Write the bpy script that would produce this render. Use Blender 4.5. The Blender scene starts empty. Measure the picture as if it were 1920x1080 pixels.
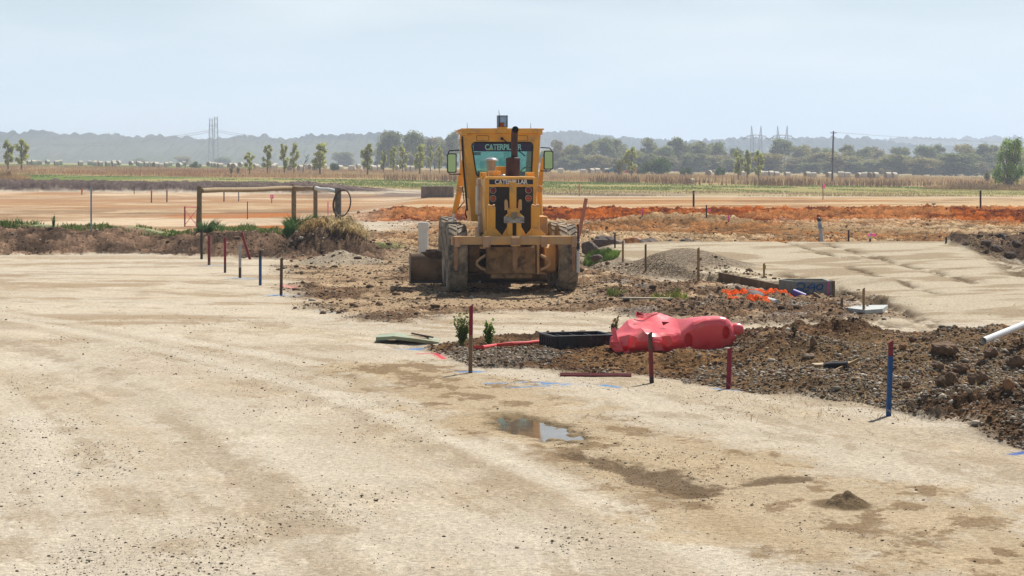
import bpy, math, random
import numpy as np
from mathutils import Vector, Matrix

random.seed(7)
RNG = np.random.default_rng(11)
SC = bpy.context.scene
COL = SC.collection
F, HZ, CX, EYE = 3733.0, 315.0, 960.0, 2.37      # lens in photo pixels, horizon row, centre column, eye height
R = math.radians

# ------------------------------------------------------------------ helpers
def tag(o, label=None, cat=None, group=None, kind=None):
    if label: o['label'] = label
    if cat: o['category'] = cat
    if group: o['group'] = group
    if kind: o['kind'] = kind
    return o

def empty(name, loc, label, cat, group=None, rz=0.0):
    o = bpy.data.objects.new(name, None)
    o.empty_display_size = 0.2
    COL.objects.link(o)
    o.location = loc
    o.rotation_euler = (0, 0, rz)
    return tag(o, label, cat, group)

def link_mesh(name, me, parent=None, mat=None):
    o = bpy.data.objects.new(name, me)
    COL.objects.link(o)
    if parent is not None: o.parent = parent
    if mat is not None:
        me.materials.clear(); me.materials.append(mat)
    return o

def copy_tree(root, loc, rz=0.0, scale=None, label=None, group=None):
    r = root.copy(); COL.objects.link(r)
    r.location = loc; r.rotation_euler = (0, 0, rz)
    if scale: r.scale = scale
    if label: r['label'] = label
    if group: r['group'] = group
    for ch in list(root.children):
        c = ch.copy(); COL.objects.link(c); c.parent = r
        for g in list(ch.children):
            d = g.copy(); COL.objects.link(d); d.parent = c
    return r

class MB:
    """collects shapes, then becomes one mesh object"""
    def __init__(s): s.v = []; s.f = []
    def add(s, vs, fs):
        b = len(s.v)
        s.v += [tuple(v) for v in vs]
        s.f += [tuple(i + b for i in f) for f in fs]
        return s
    def box(s, c, d, rx=0, ry=0, rz=0, taper=1.0):
        M = Matrix.Translation(c) @ Matrix.Rotation(rz, 4, 'Z') @ Matrix.Rotation(ry, 4, 'Y') @ Matrix.Rotation(rx, 4, 'X')
        x, y, z = d[0] / 2, d[1] / 2, d[2] / 2
        t = taper
        vs = [(-x*t,-y*t,-z),(x*t,-y*t,-z),(x*t,y*t,-z),(-x*t,y*t,-z),(-x,-y,z),(x,-y,z),(x,y,z),(-x,y,z)]
        return s.add([M @ Vector(v) for v in vs], [(0,3,2,1),(4,5,6,7),(0,1,5,4),(1,2,6,5),(2,3,7,6),(3,0,4,7)])
    def b2(s, x0, x1, y0, y1, z0, z1):
        return s.box(((x0+x1)/2, (y0+y1)/2, (z0+z1)/2), (abs(x1-x0), abs(y1-y0), abs(z1-z0)))
    def tube(s, pts, r, n=8, caps=True):
        pts = [Vector(p) for p in pts]
        rs = r if isinstance(r, (list, tuple)) else [r] * len(pts)
        vs = []; fs = []
        up = None
        for i, p in enumerate(pts):
            a = pts[max(i-1, 0)]; b = pts[min(i+1, len(pts)-1)]
            t = (b - a).normalized()
            if up is None:
                up = Vector((0,0,1)) if abs(t.z) < .9 else Vector((0,1,0))
            u = t.cross(up)
            if u.length < 1e-5: u = t.cross(Vector((1,0,0.3)))
            u.normalize(); w = u.cross(t).normalized(); up = w
            for k in range(n):
                q = 2*math.pi*k/n
                vs.append(p + (u*math.cos(q) + w*math.sin(q))*rs[i])
        for i in range(len(pts)-1):
            for k in range(n):
                a = i*n+k; b = i*n+(k+1) % n
                fs.append((a, b, b+n, a+n))
        if caps:
            fs.append(tuple(reversed(range(n)))); fs.append(tuple(range((len(pts)-1)*n, len(pts)*n)))
        return s.add(vs, fs)
    def lathe(s, prof, c, axis='Z', n=24):
        """prof: (radius, height) list"""
        vs = []; fs = []
        for (r, h) in prof:
            for k in range(n):
                q = 2*math.pi*k/n
                a, b = r*math.cos(q), r*math.sin(q)
                v = {'Z': (a, b, h), 'X': (h, a, b), 'Y': (b, h, a)}[axis]
                vs.append((v[0]+c[0], v[1]+c[1], v[2]+c[2]))
        for i in range(len(prof)-1):
            for k in range(n):
                a = i*n+k; b = i*n+(k+1) % n
                fs.append((a, b, b+n, a+n))
        fs.append(tuple(reversed(range(n)))); fs.append(tuple(range((len(prof)-1)*n, len(prof)*n)))
        return s.add(vs, fs)
    def prism(s, pts, y0, y1, plane='XZ'):
        """2-D outline pushed along the third axis"""
        n = len(pts)
        def m(p, t): return {'XZ': (p[0], t, p[1]), 'YZ': (t, p[0], p[1]), 'XY': (p[0], p[1], t)}[plane]
        vs = [m(p, y0) for p in pts] + [m(p, y1) for p in pts]
        fs = [tuple(range(n)), tuple(reversed(range(n, 2*n)))]
        for i in range(n):
            j = (i+1) % n
            fs.append((i, i+n, j+n, j))
        return s.add(vs, fs)
    def build(s, name, mat, parent=None, smooth=False, bevel=0.0, seg=2):
        me = bpy.data.meshes.new(name)
        me.from_pydata(s.v, [], s.f)
        import bmesh
        bm = bmesh.new(); bm.from_mesh(me)
        bmesh.ops.recalc_face_normals(bm, faces=bm.faces)
        bm.to_mesh(me); bm.free()
        if smooth:
            me.polygons.foreach_set('use_smooth', [True]*len(me.polygons))
            me.set_sharp_from_angle(angle=R(40))
        o = link_mesh(name, me, parent, mat)
        if bevel > 0:
            m = o.modifiers.new('bevel', 'BEVEL'); m.width = bevel; m.segments = seg; m.limit_method = 'ANGLE'; m.angle_limit = R(35)
        return o

def np_mesh(name, V, Fc, mat, parent=None, col=None, extra=None, smooth=False):
    """numpy vertices and equal-sided faces -> one mesh object"""
    me = bpy.data.meshes.new(name)
    V = np.asarray(V, np.float32); Fc = np.asarray(Fc, np.int32)
    k = Fc.shape[1]
    me.vertices.add(len(V)); me.vertices.foreach_set('co', V.ravel())
    me.loops.add(Fc.size); me.loops.foreach_set('vertex_index', Fc.ravel())
    me.polygons.add(len(Fc))
    me.polygons.foreach_set('loop_start', np.arange(0, Fc.size, k, dtype=np.int32))
    me.polygons.foreach_set('loop_total', np.full(len(Fc), k, np.int32))
    if smooth: me.polygons.foreach_set('use_smooth', np.ones(len(Fc), bool))
    me.update(calc_edges=True)
    if col is not None:
        a = me.color_attributes.new('Col', 'FLOAT_COLOR', 'POINT')
        c = np.ones((len(V), 4), np.float32); c[:, :3] = col
        a.data.foreach_set('color', c.ravel())
    if extra is not None:
        a = me.attributes.new('Rg', 'FLOAT', 'POINT')
        a.data.foreach_set('value', np.asarray(extra, np.float32))
    me.validate()
    return link_mesh(name, me, parent, mat)

# ------------------------------------------------------------------ noise
def _hash(ix, iy, s):
    n = ix.astype(np.uint32)*np.uint32(374761393) + iy.astype(np.uint32)*np.uint32(668265263) + np.uint32((s*2654435761) & 0xffffffff)
    n = (n ^ (n >> np.uint32(13)))*np.uint32(1274126177)
    n = (n ^ (n >> np.uint32(15)))*np.uint32(2246822519)
    n = n ^ (n >> np.uint32(16))
    return (n & np.uint32(0xffffff)).astype(np.float32)*(2.0/16777215.0) - 1.0

def vn(x, y, s=0):
    x = np.asarray(x, np.float64); y = np.asarray(y, np.float64)
    fx = np.floor(x); fy = np.floor(y)
    ix = fx.astype(np.int64) & 0xffffffff; iy = fy.astype(np.int64) & 0xffffffff
    u = (x-fx).astype(np.float32); v = (y-fy).astype(np.float32)
    u = u*u*u*(u*(u*6-15)+10); v = v*v*v*(v*(v*6-15)+10)
    jx = (ix+1) & 0xffffffff; jy = (iy+1) & 0xffffffff
    a = _hash(ix, iy, s); b = _hash(jx, iy, s); c = _hash(ix, jy, s); d = _hash(jx, jy, s)
    return (a+(b-a)*u)*(1-v) + (c+(d-c)*u)*v

def fbm(x, y, s=0, o=3, g=.5):
    r = 0; a = 1.0; t = 0
    for i in range(o):
        r = r + a*vn(x*2**i + 17.3*i, y*2**i - 9.1*i, s+i*7); t += a; a *= g
    return r/t

def ss(a, b, x):
    t = np.clip((x-a)/(b-a), 0, 1)
    return t*t*(3-2*t)

def sdpoly(X, Y, P):
    """signed distance, positive inside"""
    d = np.full(X.shape, 1e9); ins = np.zeros(X.shape, bool)
    n = len(P)
    for i in range(n):
        x0, y0 = P[i]; x1, y1 = P[(i+1) % n]
        ex, ey = x1-x0, y1-y0
        t = np.clip(((X-x0)*ex+(Y-y0)*ey)/(ex*ex+ey*ey+1e-12), 0, 1)
        d = np.minimum(d, (X-x0-t*ex)**2+(Y-y0-t*ey)**2)
        if y0 != y1:
            c = ((y0 > Y) != (y1 > Y)) & (X < (x1-x0)*(Y-y0)/(y1-y0)+x0)
            ins ^= c
    d = np.sqrt(d)
    return np.where(ins, d, -d)

def dline(X, Y, P):
    d = np.full(X.shape, 1e9)
    for (x0, y0), (x1, y1) in zip(P[:-1], P[1:]):
        ex, ey = x1-x0, y1-y0
        t = np.clip(((X-x0)*ex+(Y-y0)*ey)/(ex*ex+ey*ey+1e-12), 0, 1)
        d = np.minimum(d, (X-x0-t*ex)**2+(Y-y0-t*ey)**2)
    return np.sqrt(d)

def G(px, py, z=0.0):
    Y = (EYE-z)*F/(py-HZ)
    return ((px-CX)/F*Y, Y)

def at(px, py, Y):
    return Vector(((px-CX)/F*Y, Y, EYE-(py-HZ)/F*Y))

# ------------------------------------------------------------------ materials
MATS = {}
def mat(name, col, rough=.6, metal=0.0, var=.15, scale=6.0, spec=.35, bump=0.0, bscale=40.0, dirt=None, dirt_amt=0.0, dscale=3.0, transl=0.0, dz=False):
    if name in MATS: return MATS[name]
    m = bpy.data.materials.new(name); m.use_nodes = True
    nt = m.node_tree; N = nt.nodes; L = nt.links
    b = N['Principled BSDF']
    b.inputs['Roughness'].default_value = rough; b.inputs['Metallic'].default_value = metal
    b.inputs['Specular IOR Level'].default_value = spec
    tc = N.new('ShaderNodeTexCoord')
    nz = N.new('ShaderNodeTexNoise'); nz.inputs['Scale'].default_value = scale; nz.inputs['Detail'].default_value = 6
    L.new(tc.outputs['Object'], nz.inputs['Vector'])
    mr = N.new('ShaderNodeMapRange'); mr.inputs['From Min'].default_value = .25; mr.inputs['From Max'].default_value = .75
    mr.inputs['To Min'].default_value = 1-var; mr.inputs['To Max'].default_value = 1+var
    L.new(nz.outputs['Fac'], mr.inputs['Value'])
    mx = N.new('ShaderNodeMix'); mx.data_type = 'RGBA'; mx.blend_type = 'MULTIPLY'; mx.inputs['Factor'].default_value = 1
    mx.inputs[6].default_value = (*col, 1)
    L.new(mr.outputs['Result'], mx.inputs[7])
    out = mx.outputs[2]
    if dirt:
        n2 = N.new('ShaderNodeTexNoise'); n2.inputs['Scale'].default_value = dscale; n2.inputs['Detail'].default_value = 9; n2.inputs['Roughness'].default_value = .7
        L.new(tc.outputs['Object'], n2.inputs['Vector'])
        r2 = N.new('ShaderNodeMapRange'); r2.inputs['From Min'].default_value = .62-.3*dirt_amt; r2.inputs['From Max'].default_value = .78-.2*dirt_amt
        L.new(n2.outputs['Fac'], r2.inputs['Value'])
        m2 = N.new('ShaderNodeMix'); m2.data_type = 'RGBA'; m2.inputs[7].default_value = (*dirt, 1)
        L.new(r2.outputs['Result'], m2.inputs[0]); L.new(out, m2.inputs[6]); out = m2.outputs[2]
        rr = N.new('ShaderNodeMapRange'); rr.inputs['To Min'].default_value = rough; rr.inputs['To Max'].default_value = .9
        L.new(r2.outputs['Result'], rr.inputs['Value']); L.new(rr.outputs['Result'], b.inputs['Roughness'])
    L.new(out, b.inputs['Base Color'])
    if bump > 0:
        n3 = N.new('ShaderNodeTexNoise'); n3.inputs['Scale'].default_value = bscale; n3.inputs['Detail'].default_value = 5
        L.new(tc.outputs['Object'], n3.inputs['Vector'])
        bp = N.new('ShaderNodeBump'); bp.inputs['Strength'].default_value = bump; bp.inputs['Distance'].default_value = .02
        L.new(n3.outputs['Fac'], bp.inputs['Height']); L.new(bp.outputs['Normal'], b.inputs['Normal'])
    if transl > 0:
        tr = N.new('ShaderNodeBsdfTranslucent'); L.new(out, tr.inputs['Color'])
        ms = N.new('ShaderNodeMixShader'); ms.inputs[0].default_value = transl
        L.new(b.outputs[0], ms.inputs[1]); L.new(tr.outputs[0], ms.inputs[2])
        L.new(ms.outputs[0], N['Material Output'].inputs['Surface'])
    MATS[name] = m
    return m

def leaf_mat(name, transl=.35, rough=.6, mul=(1,1,1)):
    if name in MATS: return MATS[name]
    m = bpy.data.materials.new(name); m.use_nodes = True
    N = m.node_tree.nodes; L = m.node_tree.links
    b = N['Principled BSDF']; b.inputs['Roughness'].default_value = rough; b.inputs['Specular IOR Level'].default_value = .06
    a = N.new('ShaderNodeVertexColor'); a.layer_name = 'Col'
    mx = N.new('ShaderNodeMix'); mx.data_type = 'RGBA'; mx.blend_type = 'MULTIPLY'; mx.inputs[0].default_value = 1
    mx.inputs[7].default_value = (*mul, 1); L.new(a.outputs['Color'], mx.inputs[6])
    L.new(mx.outputs[2], b.inputs['Base Color'])
    t = N.new('ShaderNodeBsdfTranslucent'); L.new(mx.outputs[2], t.inputs['Color'])
    ms = N.new('ShaderNodeMixShader'); ms.inputs[0].default_value = transl
    L.new(b.outputs[0], ms.inputs[1]); L.new(t.outputs[0], ms.inputs[2]); L.new(ms.outputs[0], N['Material Output'].inputs['Surface'])
    MATS[name] = m
    return m
# ------------------------------------------------------------------ terrain: heights
def PX(pts, z=0.0): return [G(a, b, z) for a, b in pts]

BERM = PX([(775,655),(830,674),(880,691),(1020,694),(1080,706),(1200,707),(1290,723),(1380,736),(1500,746),(1600,758),(1680,776),(1760,801),(1840,826),(1920,851),(2150,905),
           (2300,645),(1920,642),(1700,640),(1500,640),(1400,637),(1330,630),(1150,624),(1000,629),(900,634),(840,642)])
RUB = PX([(530,497),(560,560),(625,590),(700,602),(760,606),(850,590),(1000,583),(1130,588),(1250,600),(1400,608),(1560,609),(1640,592),(1600,560),(1480,545),(1360,525),(1250,535),(1130,510),(1090,478),(1095,436),(700,436),(560,470)])
RPAD = [(4.1,39.6),(3.5,41.5),(2.9,44),(2.3,48),(2.6,51.3),(4,52.5),(11.6,52.8),(11.2,47),(11.0,43),(12.5,40),(20,37),(20,31),(6.6,31),(6.35,35.5),(6.1,37.6),(5.2,38.4)]
WETPATH = PX([(735,690),(850,725),(980,780),(1120,830),(1250,865),(1400,915),(1560,935),(1750,960)])
WET2 = PX([(1280,880),(1420,985),(1600,1020),(1900,1060)])
RUTS = (([(1470,465),(1540,481),(1600,489)],.16),([(1545,468),(1590,477),(1700,498),(1830,520)],.30),([(1590,499),(1700,524),(1760,534)],.22),([(1470,508),(1560,528),(1640,545),(1705,562),(1738,580),(1690,597)],.42),
        ([(1800,459),(1860,482),(1925,512)],.55),([(1560,560),(1640,572),(1700,588)],.4),([(1500,545),(1620,548),(1700,540)],.25),([(1720,500),(1830,503)],.15),([(1150,595),(1300,598),(1500,612)],.25),([(1700,602),(1900,598)],.3))
SKID = PX([(1065,852),(1150,870),(1230,905),(1295,925)])
SKID2 = PX([(1240,885),(1290,912),(1330,920),(1400,905),(1490,898)])
BANKX = np.array([-60,-22,-13.9,-10.4,-6.65,-5.4,-3.0]); BANKY = np.array([54,54,53.9,54.9,51.9,51.2,50.5])
AX = np.array([-60,-20,-11.6,-10.9,-10.2,-9.5,-8.4,-6.0,-5.0,-3.6,-2.2]); AA = np.array([.60,.60,.58,.44,.30,.44,.54,.50,.34,.18,0])

def bump(X, Y, cx, cy, rx, ry, h, p=1.0):
    r = np.sqrt(((X-cx)/rx)**2+((Y-cy)/ry)**2)
    return h*np.clip(1-r, 0, 1)**p if p != 2 else h*np.exp(-2*r*r)

def terrain(X, Y, full=False):
    X = np.asarray(X, np.float64); Y = np.asarray(Y, np.float64)
    n1 = fbm(X*.9, Y*.9, 3, 3); n2 = fbm(X*3.1, Y*3.1, 5, 3); n0 = fbm(X*.22, Y*.22, 9, 3)
    clod = np.abs(fbm(X*1.9, Y*1.5, 21, 2)); clod2 = np.abs(fbm(X*5.5, Y*5.0, 25, 2)); clod3 = np.abs(vn(X*14, Y*12, 31))
    jit = n1*.25 + n2*.10
    near = Y < 75
    def only(mask, fn):
        o = np.full(X.shape, -1e3)
        if mask.any(): o[mask] = fn(X[mask], Y[mask])
        return o
    sb = only((Y < 40) & (X > -3), lambda x, y: sdpoly(x, y, BERM)) + np.where(Y < 40, jit*.5, 0)
    sr = only((Y > 26) & (Y < 85), lambda x, y: sdpoly(x, y, RUB)) + jit*1.2
    sp = only((Y > 28) & (Y < 60) & (X > 0), lambda x, y: sdpoly(x, y, RPAD)) + jit*.25
    z = np.zeros(X.shape)
    rough = np.full(X.shape, .010)
    # tilt of the far fields
    tf = ss(130, 210, Y)
    yc = np.minimum(Y, 800.); xc = np.clip(X, -260, 260)
    z += tf*(-.0125*xc + .0034*(yc-145)) - ss(700, 1600, Y)*6.0
    # left bank
    by = np.interp(X, BANKX, BANKY); t = Y-by-jit*.8
    A = np.interp(X, AX, AA)
    bank = A*ss(0, 3.2, t)*(1-.85*ss(5.5, 15, t))*(1+.18*n1)
    z += np.where(near | (Y < 80), bank, 0)
    m_bank = ss(-.2, .35, t)*(1-ss(4.4, 6.2, t+jit*2))*ss(.05, .2, A)
    m_bgrass = ss(3.2, 5.2, t+jit*2)*(1-ss(7.5, 12, t))*ss(.05, .2, A)
    rough += .10*m_bank
    # grassy mound at the end of the bank, and the little gravel heap before it
    z += bump(X, Y, -4.75, 53.6, 1.25, 1.2, .55, .8)*(1+.2*n2)
    m_mound = np.clip(bump(X, Y, -4.6, 53.4, 2.3, 2.2, 1.6), 0, 1); rough += .13*m_mound
    z += bump(X, Y, -4.25, 49.6, 1.25, 1.5, .32, 1.1)
    m_heap = ss(0, .25, bump(X, Y, -4.25, 49.6, 1.3, 1.6, 1.0))
    # rough earth round the machine
    m_rub = ss(-.5, .5, sr)*(Y < 85)
    rough += .065*m_rub*ss(-.45, .25, n0+.2*n1+.1)
    z += m_rub*.05*n1
    # second right-hand rubble between track and pad
    m_rr = m_rub*ss(1.0, 2.2, X-.02*(Y-40)); rough += .05*m_rr; z += m_rr*.06
    # right pad
    w = .14 + 1.0*ss(40.5, 43.5, Y)
    m_pad = ss(0, 1, (sp+w)/w)
    zp = .42*np.clip((Y-31)/21.5, 0, 1.05)
    z += m_pad*(zp + .025*n0)
    m_padc = ss(-.35, .1, sp)
    hp = bump(X, Y, 3.75, 42.9, 1.55, 1.9, .42, 2); z += hp
    m_hp = ss(.03, .12, hp)
    z += bump(X, Y, 4.9, 46.5, 1.6, 1.2, .10, 2) + bump(X, Y, 6.3, 34.6, 1.2, .8, .10, 2) + bump(X, Y, 6.9, 38.4, 1.3, 1.0, .13, 2)
    rough -= .006*m_padc
    # dark clod pile at the right
    pil = bump(X, Y, 14.3, 51.0, 3.1, 4.6, .95, .7)*(1+.3*n1); z += pil
    m_pil = ss(.03, .15, pil); rough += .14*m_pil
    # foreground berm of spoil
    pxx = X/Y*F+CX
    am = np.interp(pxx, [760,860,1000,1120,1200,1290,1340,1450,1600,1900,2200], [.20,.22,.20,.16,.14,.16,.26,.90,1.0,1.05,1.2])
    m_berm = ss(-.05, .25, sb)
    hb = am*(.10*ss(0, .5, sb) + .21*ss(.2, 2.8, sb))*(1+.35*n1)
    z += hb; rough += m_berm*(.03+.10*np.clip(am, .2, 1)*ss(-.35, .2, n0+.3*n1+.1)); z += m_berm*am*.10*n1
    z += bump(X, Y, 2.15, 23.9, .75, .80, .13, 2)
    z -= bump(X, Y, 5.2, 22.0, 1.6, 1.2, .10, 2)
    z += bump(X, Y, 4.7, 17.8, 1.3, .55, .12, 2)*(X > 3.2)      # graded windrow at the front foot
    # low mounds
    z += bump(X, Y, 2.36, 14.0, .15, .17, .055, .6)*(1+.7*n2+.7*n1+1.2*(clod3-.3))
    m_sm = ss(.0, .03, bump(X, Y, 2.32, 14.0, .26, .3, .085))
    # middle distance
    m_mid = ss(55, 60, Y)*(1-ss(86, 92, Y))*ss(-6, -2, X)
    rough += .11*m_mid*ss(-.5, .3, n0+.2) + .03*m_mid
    z += m_mid*.10*n0
    for cx, cy, rx, ry, h in ((5.5,80,2.6,3,.42),(8.2,79,3.0,3,.36),(10.6,74,2.6,3,.2),(3.4,77,2,2.5,.18)):
        z += bump(X, Y, cx, cy, rx, ry, h, 2)*(1+.2*n2)
    # orange spoil ridge, road behind it
    lead = ss(-9.5, -5.0, X)
    yr = 88+n0*2.0-2.5*ss(4, 14, X)*0
    rid = ss(0, 6, Y-yr)*(1-ss(48, 75, Y-yr))
    z += lead*(.40+(.10*n1+.14*n0)*(1-ss(96, 99, Y)))*rid
    m_rid = lead*ss(-.6, .8, Y-yr+jit*2)*(1-ss(9.5, 11.5, Y-yr+jit*2)); rough += .15*m_rid; z += m_rid*(.18*np.abs(fbm(X*.6, Y*.45, 151, 3))-.08)
    m_oroad = lead*ss(9.5, 11, Y-yr)*(1-ss(40, 52, Y+jit*10-yr))
    # dark topsoil ridge on the left
    dk = ss(172, 176, Y+n0*4)*(1-ss(186, 192, Y+n0*4))*(1-ss(-20, -8, X)); z += .62*dk*(1+.3*n1); rough += .2*dk
    m_dk2 = ss(150, 165, Y+n0*10)*(1-ss(178, 200, Y+n0*10))*ss(-22, -12, X)*(1-ss(18, 40, X))
    # left sandy pad
    m_sand = (1-ss(-9.5, -5.5, X))*ss(60, 66, Y)*(1-ss(168, 174, Y+n0*3))
    # puddle hollow
    pud = np.sqrt(((X-.20+.30*(Y-18.25))/.34)**2+((Y-18.25)/.95)**2) + .24*n1 + .22*n2 + .5*(clod2-.2)
    z -= .035*(1-ss(.75, 1.15, pud))
    z -= bump(X, Y, 5.35, 36.1, 1.1, 1.0, .15, 2) + bump(X, Y, -1.30, 26.55, .40, .35, .12, 2)
    # roughness into height; wheel ruts
    z += rough*(1.1*clod + .7*clod2 + .35*clod3 - .35)
    rut = vn(X*.12+.3*n0, Y*1.6+X*.10, 77)
    z += .022*np.abs(rut)*ss(28, 30, Y)*(1-ss(33, 38, Y))*(1-m_rub)*ss(-6, -2, X)
    z += m_padc*.018*fbm(X*.35+Y*.25, (Y-.55*X)*1.1, 61, 3)
    for pts, w_ in RUTS:
        mk_ = (Y > 28) & (Y < 60) & (X > 1.5)
        if mk_.any(): z[mk_] -= .045*np.exp(-((dline(X[mk_], Y[mk_], PX(pts, .25))+.16*n2[mk_]+.10*n1[mk_])/(w_*.55))**2)*(.6+1.5*clod2[mk_])
    z -= .03*np.exp(-(dline(X, Y, SKID)/.16)**2)*(Y < 22) + .02*np.exp(-(dline(X, Y, SKID2)/.14)**2)*(Y < 22)
    if not full: return z
    return z, dict(n0=n0, n1=n1, n2=n2, clod=clod, clod2=clod2, clod3=clod3, jit=jit, t=t, m_bank=m_bank, m_bgrass=m_bgrass, m_mound=m_mound, m_heap=m_heap,
                   m_rub=m_rub, m_rr=m_rr, m_padc=m_padc, m_pad=m_pad, m_hp=m_hp, m_pil=m_pil, m_berm=m_berm, m_mid=m_mid, m_rid=m_rid, m_oroad=m_oroad,
                   dk=dk, m_dk2=m_dk2, m_sand=m_sand, pud=pud, m_sm=m_sm, rough=rough, sb=sb, rut=rut, am=am, by=by)

_RT = np.concatenate([np.linspace(10, 100, 1100), np.geomspace(100.2, 1500, 700)])
def hit(px, py, lo=10.0):
    """where the line of sight through a photo pixel meets the ground"""
    Y = _RT[_RT >= lo]
    X = (px-CX)/F*Y
    g = terrain(X, Y); r = EYE-(py-HZ)/F*Y
    k = np.nonzero(r <= g)[0]
    if len(k) == 0: return None
    i = k[0]
    if i == 0: y = Y[0]
    else:
        a = r[i-1]-g[i-1]; b = r[i]-g[i]
        y = Y[i-1]+(Y[i]-Y[i-1])*a/(a-b)
    x = (px-CX)/F*y
    return Vector((x, y, float(terrain(np.array([x]), np.array([y]))[0])))

def gz(x, y): return float(terrain(np.array([x]), np.array([y]))[0])

# ------------------------------------------------------------------ terrain: mesh and colour
def C(*c): return np.array(c, np.float32)
def mixc(a, b, m): return a + (b-a)*np.clip(m, 0, 1)[:, None]

def build_ground():
    p = np.concatenate([np.arange(860, 540, -1.1), np.arange(540, 150, -.62), np.arange(150, 66, -.42), np.arange(66, 36, -.2)])
    rows = np.concatenate([[3, 5, 7, 9], EYE*F/p, np.geomspace(248, 900, 70), np.geomspace(960, 9000, 16)])
    q = np.concatenate([np.linspace(-2900, -1150, 70), np.arange(-1140, 1140, 1.9), np.linspace(1150, 2900, 70)])
    T, Yg = np.meshgrid(q/F, rows)
    X = (T*Yg).ravel(); Y = Yg.ravel()
    z = np.empty(X.shape); M = {}
    ch = 200000
    parts = []
    for i in range(0, len(X), ch):
        zz, mm = terrain(X[i:i+ch], Y[i:i+ch], True); z[i:i+ch] = zz; parts.append(mm)
    M = {k: np.concatenate([a[k] for a in parts]) for k in parts[0]}
    n0, n1, n2, clod, clod2, clod3, jit = (M[k] for k in ('n0','n1','n2','clod','clod2','clod3','jit'))
    # base: crushed rock pad
    c = np.tile(C(.435,.372,.285), (len(X), 1))
    big = fbm(X*.35, Y*.35, 41, 7, .68); dYc = np.clip(Y-11, 0, 40); uu = X+.25*dYc+.0115*dYc*dYc; st = fbm(uu*.9, Y*.05, 47, 6, .7); st2 = fbm(uu*2.4, Y*.10, 49, 6, .72)
    c = mixc(c, C(.385,.305,.205), ss(-.05, .35, .6*big+.8*st)*.55)
    c = mixc(c, C(.475,.415,.325), ss(.0, .3, -.5*big+.9*st2)*.5)
    c = mixc(c, C(.29,.22,.14), ss(.10, .30, .5*fbm(X*1.6, Y*1.0, 55, 6, .68)+.3*big+.5*st2)*.55)
    # cross streaks on the far half of the pad and on the track
    far = ss(24, 30, Y)*(1-ss(50, 58, Y))
    sx = fbm(X*.42+.9*n0+.22*Y, (Y+.5*n0)*.75, 63, 6, .62)
    c = mixc(c, C(.29,.21,.128), far*ss(.02, .20, sx)*.65)
    c = mixc(c, C(.52,.44,.32), far*ss(.05, .3, -sx)*.45)
    arc = np.abs(np.hypot(X+9.0, Y-37.0)-5.2-.3*n0); arcs = np.exp(-((arc-.15)/.10)**2)+np.exp(-((arc-.45)/.10)**2)+np.exp(-((arc-1.9)/.16)**2)
    c = mixc(c, C(.22,.16,.10), np.clip(arcs, 0, 1)*ss(-.2, .3, n0+.3*n2)*.55*(X < -4)*(Y > 38)*(Y < 45))
    # wheel tracks curving over the pad
    tr = np.zeros(X.shape); tl = np.zeros(X.shape)
    dY = np.clip(Y-11, 0, 30)
    for i, (x0_, a1, a2, w_, s_) in enumerate(((-.9,.20,.0105,.30,1),(.9,.20,.0105,.30,1),(-2.6,.16,.012,.26,-1),(-.1,.26,.013,.34,-1),(2.2,.30,.011,.30,1),(3.6,.30,.012,.28,-1),(4.6,.42,.012,.30,1),(-4.6,.10,.012,.28,1),(1.5,.24,.011,.24,-1),(5.9,.45,.0115,.26,1))):
        f_ = x0_-a1*dY-a2*dY*dY; sl_ = -a1-2*a2*dY; d_ = (X-f_)/np.sqrt(1+sl_*sl_)
        tex = .55+.45*np.sign(vn(X*7+i, Y*2.2, 160+i))*ss(-.2, .5, vn(X*.5, Y*.35, 170+i))
        pk = np.exp(-(d_/(w_*.75))**4)*ss(-.5, .0, fbm(X*.2+i*3, Y*.1, 180+i, 2))
        if s_ > 0: tr = np.maximum(tr, pk*tex)
        else: tl = np.maximum(tl, pk)
    fadeY = (1-ss(34, 40, Y))*(Y > 3)
    c = mixc(c, C(.30,.24,.165), tr*fadeY*.60); c = mixc(c, C(.50,.44,.345), tl*fadeY*.60)
    # damp sandy patch round the puddle
    wd = np.minimum(dline(X, Y, WETPATH), dline(X, Y, WET2)+.15)
    nearm = Y < 26
    fine_ = fbm(X*4.2, Y*2.6, 73, 5, .7); wm = (1-ss(.45, 1.05, wd+.5*n1+.25*n2+.7*fine_))*nearm
    c = mixc(c, C(.35,.262,.155), wm*.65)
    c = mixc(c, C(.185,.125,.072), wm*ss(.02, .16, fbm(X*2.6, Y*1.8, 71, 7, .72)+.25*n1)*.8)
    sk = np.exp(-(dline(X, Y, SKID)/.20)**2)+np.exp(-(dline(X, Y, SKID2)/.15)**2)*.8
    c = mixc(c, C(.115,.078,.048), ss(.2, .95, sk+1.6*fine_-.05)*ss(.12, .35, sk)*nearm*.85)
    c = mixc(c, C(.15,.108,.065), M['m_sm'])
    c = mixc(c, C(.16,.115,.065), (1-ss(.9, 1.45, M['pud']))*(Y < 22)*.75)
    # rough brown earth
    pile = C(.150,.094,.056); tan = C(.31,.222,.137); dark = C(.070,.045,.029)
    br = mixc(np.tile(tan, (len(X), 1)), pile, ss(-.25, .2, n0+.4*n1+.2*n2))
    br = mixc(br, dark, ss(.1, .45, n1+.4*n2)*.6)
    c = c*(1-M['m_rub'][:, None]) + br*M['m_rub'][:, None]
    c = mixc(c, C(.135,.088,.055), M['m_rr']*ss(-.5, .1, n1+.3*n2)*.85)
    c = mixc(c, C(.24,.215,.185), M['m_rr']*ss(.25, .5, fbm(X*.9+4, Y*.9, 83, 3))*.5)
    # right pad
    c = mixc(c, C(.415,.352,.255), M['m_padc'])
    ps = fbm(X*.35+Y*.25, (Y-.55*X)*1.1, 61, 3)
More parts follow.
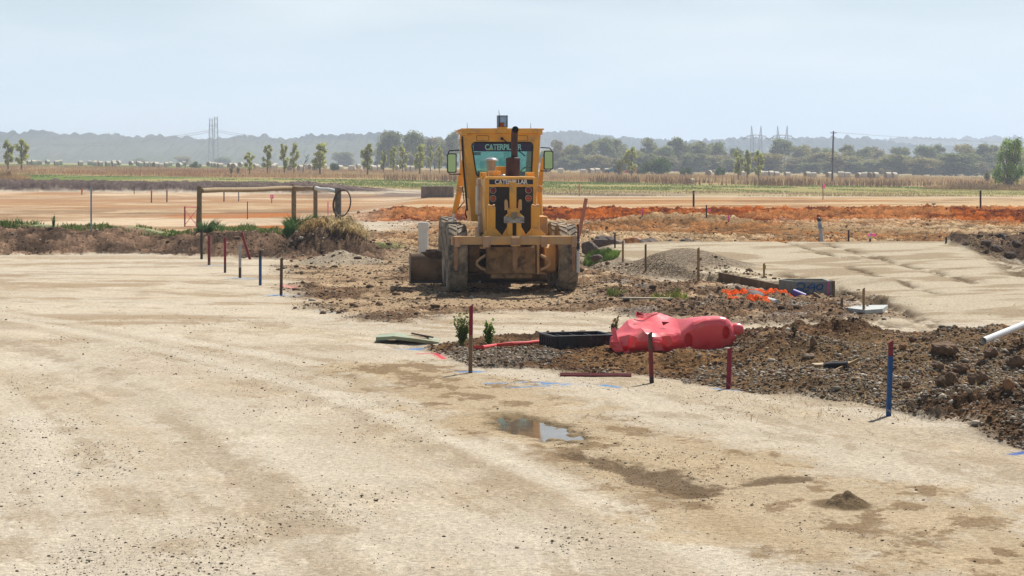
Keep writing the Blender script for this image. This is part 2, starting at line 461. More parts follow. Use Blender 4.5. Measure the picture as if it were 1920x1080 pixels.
    c = mixc(c, C(.27,.205,.13), M['m_padc']*ss(.0, .25, ps+.1*n2)*.75)
    slope = M['m_pad']*(1-M['m_padc'])
    c = mixc(c, C(.25,.20,.145), np.clip(slope*2.0, 0, 1)); c = mixc(c, C(.22,.175,.125), M['m_hp']); c = mixc(c, C(.30,.245,.175), M['m_heap'])  # pad slope and its heap: grey gravel, near-side shade worked into the colour
    # foreground spoil berm: brown soil with pale gravel
    bm = mixc(np.tile(C(.145,.085,.047), (len(X), 1)), C(.17,.132,.094), ss(-.05, .3, fbm(X*.8+3, Y*.6, 131, 3)+.2*n2))
    bm = mixc(bm, C(.080,.050,.031), ss(.0, .4, n1+.35*n2)*.8)
    bm = mixc(bm, C(.225,.125,.055), ss(-.02, .25, fbm(X*.7, Y*.5+9, 133, 3))*.6)
    bm = mixc(bm, C(.22,.145,.080), ss(.15, .3, -n0-.3*n1)*.6); bm = bm*.80
    c = c*(1-M['m_berm'][:, None])+bm*M['m_berm'][:, None]
    c = mixc(c, C(.080,.056,.040), M['m_pil']*ss(-.6, 0, n1+.4)); c = mixc(c, C(.15,.10,.065), M['m_pil']*ss(.1, .35, n1)*.6)
    # ruts on the right pad
    for pts, w_ in RUTS:
        c = mixc(c, C(.125,.088,.054), np.exp(-((dline(X, Y, PX(pts, .25))+.16*n2+.10*n1)/(w_*.6))**2)*ss(-.45, .0, n2+.4*np.sign(vn(X*3, Y*1.4, 141)))*.95*(Y > 28)*(Y < 60))
    # bank, mound
    bk = mixc(np.tile(C(.150,.095,.062), (len(X), 1)), C(.065,.043,.030), ss(-.15, .3, n1+.5*n2)); bk = mixc(bk, C(.26,.172,.108), ss(.15, .5, n0-.3*n1)*.7)
    c = c*(1-M['m_bank'][:, None])+bk*M['m_bank'][:, None]
    mm = M['m_mound']*ss(-.6, .1, n1+.4); c = c*(1-mm[:, None])+mixc(np.tile(C(.085,.056,.038), (len(X), 1)), C(.16,.105,.065), ss(0, .4, n2))*mm[:, None]
    # left sandy pad, orange patches
    sd = mixc(np.tile(C(.43,.315,.195), (len(X), 1)), C(.33,.195,.105), ss(-.15, .15, fbm(X*.07, Y*.05, 91, 5, .6)+.25*n0))
    sd = mixc(sd, C(.17,.105,.06), ss(-.06, .14, fbm(X*.16, Y*.11, 93, 6, .62))*.9*(1-ss(95, 130, Y)))
    sd = mixc(sd, C(.20,.125,.072), ss(-.12, .12, fbm(X*.22+.4*n0, Y*.16, 94, 6, .62))*(1-ss(84, 125, Y))*.8)
    sd = mixc(sd, C(.36,.120,.032), ss(-.02, .15, fbm(X*.14+7, Y*.09, 95, 5, .6)+.1*n1-.02)*ss(-20, -14, X)*(1-ss(105, 125, Y))*.85)
    sd = mixc(sd, C(.55,.44,.31), ss(.02, .25, -fbm(X*.07, Y*.06, 97, 5, .6))*.6)
    ln = np.exp(-((Y-(104+.25*(X+20)+n0*1.5))/1.0)**2); sd = mixc(sd, C(.16,.10,.06), ln*.8); sd = mixc(sd, C(.30,.19,.11), ss(.05, .2, fbm(X*.12, Y*.14, 99, 6, .65))*.6)
    c = c*(1-M['m_sand'][:, None])+sd*M['m_sand'][:, None]
    c = mixc(c, C(.09,.15,.035), M['m_bgrass']*ss(.0, .35, n1+.1+.3*n2)*.6)
    # middle distance, ridge, road
    md = mixc(np.tile(C(.235,.150,.078), (len(X), 1)), C(.225,.098,.034), ss(-.12, .15, fbm(X*.16, Y*.12, 101, 3)+.15*n1)*.9)
    md = mixc(md, C(.36,.27,.165), ss(.12, .35, n0-.3*n1)*.5); md = mixc(md, C(.105,.060,.030), ss(-.05, .3, n1+.4*n2)*.7)
    c = c*(1-M['m_mid'][:, None])+md*M['m_mid'][:, None]
    rd = mixc(np.tile(C(.25,.064,.012), (len(X), 1)), C(.10,.026,.008), ss(-.15, .25, n1+.5*n2)); rd = mixc(rd, C(.29,.125,.045), ss(.05, .3, n0-.4*n1)*.7)
    c = c*(1-M['m_rid'][:, None])+rd*M['m_rid'][:, None]
    orr = mixc(np.tile(C(.44,.315,.185), (len(X), 1)), C(.31,.145,.055), ss(-.08, .15, fbm(X*.07, Y*.16, 107, 5, .6))*.8); orr = mixc(orr, C(.20,.13,.08), ss(.1, .3, fbm(X*.2, Y*.25, 109, 5, .65))*.6)
    c = c*(1-M['m_oroad'][:, None])+orr*M['m_oroad'][:, None]
    # fields
    straw = mixc(np.tile(C(.40,.32,.18), (len(X), 1)), C(.27,.20,.12), ss(-.1, .35, fbm(X*.05, Y*.08, 111, 3)))
    ms = ss(140, 150, Y+n0*5)*np.where(X < -6, ss(186, 192, Y+n0*4), 1)
    c = c*(1-ms[:, None])+straw*ms[:, None]
    c = mixc(c, C(.085,.062,.052), ss(.05, .35, M['dk'])); c = mixc(c, C(.15,.115,.095), M['m_dk2']*ss(-.3, .2, n0+.3*n1)*.85)
    fieldn = fbm(X*.03, Y*.02, 115, 3)
    gr = mixc(np.tile(C(.135,.17,.05), (len(X), 1)), C(.27,.235,.10), ss(-.05, .2, fieldn))
    mg = ss(206, 216, Y+fieldn*28+n0*6)*(1-ss(284, 292, Y)); c = c*(1-mg[:, None])+gr*mg[:, None]
    bg = mixc(np.tile(C(.31,.20,.10), (len(X), 1)), C(.36,.25,.13), ss(-.2, .3, fieldn))
    mb = ss(282, 292, Y+fieldn*10); c = c*(1-mb[:, None])+bg*mb[:, None]
    stub = C(.36,.29,.16); c = mixc(c, stub, ss(430, 480, Y)*.85)
    c = mixc(c, C(.12,.18,.05), ss(470, 520, Y)*(1-ss(620, 700, Y))*(1-ss(-75, -55, X)))
    c = mixc(c, C(.10,.11,.06), ss(900, 1300, Y))
    # clod tops paler, hollows darker
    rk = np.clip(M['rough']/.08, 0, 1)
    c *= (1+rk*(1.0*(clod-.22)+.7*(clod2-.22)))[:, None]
    # spray paint on the ground
    def spray(pts, w, col, s, k=.1):
        nonlocal c
        P = PX(pts); d = dline(X, Y, P)
        m = np.exp(-(d/w)**2)*ss(k-.35, k+.15, fbm(X*7, Y*4, s, 3)+.25)
        c = mixc(c, C(*col), m*.9*(Y < 60))
    blue = (.045,.21,.46); red = (.55,.04,.07)
    spray([(733,650),(745,653)], .05, blue, 201, -.4); spray([(757,654),(784,656)], .09, blue, 203, -.4)
    spray([(862,698),(900,697)], .06, blue, 205); spray([(915,719),(1010,717),(1090,721)], .05, blue, 207); spray([(950,727),(1030,724)], .03, blue, 209, 0)
    spray([(1030,720),(1068,722)], .10, blue, 211); spray([(1130,722),(1158,727)], .05, blue, 213, -.2); spray([(1345,730),(1380,733)], .05, blue, 215)
    spray([(518,554),(548,556)], .16, blue, 217); spray([(445,521),(470,523)], .2, (.25,.36,.45), 219); spray([(390,498),(415,497)], .22, (.28,.36,.44), 221); spray([(530,540),(550,542)], .12, (.6,.25,.22), 223)
    spray([(785,664),(812,662),(824,668),(832,674)], .045, red, 225, 0); spray([(600,585),(640,590)], .10, (.3,.36,.38), 227)
    spray([(1900,852),(1925,848)], .05, (.02,.10,.35), 229, -.4)
    c = np.clip(c, .01, .8)
    rg = np.clip(M['rough']/.07, 0, 1)*.8 + M['m_hp']*.8 + np.clip(slope*2, 0, 1)*.8+M['m_heap']*.6
    nr, nc = len(rows), len(q)
    idx = np.arange(nr*nc).reshape(nr, nc)
    Fc = np.stack([idx[:-1, :-1], idx[:-1, 1:], idx[1:, 1:], idx[1:, :-1]], -1).reshape(-1, 4)
    m = bpy.data.materials.new('ground_soil'); m.use_nodes = True
    N = m.node_tree.nodes; L = m.node_tree.links; b = N['Principled BSDF']
    b.inputs['Roughness'].default_value = 1.0; b.inputs['Specular IOR Level'].default_value = .0
    a = N.new('ShaderNodeVertexColor'); a.layer_name = 'Col'
    g = N.new('ShaderNodeAttribute'); g.attribute_name = 'Rg'
    tc = N.new('ShaderNodeTexCoord')
    def noise(sc, det, ro=.6):
        n = N.new('ShaderNodeTexNoise'); n.inputs['Scale'].default_value = sc; n.inputs['Detail'].default_value = det; n.inputs['Roughness'].default_value = ro
        L.new(tc.outputs['Object'], n.inputs['Vector']); return n
    def mr(src, a0, a1, b0, b1):
        r = N.new('ShaderNodeMapRange'); r.inputs[1].default_value = a0; r.inputs[2].default_value = a1; r.inputs[3].default_value = b0; r.inputs[4].default_value = b1
        L.new(src, r.inputs[0]); return r.outputs[0]
    def mul(x, y, op='MULTIPLY'):
        k = N.new('ShaderNodeMath'); k.operation = op
        for i, s in enumerate((x, y)):
            if isinstance(s, (int, float)): k.inputs[i].default_value = s
            else: L.new(s, k.inputs[i])
        return k.outputs[0]
    fa = mr(noise(22, 8, .72).outputs['Fac'], .32, .68, .70, 1.28)
    fb = mr(noise(110, 3, .7).outputs['Fac'], .35, .65, .74, 1.24)
    dk = mr(noise(45, 4, .75).outputs['Fac'], .58, .66, 1.0, .50)
    v = N.new('ShaderNodeTexVoronoi'); v.inputs['Scale'].default_value = 26; L.new(tc.outputs['Object'], v.inputs['Vector'])
    vs = N.new('ShaderNodeSeparateColor'); L.new(v.outputs['Color'], vs.inputs[0])
    st = mr(vs.outputs[0], 0, 1, -.45, .55); st = mul(mul(st, g.outputs['Fac']), 1.0, 'ADD')
    tot = mul(mul(mul(fa, fb), dk), st)
    mx = N.new('ShaderNodeMix'); mx.data_type = 'RGBA'; mx.blend_type = 'MULTIPLY'; mx.inputs[0].default_value = 1
    L.new(a.outputs['Color'], mx.inputs[6]); L.new(tot, mx.inputs[7]); L.new(mx.outputs[2], b.inputs['Base Color'])
    bp = N.new('ShaderNodeBump'); bp.inputs['Distance'].default_value = .03
    hh = mul(noise(30, 6, .7).outputs['Fac'], mul(mul(v.outputs['Distance'], g.outputs['Fac']), .8), 'SUBTRACT')
    L.new(hh, bp.inputs['Height']); L.new(mr(g.outputs['Fac'], 0, 1, .50, 1.0), bp.inputs['Strength'])
    L.new(bp.outputs['Normal'], b.inputs['Normal'])
    o = np_mesh('ground', np.stack([X, Y, z], -1), Fc, m, col=c, extra=rg, smooth=True)
    tag(o, 'bare earthworks ground of crushed rock, brown spoil and orange clay running out to dry fields', None, None, 'structure')
    return o
GROUND = build_ground()
m = bpy.data.materials.new('field_grass'); m.use_nodes = True
N = m.node_tree.nodes; L = m.node_tree.links; tcb = N.new('ShaderNodeTexCoord'); nb_ = N.new('ShaderNodeTexNoise'); nb_.inputs['Scale'].default_value = .15; nb_.inputs['Detail'].default_value = 8; L.new(tcb.outputs['Object'], nb_.inputs['Vector'])
rb = N.new('ShaderNodeValToRGB'); rb.color_ramp.elements[0].position = .35; rb.color_ramp.elements[0].color = (.10,.16,.04,1); rb.color_ramp.elements[1].position = .65; rb.color_ramp.elements[1].color = (.24,.25,.09,1)
L.new(nb_.outputs['Fac'], rb.inputs[0]); L.new(rb.outputs[0], N['Principled BSDF'].inputs['Base Color']); N['Principled BSDF'].inputs['Roughness'].default_value = .9
o = np_mesh('field', [(-500,-700,-.05),(500,-700,-.05),(500,-22,-.05),(-500,-22,-.05)], [(0,1,2,3)], m); tag(o, 'green paddock behind the viewpoint', None, None, 'structure')
m = mat('pad_gravel', (.42,.355,.26), .92, var=.15, scale=.6)
o = np_mesh('ground', [(-60,-22,-.03),(60,-22,-.03),(60,3.05,-.03),(-60,3.05,-.03)], [(0,1,2,3)], m); tag(o, 'crushed rock pad behind the viewpoint', None, None, 'structure')
# ------------------------------------------------------------------ motor grader, seen from behind
YAW = 4.5; SA = math.sin(R(YAW))
GX, GY = -.015, 38.15
GZ = gz(GX, GY)-.01
gr = empty('motor_grader', (GX, GY, GZ), 'dusty yellow road grader parked with its back to us, ripper bar raised', 'motor grader', rz=R(YAW))
M_Y = mat('yellow_paint', (.78,.38,.052), rough=.42, var=.12, scale=2.5, dirt=(.42,.26,.13), dirt_amt=.40, dscale=2.2)
M_Y2 = mat('yellow_paint_dusty', (.64,.335,.090), rough=.6, var=.14, scale=3, dirt=(.42,.30,.19), dirt_amt=.8, dscale=3)
M_BRN = mat('greasy_brown', (.20,.115,.050), rough=.75, var=.35, scale=5, dirt=(.05,.035,.025), dirt_amt=.6, dscale=4)
M_TYRE = mat('tyre_rubber', (.105,.092,.075), rough=.88, var=.25, scale=6, dirt=(.40,.32,.22), dirt_amt=.75, dscale=3, bump=.4, bscale=30)
M_BLK = mat('black_paint', (.018,.018,.020), rough=.45, var=.3)
M_RUST = mat('rusty_steel', (.07,.036,.030), rough=.75, var=.35, scale=9)
M_RUSTP = mat('maroon_pipe', (.062,.030,.030), rough=.7, var=.3, scale=8)
M_STL = mat('bare_steel', (.42,.42,.41), rough=.35, metal=.7, var=.2)
M_GREY = mat('grey_plate', (.34,.33,.30), rough=.65, var=.3, scale=14, dirt=(.12,.10,.08), dirt_amt=.5, dscale=12)
M_BLADE = mat('worn_blade', (.19,.115,.065), rough=.6, var=.35, scale=4, dirt=(.30,.22,.14), dirt_amt=.5)
M_WHT = mat('cream_paint', (.62,.52,.42), rough=.5, var=.15, dirt=(.35,.25,.15), dirt_amt=.5)

def lx(px, y): return ((px-CX)/F*(GY+y)-GX+y*SA)/math.cos(R(YAW))
def lz(py, y): return EYE-(py-HZ)/F*(GY+y)-GZ
def rect(m, px0, px1, py0, py1, y, d):
    """box whose rear face covers a photo rectangle at local distance y, d deep"""
    return m.b2(lx(px0, y), lx(px1, y), y, y+d, lz(py1, y), lz(py0, y))
def outline(pts, y): return [(lx(a, y), lz(b, y)) for a, b in pts]
def inset_round(x0, x1, z0, z1, r, n=5, xb0=None, xb1=None):
    xb0 = x0 if xb0 is None else xb0; xb1 = x1 if xb1 is None else xb1
    P = []
    for cx, cz, a in ((x1-r, z1-r, 0), (x0+r, z1-r, 90), (xb0+r, z0+r, 180), (xb1-r, z0+r, 270)):
        for k in range(n+1):
            q = R(a+90*k/n); P.append((cx+r*math.cos(q), cz+r*math.sin(q)))
    return P

# wheels
def tyre_mesh(name, parent, RO=.65, W=.37):
    m = MB()
    prof = [(.33,-.12),(.36,-.155),(.46,-W/2),(.57,-W/2-.004),(.605,-W/2+.015),(.625,-W/2+.05),(.628,0),(.625,W/2-.05),(.605,W/2-.015),(.57,W/2+.004),(.46,W/2),(.36,.155),(.33,.12)]
    m.lathe(prof, (0,0,0), 'X', 56)
    nl = 24
    for k in range(nl):                                    # grader tread: offset slanted lugs
        for s in (-1, 1):
            a0 = 2*math.pi*(k+(.5 if s > 0 else 0))/nl
            vs = []
            for (xx, da, r) in ((.012,.0,RO),(W/2-.03,.20,RO-.004),(W/2+.002,.235,.60)):
                for dd in (-.075, .075):
                    for rr in (r, r-.035):
                        q = a0+da+dd
                        vs.append((s*xx, rr*math.sin(q), rr*math.cos(q)))
            fs = []
            for i in range(2):
                b = i*4; c = b+4
                fs += [(b,b+2,c+2,c),(b+2,b+3,c+3,c+2),(b+1,c+1,c+3,b+3),(b,c,c+1,b+1)]
            fs += [(0,1,3,2),(8,10,11,9)]
            m.add(vs, fs)
    return m.build(name, M_TYRE, parent, smooth=True)
def rim_mesh(name, parent, side):
    m = MB()
    m.lathe([(.02,.06*side),(.12,.07*side),(.13,.03*side),(.26,.02*side),(.30,.09*side),(.345,.13*side),(.345,-.13*side),(.25,-.13*side),(.02,-.10*side)], (0,0,0), 'X', 32)
    for k in range(8):
        q = 2*math.pi*k/8; m.lathe([(.018,.02*side),(.018,.06*side)], (0,.2*math.sin(q),.2*math.cos(q)), 'X', 6)
    return m.build(name, M_Y2, parent, smooth=True)
wheel0 = None
for (x, y) in ((-1.05,0),(1.05,0),(-1.05,1.52),(1.05,1.52),(-.93,6.1),(.93,6.1)):
    wh = bpy.data.objects.new('wheel', None); COL.objects.link(wh); wh.parent = gr; wh.location = (x, y, .65)
    wh.empty_display_size = .2
    if wheel0 is None:
        tyre0 = tyre_mesh('tyre', wh); rimL = rim_mesh('rim', wh, -1); wheel0 = wh; rimR = None
    else:
        t = tyre0.copy(); COL.objects.link(t); t.parent = wh; t.rotation_euler = (random.random()*6, 0, 0)
        if x > 0 and rimR is None: rimR = rim_mesh('rim', wh, 1)
        else:
            r_ = (rimR if x > 0 else rimL).copy(); COL.objects.link(r_); r_.parent = wh

# tandem cases and axle
for s in (-1, 1):
    m = MB(); m.prism([(-.36,.50),(-.30,.40),(-.1,.36),(1.6,.36),(1.8,.40),(1.9,.52),(1.9,.78),(1.75,.92),(-.2,.92),(-.34,.84)], s*.62, s*.84, 'YZ')
    m.lathe([(.20,s*.80),(.20,s*.90),(.12,s*.93)], (0,0,.65), 'X', 20)
    m.build('tandem_case', M_BRN if s < 0 else M_Y2, gr, smooth=True, bevel=.03)
m = MB()
m.b2(-.47,.47,-.20,.25,.40,.86); m.tube([(-.65,.76,.62),(.65,.76,.62)], .17, 16)
m.b2(-.40,.40,-.12,1.6,.86,1.05); m.lathe([(.20,-.36),(.20,-.28),(.08,-.26)], (0,-.1,.5), 'Y', 20)
m.build('rear_axle', M_BRN, gr, bevel=.02)
m = MB()
for px in (927, 940, 985, 1001):
    m.tube([(lx(px,-.3),-.34,.58),(lx(px,-.3),-.34,.36)], .05, 10)
m.tube([(lx(915,-.3),-.36,.42),(lx(1006,-.3),-.36,.42)], .045, 10)
for px in (914, 1008): m.tube([(lx(px,-.3),-.38,.42),(lx(px,-.3),-.30,.42)], .06, 12)
m.b2(lx(950,-.3), lx(978,-.3), -.30,-.22,.34,.60)
m.build('ripper_linkage', M_Y2, gr, bevel=.012)

m = MB(); rect(m, 912,1004,463,513.5, -.62, .08); rect(m, 920,998,513,522, -.58, .10); m.build('rear_plate', mat('plate_dusty', (.27,.165,.075), .75, var=.35, scale=4, dirt=(.06,.04,.025), dirt_amt=.55, dscale=5), gr, bevel=.015)
# hood
yh = -.50
m = MB(); m.prism(inset_round(lx(909,yh), lx(1006,yh), lz(441,yh), lz(331,yh), .07, 5), yh+.085, 1.72)
hood = m.build('engine_hood', M_Y, gr, smooth=True, bevel=.012)
fr = MB()
for a in ((909,917.5,332.5,441),(999.5,1006,332.5,441),(916,1001,332.2,336.5),(916,1001,345.5,350.5)): rect(fr, *a, yh, .035)
fr.build('grille_frame', M_Y, gr, bevel=.008)
m = MB(); rect(m, 917,1000,335.5,346.3, yh+.012, .02); band = m.build('name_band', mat('dark_band', (.016,.018,.034), .4), gr)
m = MB(); rect(m, 917,1000,350,441, yh+.055, .01); m.build('radiator_core', M_BLK, gr)
# hexagon mesh in front of the core
m = MB(); r0 = .026; ri = .0215
x0, x1, z0, z1 = lx(917.5,yh), lx(999.5,yh), lz(441,yh), lz(350.5,yh)
row = 0; zz = z0
while zz < z1:
    xx = x0+(r0*.866 if row % 2 else 0)
    while xx < x1:
        skip = zz > lz(380,yh) and (xx < lx(930,yh) or xx > lx(985,yh))
        if not skip:
            vs = []
            for rr in (r0, ri):
                for k in range(6):
                    q = R(30+60*k); vs.append((xx+rr*math.cos(q), yh+.028, zz+rr*math.sin(q)))
            m.add(vs, [(k, (k+1) % 6, 6+(k+1) % 6, 6+k) for k in range(6)])
        xx += r0*1.732
    zz += r0*1.5; row += 1
m.build('hexagon_grille', mat('grille_mesh', (.040,.026,.014), .7, var=.4), gr)
m = MB(); rect(m, 917.5,930.5,350.5,381, yh+.02, .02); rect(m, 984.5,999.5,350.5,381, yh+.02, .02)
m.build('lamp_panel', mat('lamp_panel', (.035,.033,.035), .6), gr, bevel=.004)
for (px, py, c_) in ((924.5,357,'red'),(924.5,372,'orange'),(991,356.5,'red'),(991,371.5,'orange')):
    lc = (lx(px,yh), yh+.005, lz(py,yh))
    m = MB(); m.lathe([(.001,-.012),(.03,-.010),(.050,.0),(.052,.02)], lc, 'Y', 24)
    lamp = m.build('tail_lamp', mat('lens_'+c_, (.16,.008,.02) if c_ == 'red' else (.36,.06,.012), .25, spec=.5), gr, smooth=True)
    m = MB()
    for k in range(24):
        q0, q1 = 2*math.pi*k/24, 2*math.pi*(k+1)/24
        m.add([(lc[0]+rr*math.cos(q), lc[1]+yy, lc[2]+rr*math.sin(q)) for q in (q0, q1) for rr, yy in ((.052,-.008),(.061,-.004),(.061,.016))], [(0,1,4,3),(1,2,5,4)])
    m.build('lamp_ring', mat('lamp_ring', (.45,.40,.34), .4), lamp)

def lettering(txt, x0, x1, z0, z1, y, mt, parent, name='lettering'):
    cu = bpy.data.curves.new('letters', 'FONT'); cu.body = txt; cu.offset = .022; cu.extrude = .0
    cu.space_character = .93
    o = bpy.data.objects.new('letters', cu); COL.objects.link(o)
    dg = bpy.context.evaluated_depsgraph_get(); me = bpy.data.meshes.new_from_object(o.evaluated_get(dg))
    bpy.data.objects.remove(o)
    n = len(me.vertices); co_ = np.empty(n*3); me.vertices.foreach_get('co', co_); co_ = co_.reshape(-1, 3)
    a, b = co_.min(0), co_.max(0)
    out = np.stack([x0+(co_[:,0]-a[0])/(b[0]-a[0])*(x1-x0), np.full(n, y), z0+(co_[:,1]-a[1])/(b[1]-a[1])*(z1-z0)], -1)
    me.vertices.foreach_set('co', out.ravel()); me.update()
    return link_mesh(name, me, parent, mt)
lettering('CATERPILLAR', lx(928,yh), lx(989.5,yh), lz(345.3,yh), lz(336.6,yh), yh+.008, mat('white_letters', (.75,.73,.70), .5), band)
m = MB(); m.prism([(lx(932.6,yh), lz(346,yh)),(lx(941.2,yh), lz(346,yh)),(lx(936.9,yh), lz(341.2,yh))], yh+.003, yh+.007); m.build('emblem', M_Y, band)

# things on the hood
m = MB()
rect(m, 917,928,320.5,333, .15, .35); rect(m, 927,938.5,320.5,333, .2, .4); rect(m, 930,950,312,333, 1.1, .4)
m.build('tank_cover', M_Y, gr, bevel=.01)
m = MB()
for a, b in ((901,911),(986,1001)):
    y_ = -.1
    m.tube([(lx(a,y_), y_, lz(335,y_)),(lx(a,y_), y_, lz(324,y_)),(lx(b,y_), y_, lz(324,y_)),(lx(b,y_), y_, lz(335,y_))], .016, 8)
    rect(m, a+3, b, 324.5, 336, y_+.1, .12)
m.build('hood_bracket', M_Y, gr, bevel=.006)
m = MB(); m.lathe([(.05,0),(.05,.03),(.035,.045)], (lx(943,0), .0, lz(331,0)), 'Z', 14); m.tube([(lx(934,0),.0,lz(329.5,0)),(lx(941,0),.02,lz(329,0))], .008, 6)
m.build('filler_cap', M_STL, gr, smooth=True)
yp = .75
m = MB(); c0 = (lx(921,yp), yp, 0); zb, zt = lz(333,yp), lz(302,yp)
m.lathe([(.088,zb),(.088,zt)], c0, 'Z', 28); pc = m.build('air_precleaner', mat('beige_post', (.36,.27,.19), .6, var=.15), gr, smooth=True)
m = MB(); zt = lz(301.5,yp)
m.lathe([(.09,zt-.01),(.135,zt),(.138,zt+.008),(.125,zt+.03),(.085,zt+.055),(.05,zt+.062),(.048,zt+.075),(.001,zt+.078)], c0, 'Z', 32)
m.build('precleaner_cap', mat('grey_cap', (.38,.38,.38), .35, var=.1), pc, smooth=True)
ym = .95; xm = lx(962,ym)
m = MB(); zb, zt = lz(334,ym), lz(295.5,ym)
m.lathe([(.142,zb),(.142,zt-.012),(.130,zt),(.066,zt+.006)], (xm,ym,0), 'Z', 32)
mf = m.build('muffler', M_RUSTP, gr, smooth=True)
zs = lz(243,ym); xs = lx(964.5,ym)
m = MB()
path = [(xs,ym,zt),(xs,ym,zs-.18)]
for k in range(1, 7):
    q = R(13*k); path.append((xs, ym-.16*(1-math.cos(q)), zs-.18+.16*math.sin(q)))
path.append((xs, ym-.22, zs+.0))
m.tube(path, .066, 20, caps=False)
# black plug in the tail pipe, its colour stands in for the unlit hollow
q = path[-1]; nrm = (Vector(path[-1])-Vector(path[-2])).normalized()
st = m.build('exhaust_stack', M_RUSTP, gr, smooth=True)
m = MB(); m.tube([Vector(q)-nrm*.004, Vector(q)-nrm*.10], .060, 20); m.build('pipe_mouth', mat('mouth_black', (.004,.004,.004), .95), st)
# rings at the tailpipe
# left side: narrow cupboard and filter box, right side tank
m = MB(); rect(m, 894.5,905,348,403, .35, .55); m.build('side_cupboard', M_WHT, gr, bevel=.02)
m = MB(); rect(m, 895.5,898,353,376, .335, .02); m.build('reflector_strip', M_STL, gr)
m = MB(); rect(m, 898.5,907.5,404,436, .2, .5); rect(m, 896,910,335,347, .7, .6); m.build('battery_box', mat('dusty_cream', (.55,.40,.27), .6, dirt=(.33,.22,.12), dirt_amt=.6), gr, bevel=.01)
m = MB(); rect(m, 1007,1027,405.5,441, .25, .65); m.build('hydraulic_tank', M_Y2, gr, bevel=.03)
m = MB(); m.tube([(lx(1014,1.2),1.2,lz(362,1.2)),(lx(1014.5,1.2),1.2,lz(405,1.2))], .012, 8); m.tube([(lx(903,.3),.3,lz(350,.3)),(lx(903.5,.3),.3,lz(392,.3))], .02, 6); m.build('grab_rail', M_Y, gr)

# cab
yc, yd = 1.85, 3.25
CO = outline([(869,250),(1014,250),(1003,415),(884,415)], yc)
def lerp2(a, b, t): return (a[0]+(b[0]-a[0])*t, a[1]+(b[1]-a[1])*t)
zc1, zc0 = CO[0][1], CO[2][1]
xl = lambda z: CO[3][0]+(CO[0][0]-CO[3][0])*(z-zc0)/(zc1-zc0)
xr = lambda z: CO[2][0]+(CO[1][0]-CO[2][0])*(z-zc0)/(zc1-zc0)
WO = outline([(885,267),(999,267),(996.5,331),(893,331)], yc)
def ring_panel(m, outer, hole, y, d):
    """plate with an opening; both loops have the same number of points"""
    n = len(outer)
    vs = [(p[0], y, p[1]) for p in outer]+[(p[0], y, p[1]) for p in hole]+[(p[0], y+d, p[1]) for p in outer]+[(p[0], y+d, p[1]) for p in hole]
    fs = []
    for i in range(n):
        j = (i+1) % n
        fs += [(i,j,n+j,n+i),(2*n+i,3*n+i,3*n+j,2*n+j),(n+i,n+j,3*n+j,3*n+i),(i,2*n+i,2*n+j,j)]
    m.add(vs, fs)
hole = inset_round(WO[0][0], WO[1][0], WO[2][1], WO[0][1], .07, 4, WO[3][0], WO[2][0])
outer = []
for (x, z) in hole:
    cx = (WO[0][0]+WO[1][0])/2; cz = (WO[0][1]+WO[2][1])/2
    outer.append((x, z))
# outer loop: project each opening point out to the cab outline
def proj(x, z):
    cx = (CO[0][0]+CO[1][0]+CO[2][0]+CO[3][0])/4; cz = (WO[0][1]+WO[2][1])/2
    dx, dz = x-cx, z-cz; best = 1e9
    for i in range(4):
        (x0_, z0_), (x1_, z1_) = CO[i], CO[(i+1) % 4]
        ex, ez = x1_-x0_, z1_-z0_; den = dx*ez-dz*ex
        if abs(den) < 1e-9: continue
        t = ((x0_-cx)*ez-(z0_-cz)*ex)/den; u = ((x0_-cx)*dz-(z0_-cz)*dx)/den
        if t > 0 and -1e-6 <= u <= 1+1e-6: best = min(best, t)
    return (cx+dx*best, cz+dz*best)
outer = [proj(*p) for p in hole]
# put the four corners in
for cpt in CO:
    k = min(range(len(outer)), key=lambda i: (outer[i][0]-cpt[0])**2+(outer[i][1]-cpt[1])**2); outer[k] = cpt
m = MB(); ring_panel(m, outer, hole, yc, .06)
ring_panel(m, outer, hole, yd-.05, .05)                                        # front wall
for s in (0, 1):                                                               # side walls: sill, posts
    xf = xl if s == 0 else xr; o_ = .0 if s == 0 else -.05
    for (ya, yb, za, zb_) in ((yc+.06,yd-.05,zc0,1.75-GZ),(yc+.06,yc+.16,1.75-GZ,zc1),(yd-.16,yd-.05,1.75-GZ,zc1),(yc+.55,yc+.62,1.75-GZ,zc1)):
        xa, xb = xf(za)+o_, xf(zb_)+o_
        m.add([(xa,ya,za),(xa+.05,ya,za),(xa+.05,yb,za),(xa,yb,za),(xb,ya,zb_),(xb+.05,ya,zb_),(xb+.05,yb,zb_),(xb,yb,zb_)],
              [(0,3,2,1),(4,5,6,7),(0,1,5,4),(1,2,6,5),(2,3,7,6),(3,0,4,7)])
m.b2(xl(zc0)+.02, xr(zc0)-.02, yc+.06, yd-.05, zc0+.05, zc0+.12)
cab = m.build('cab', M_Y, gr, bevel=.006)
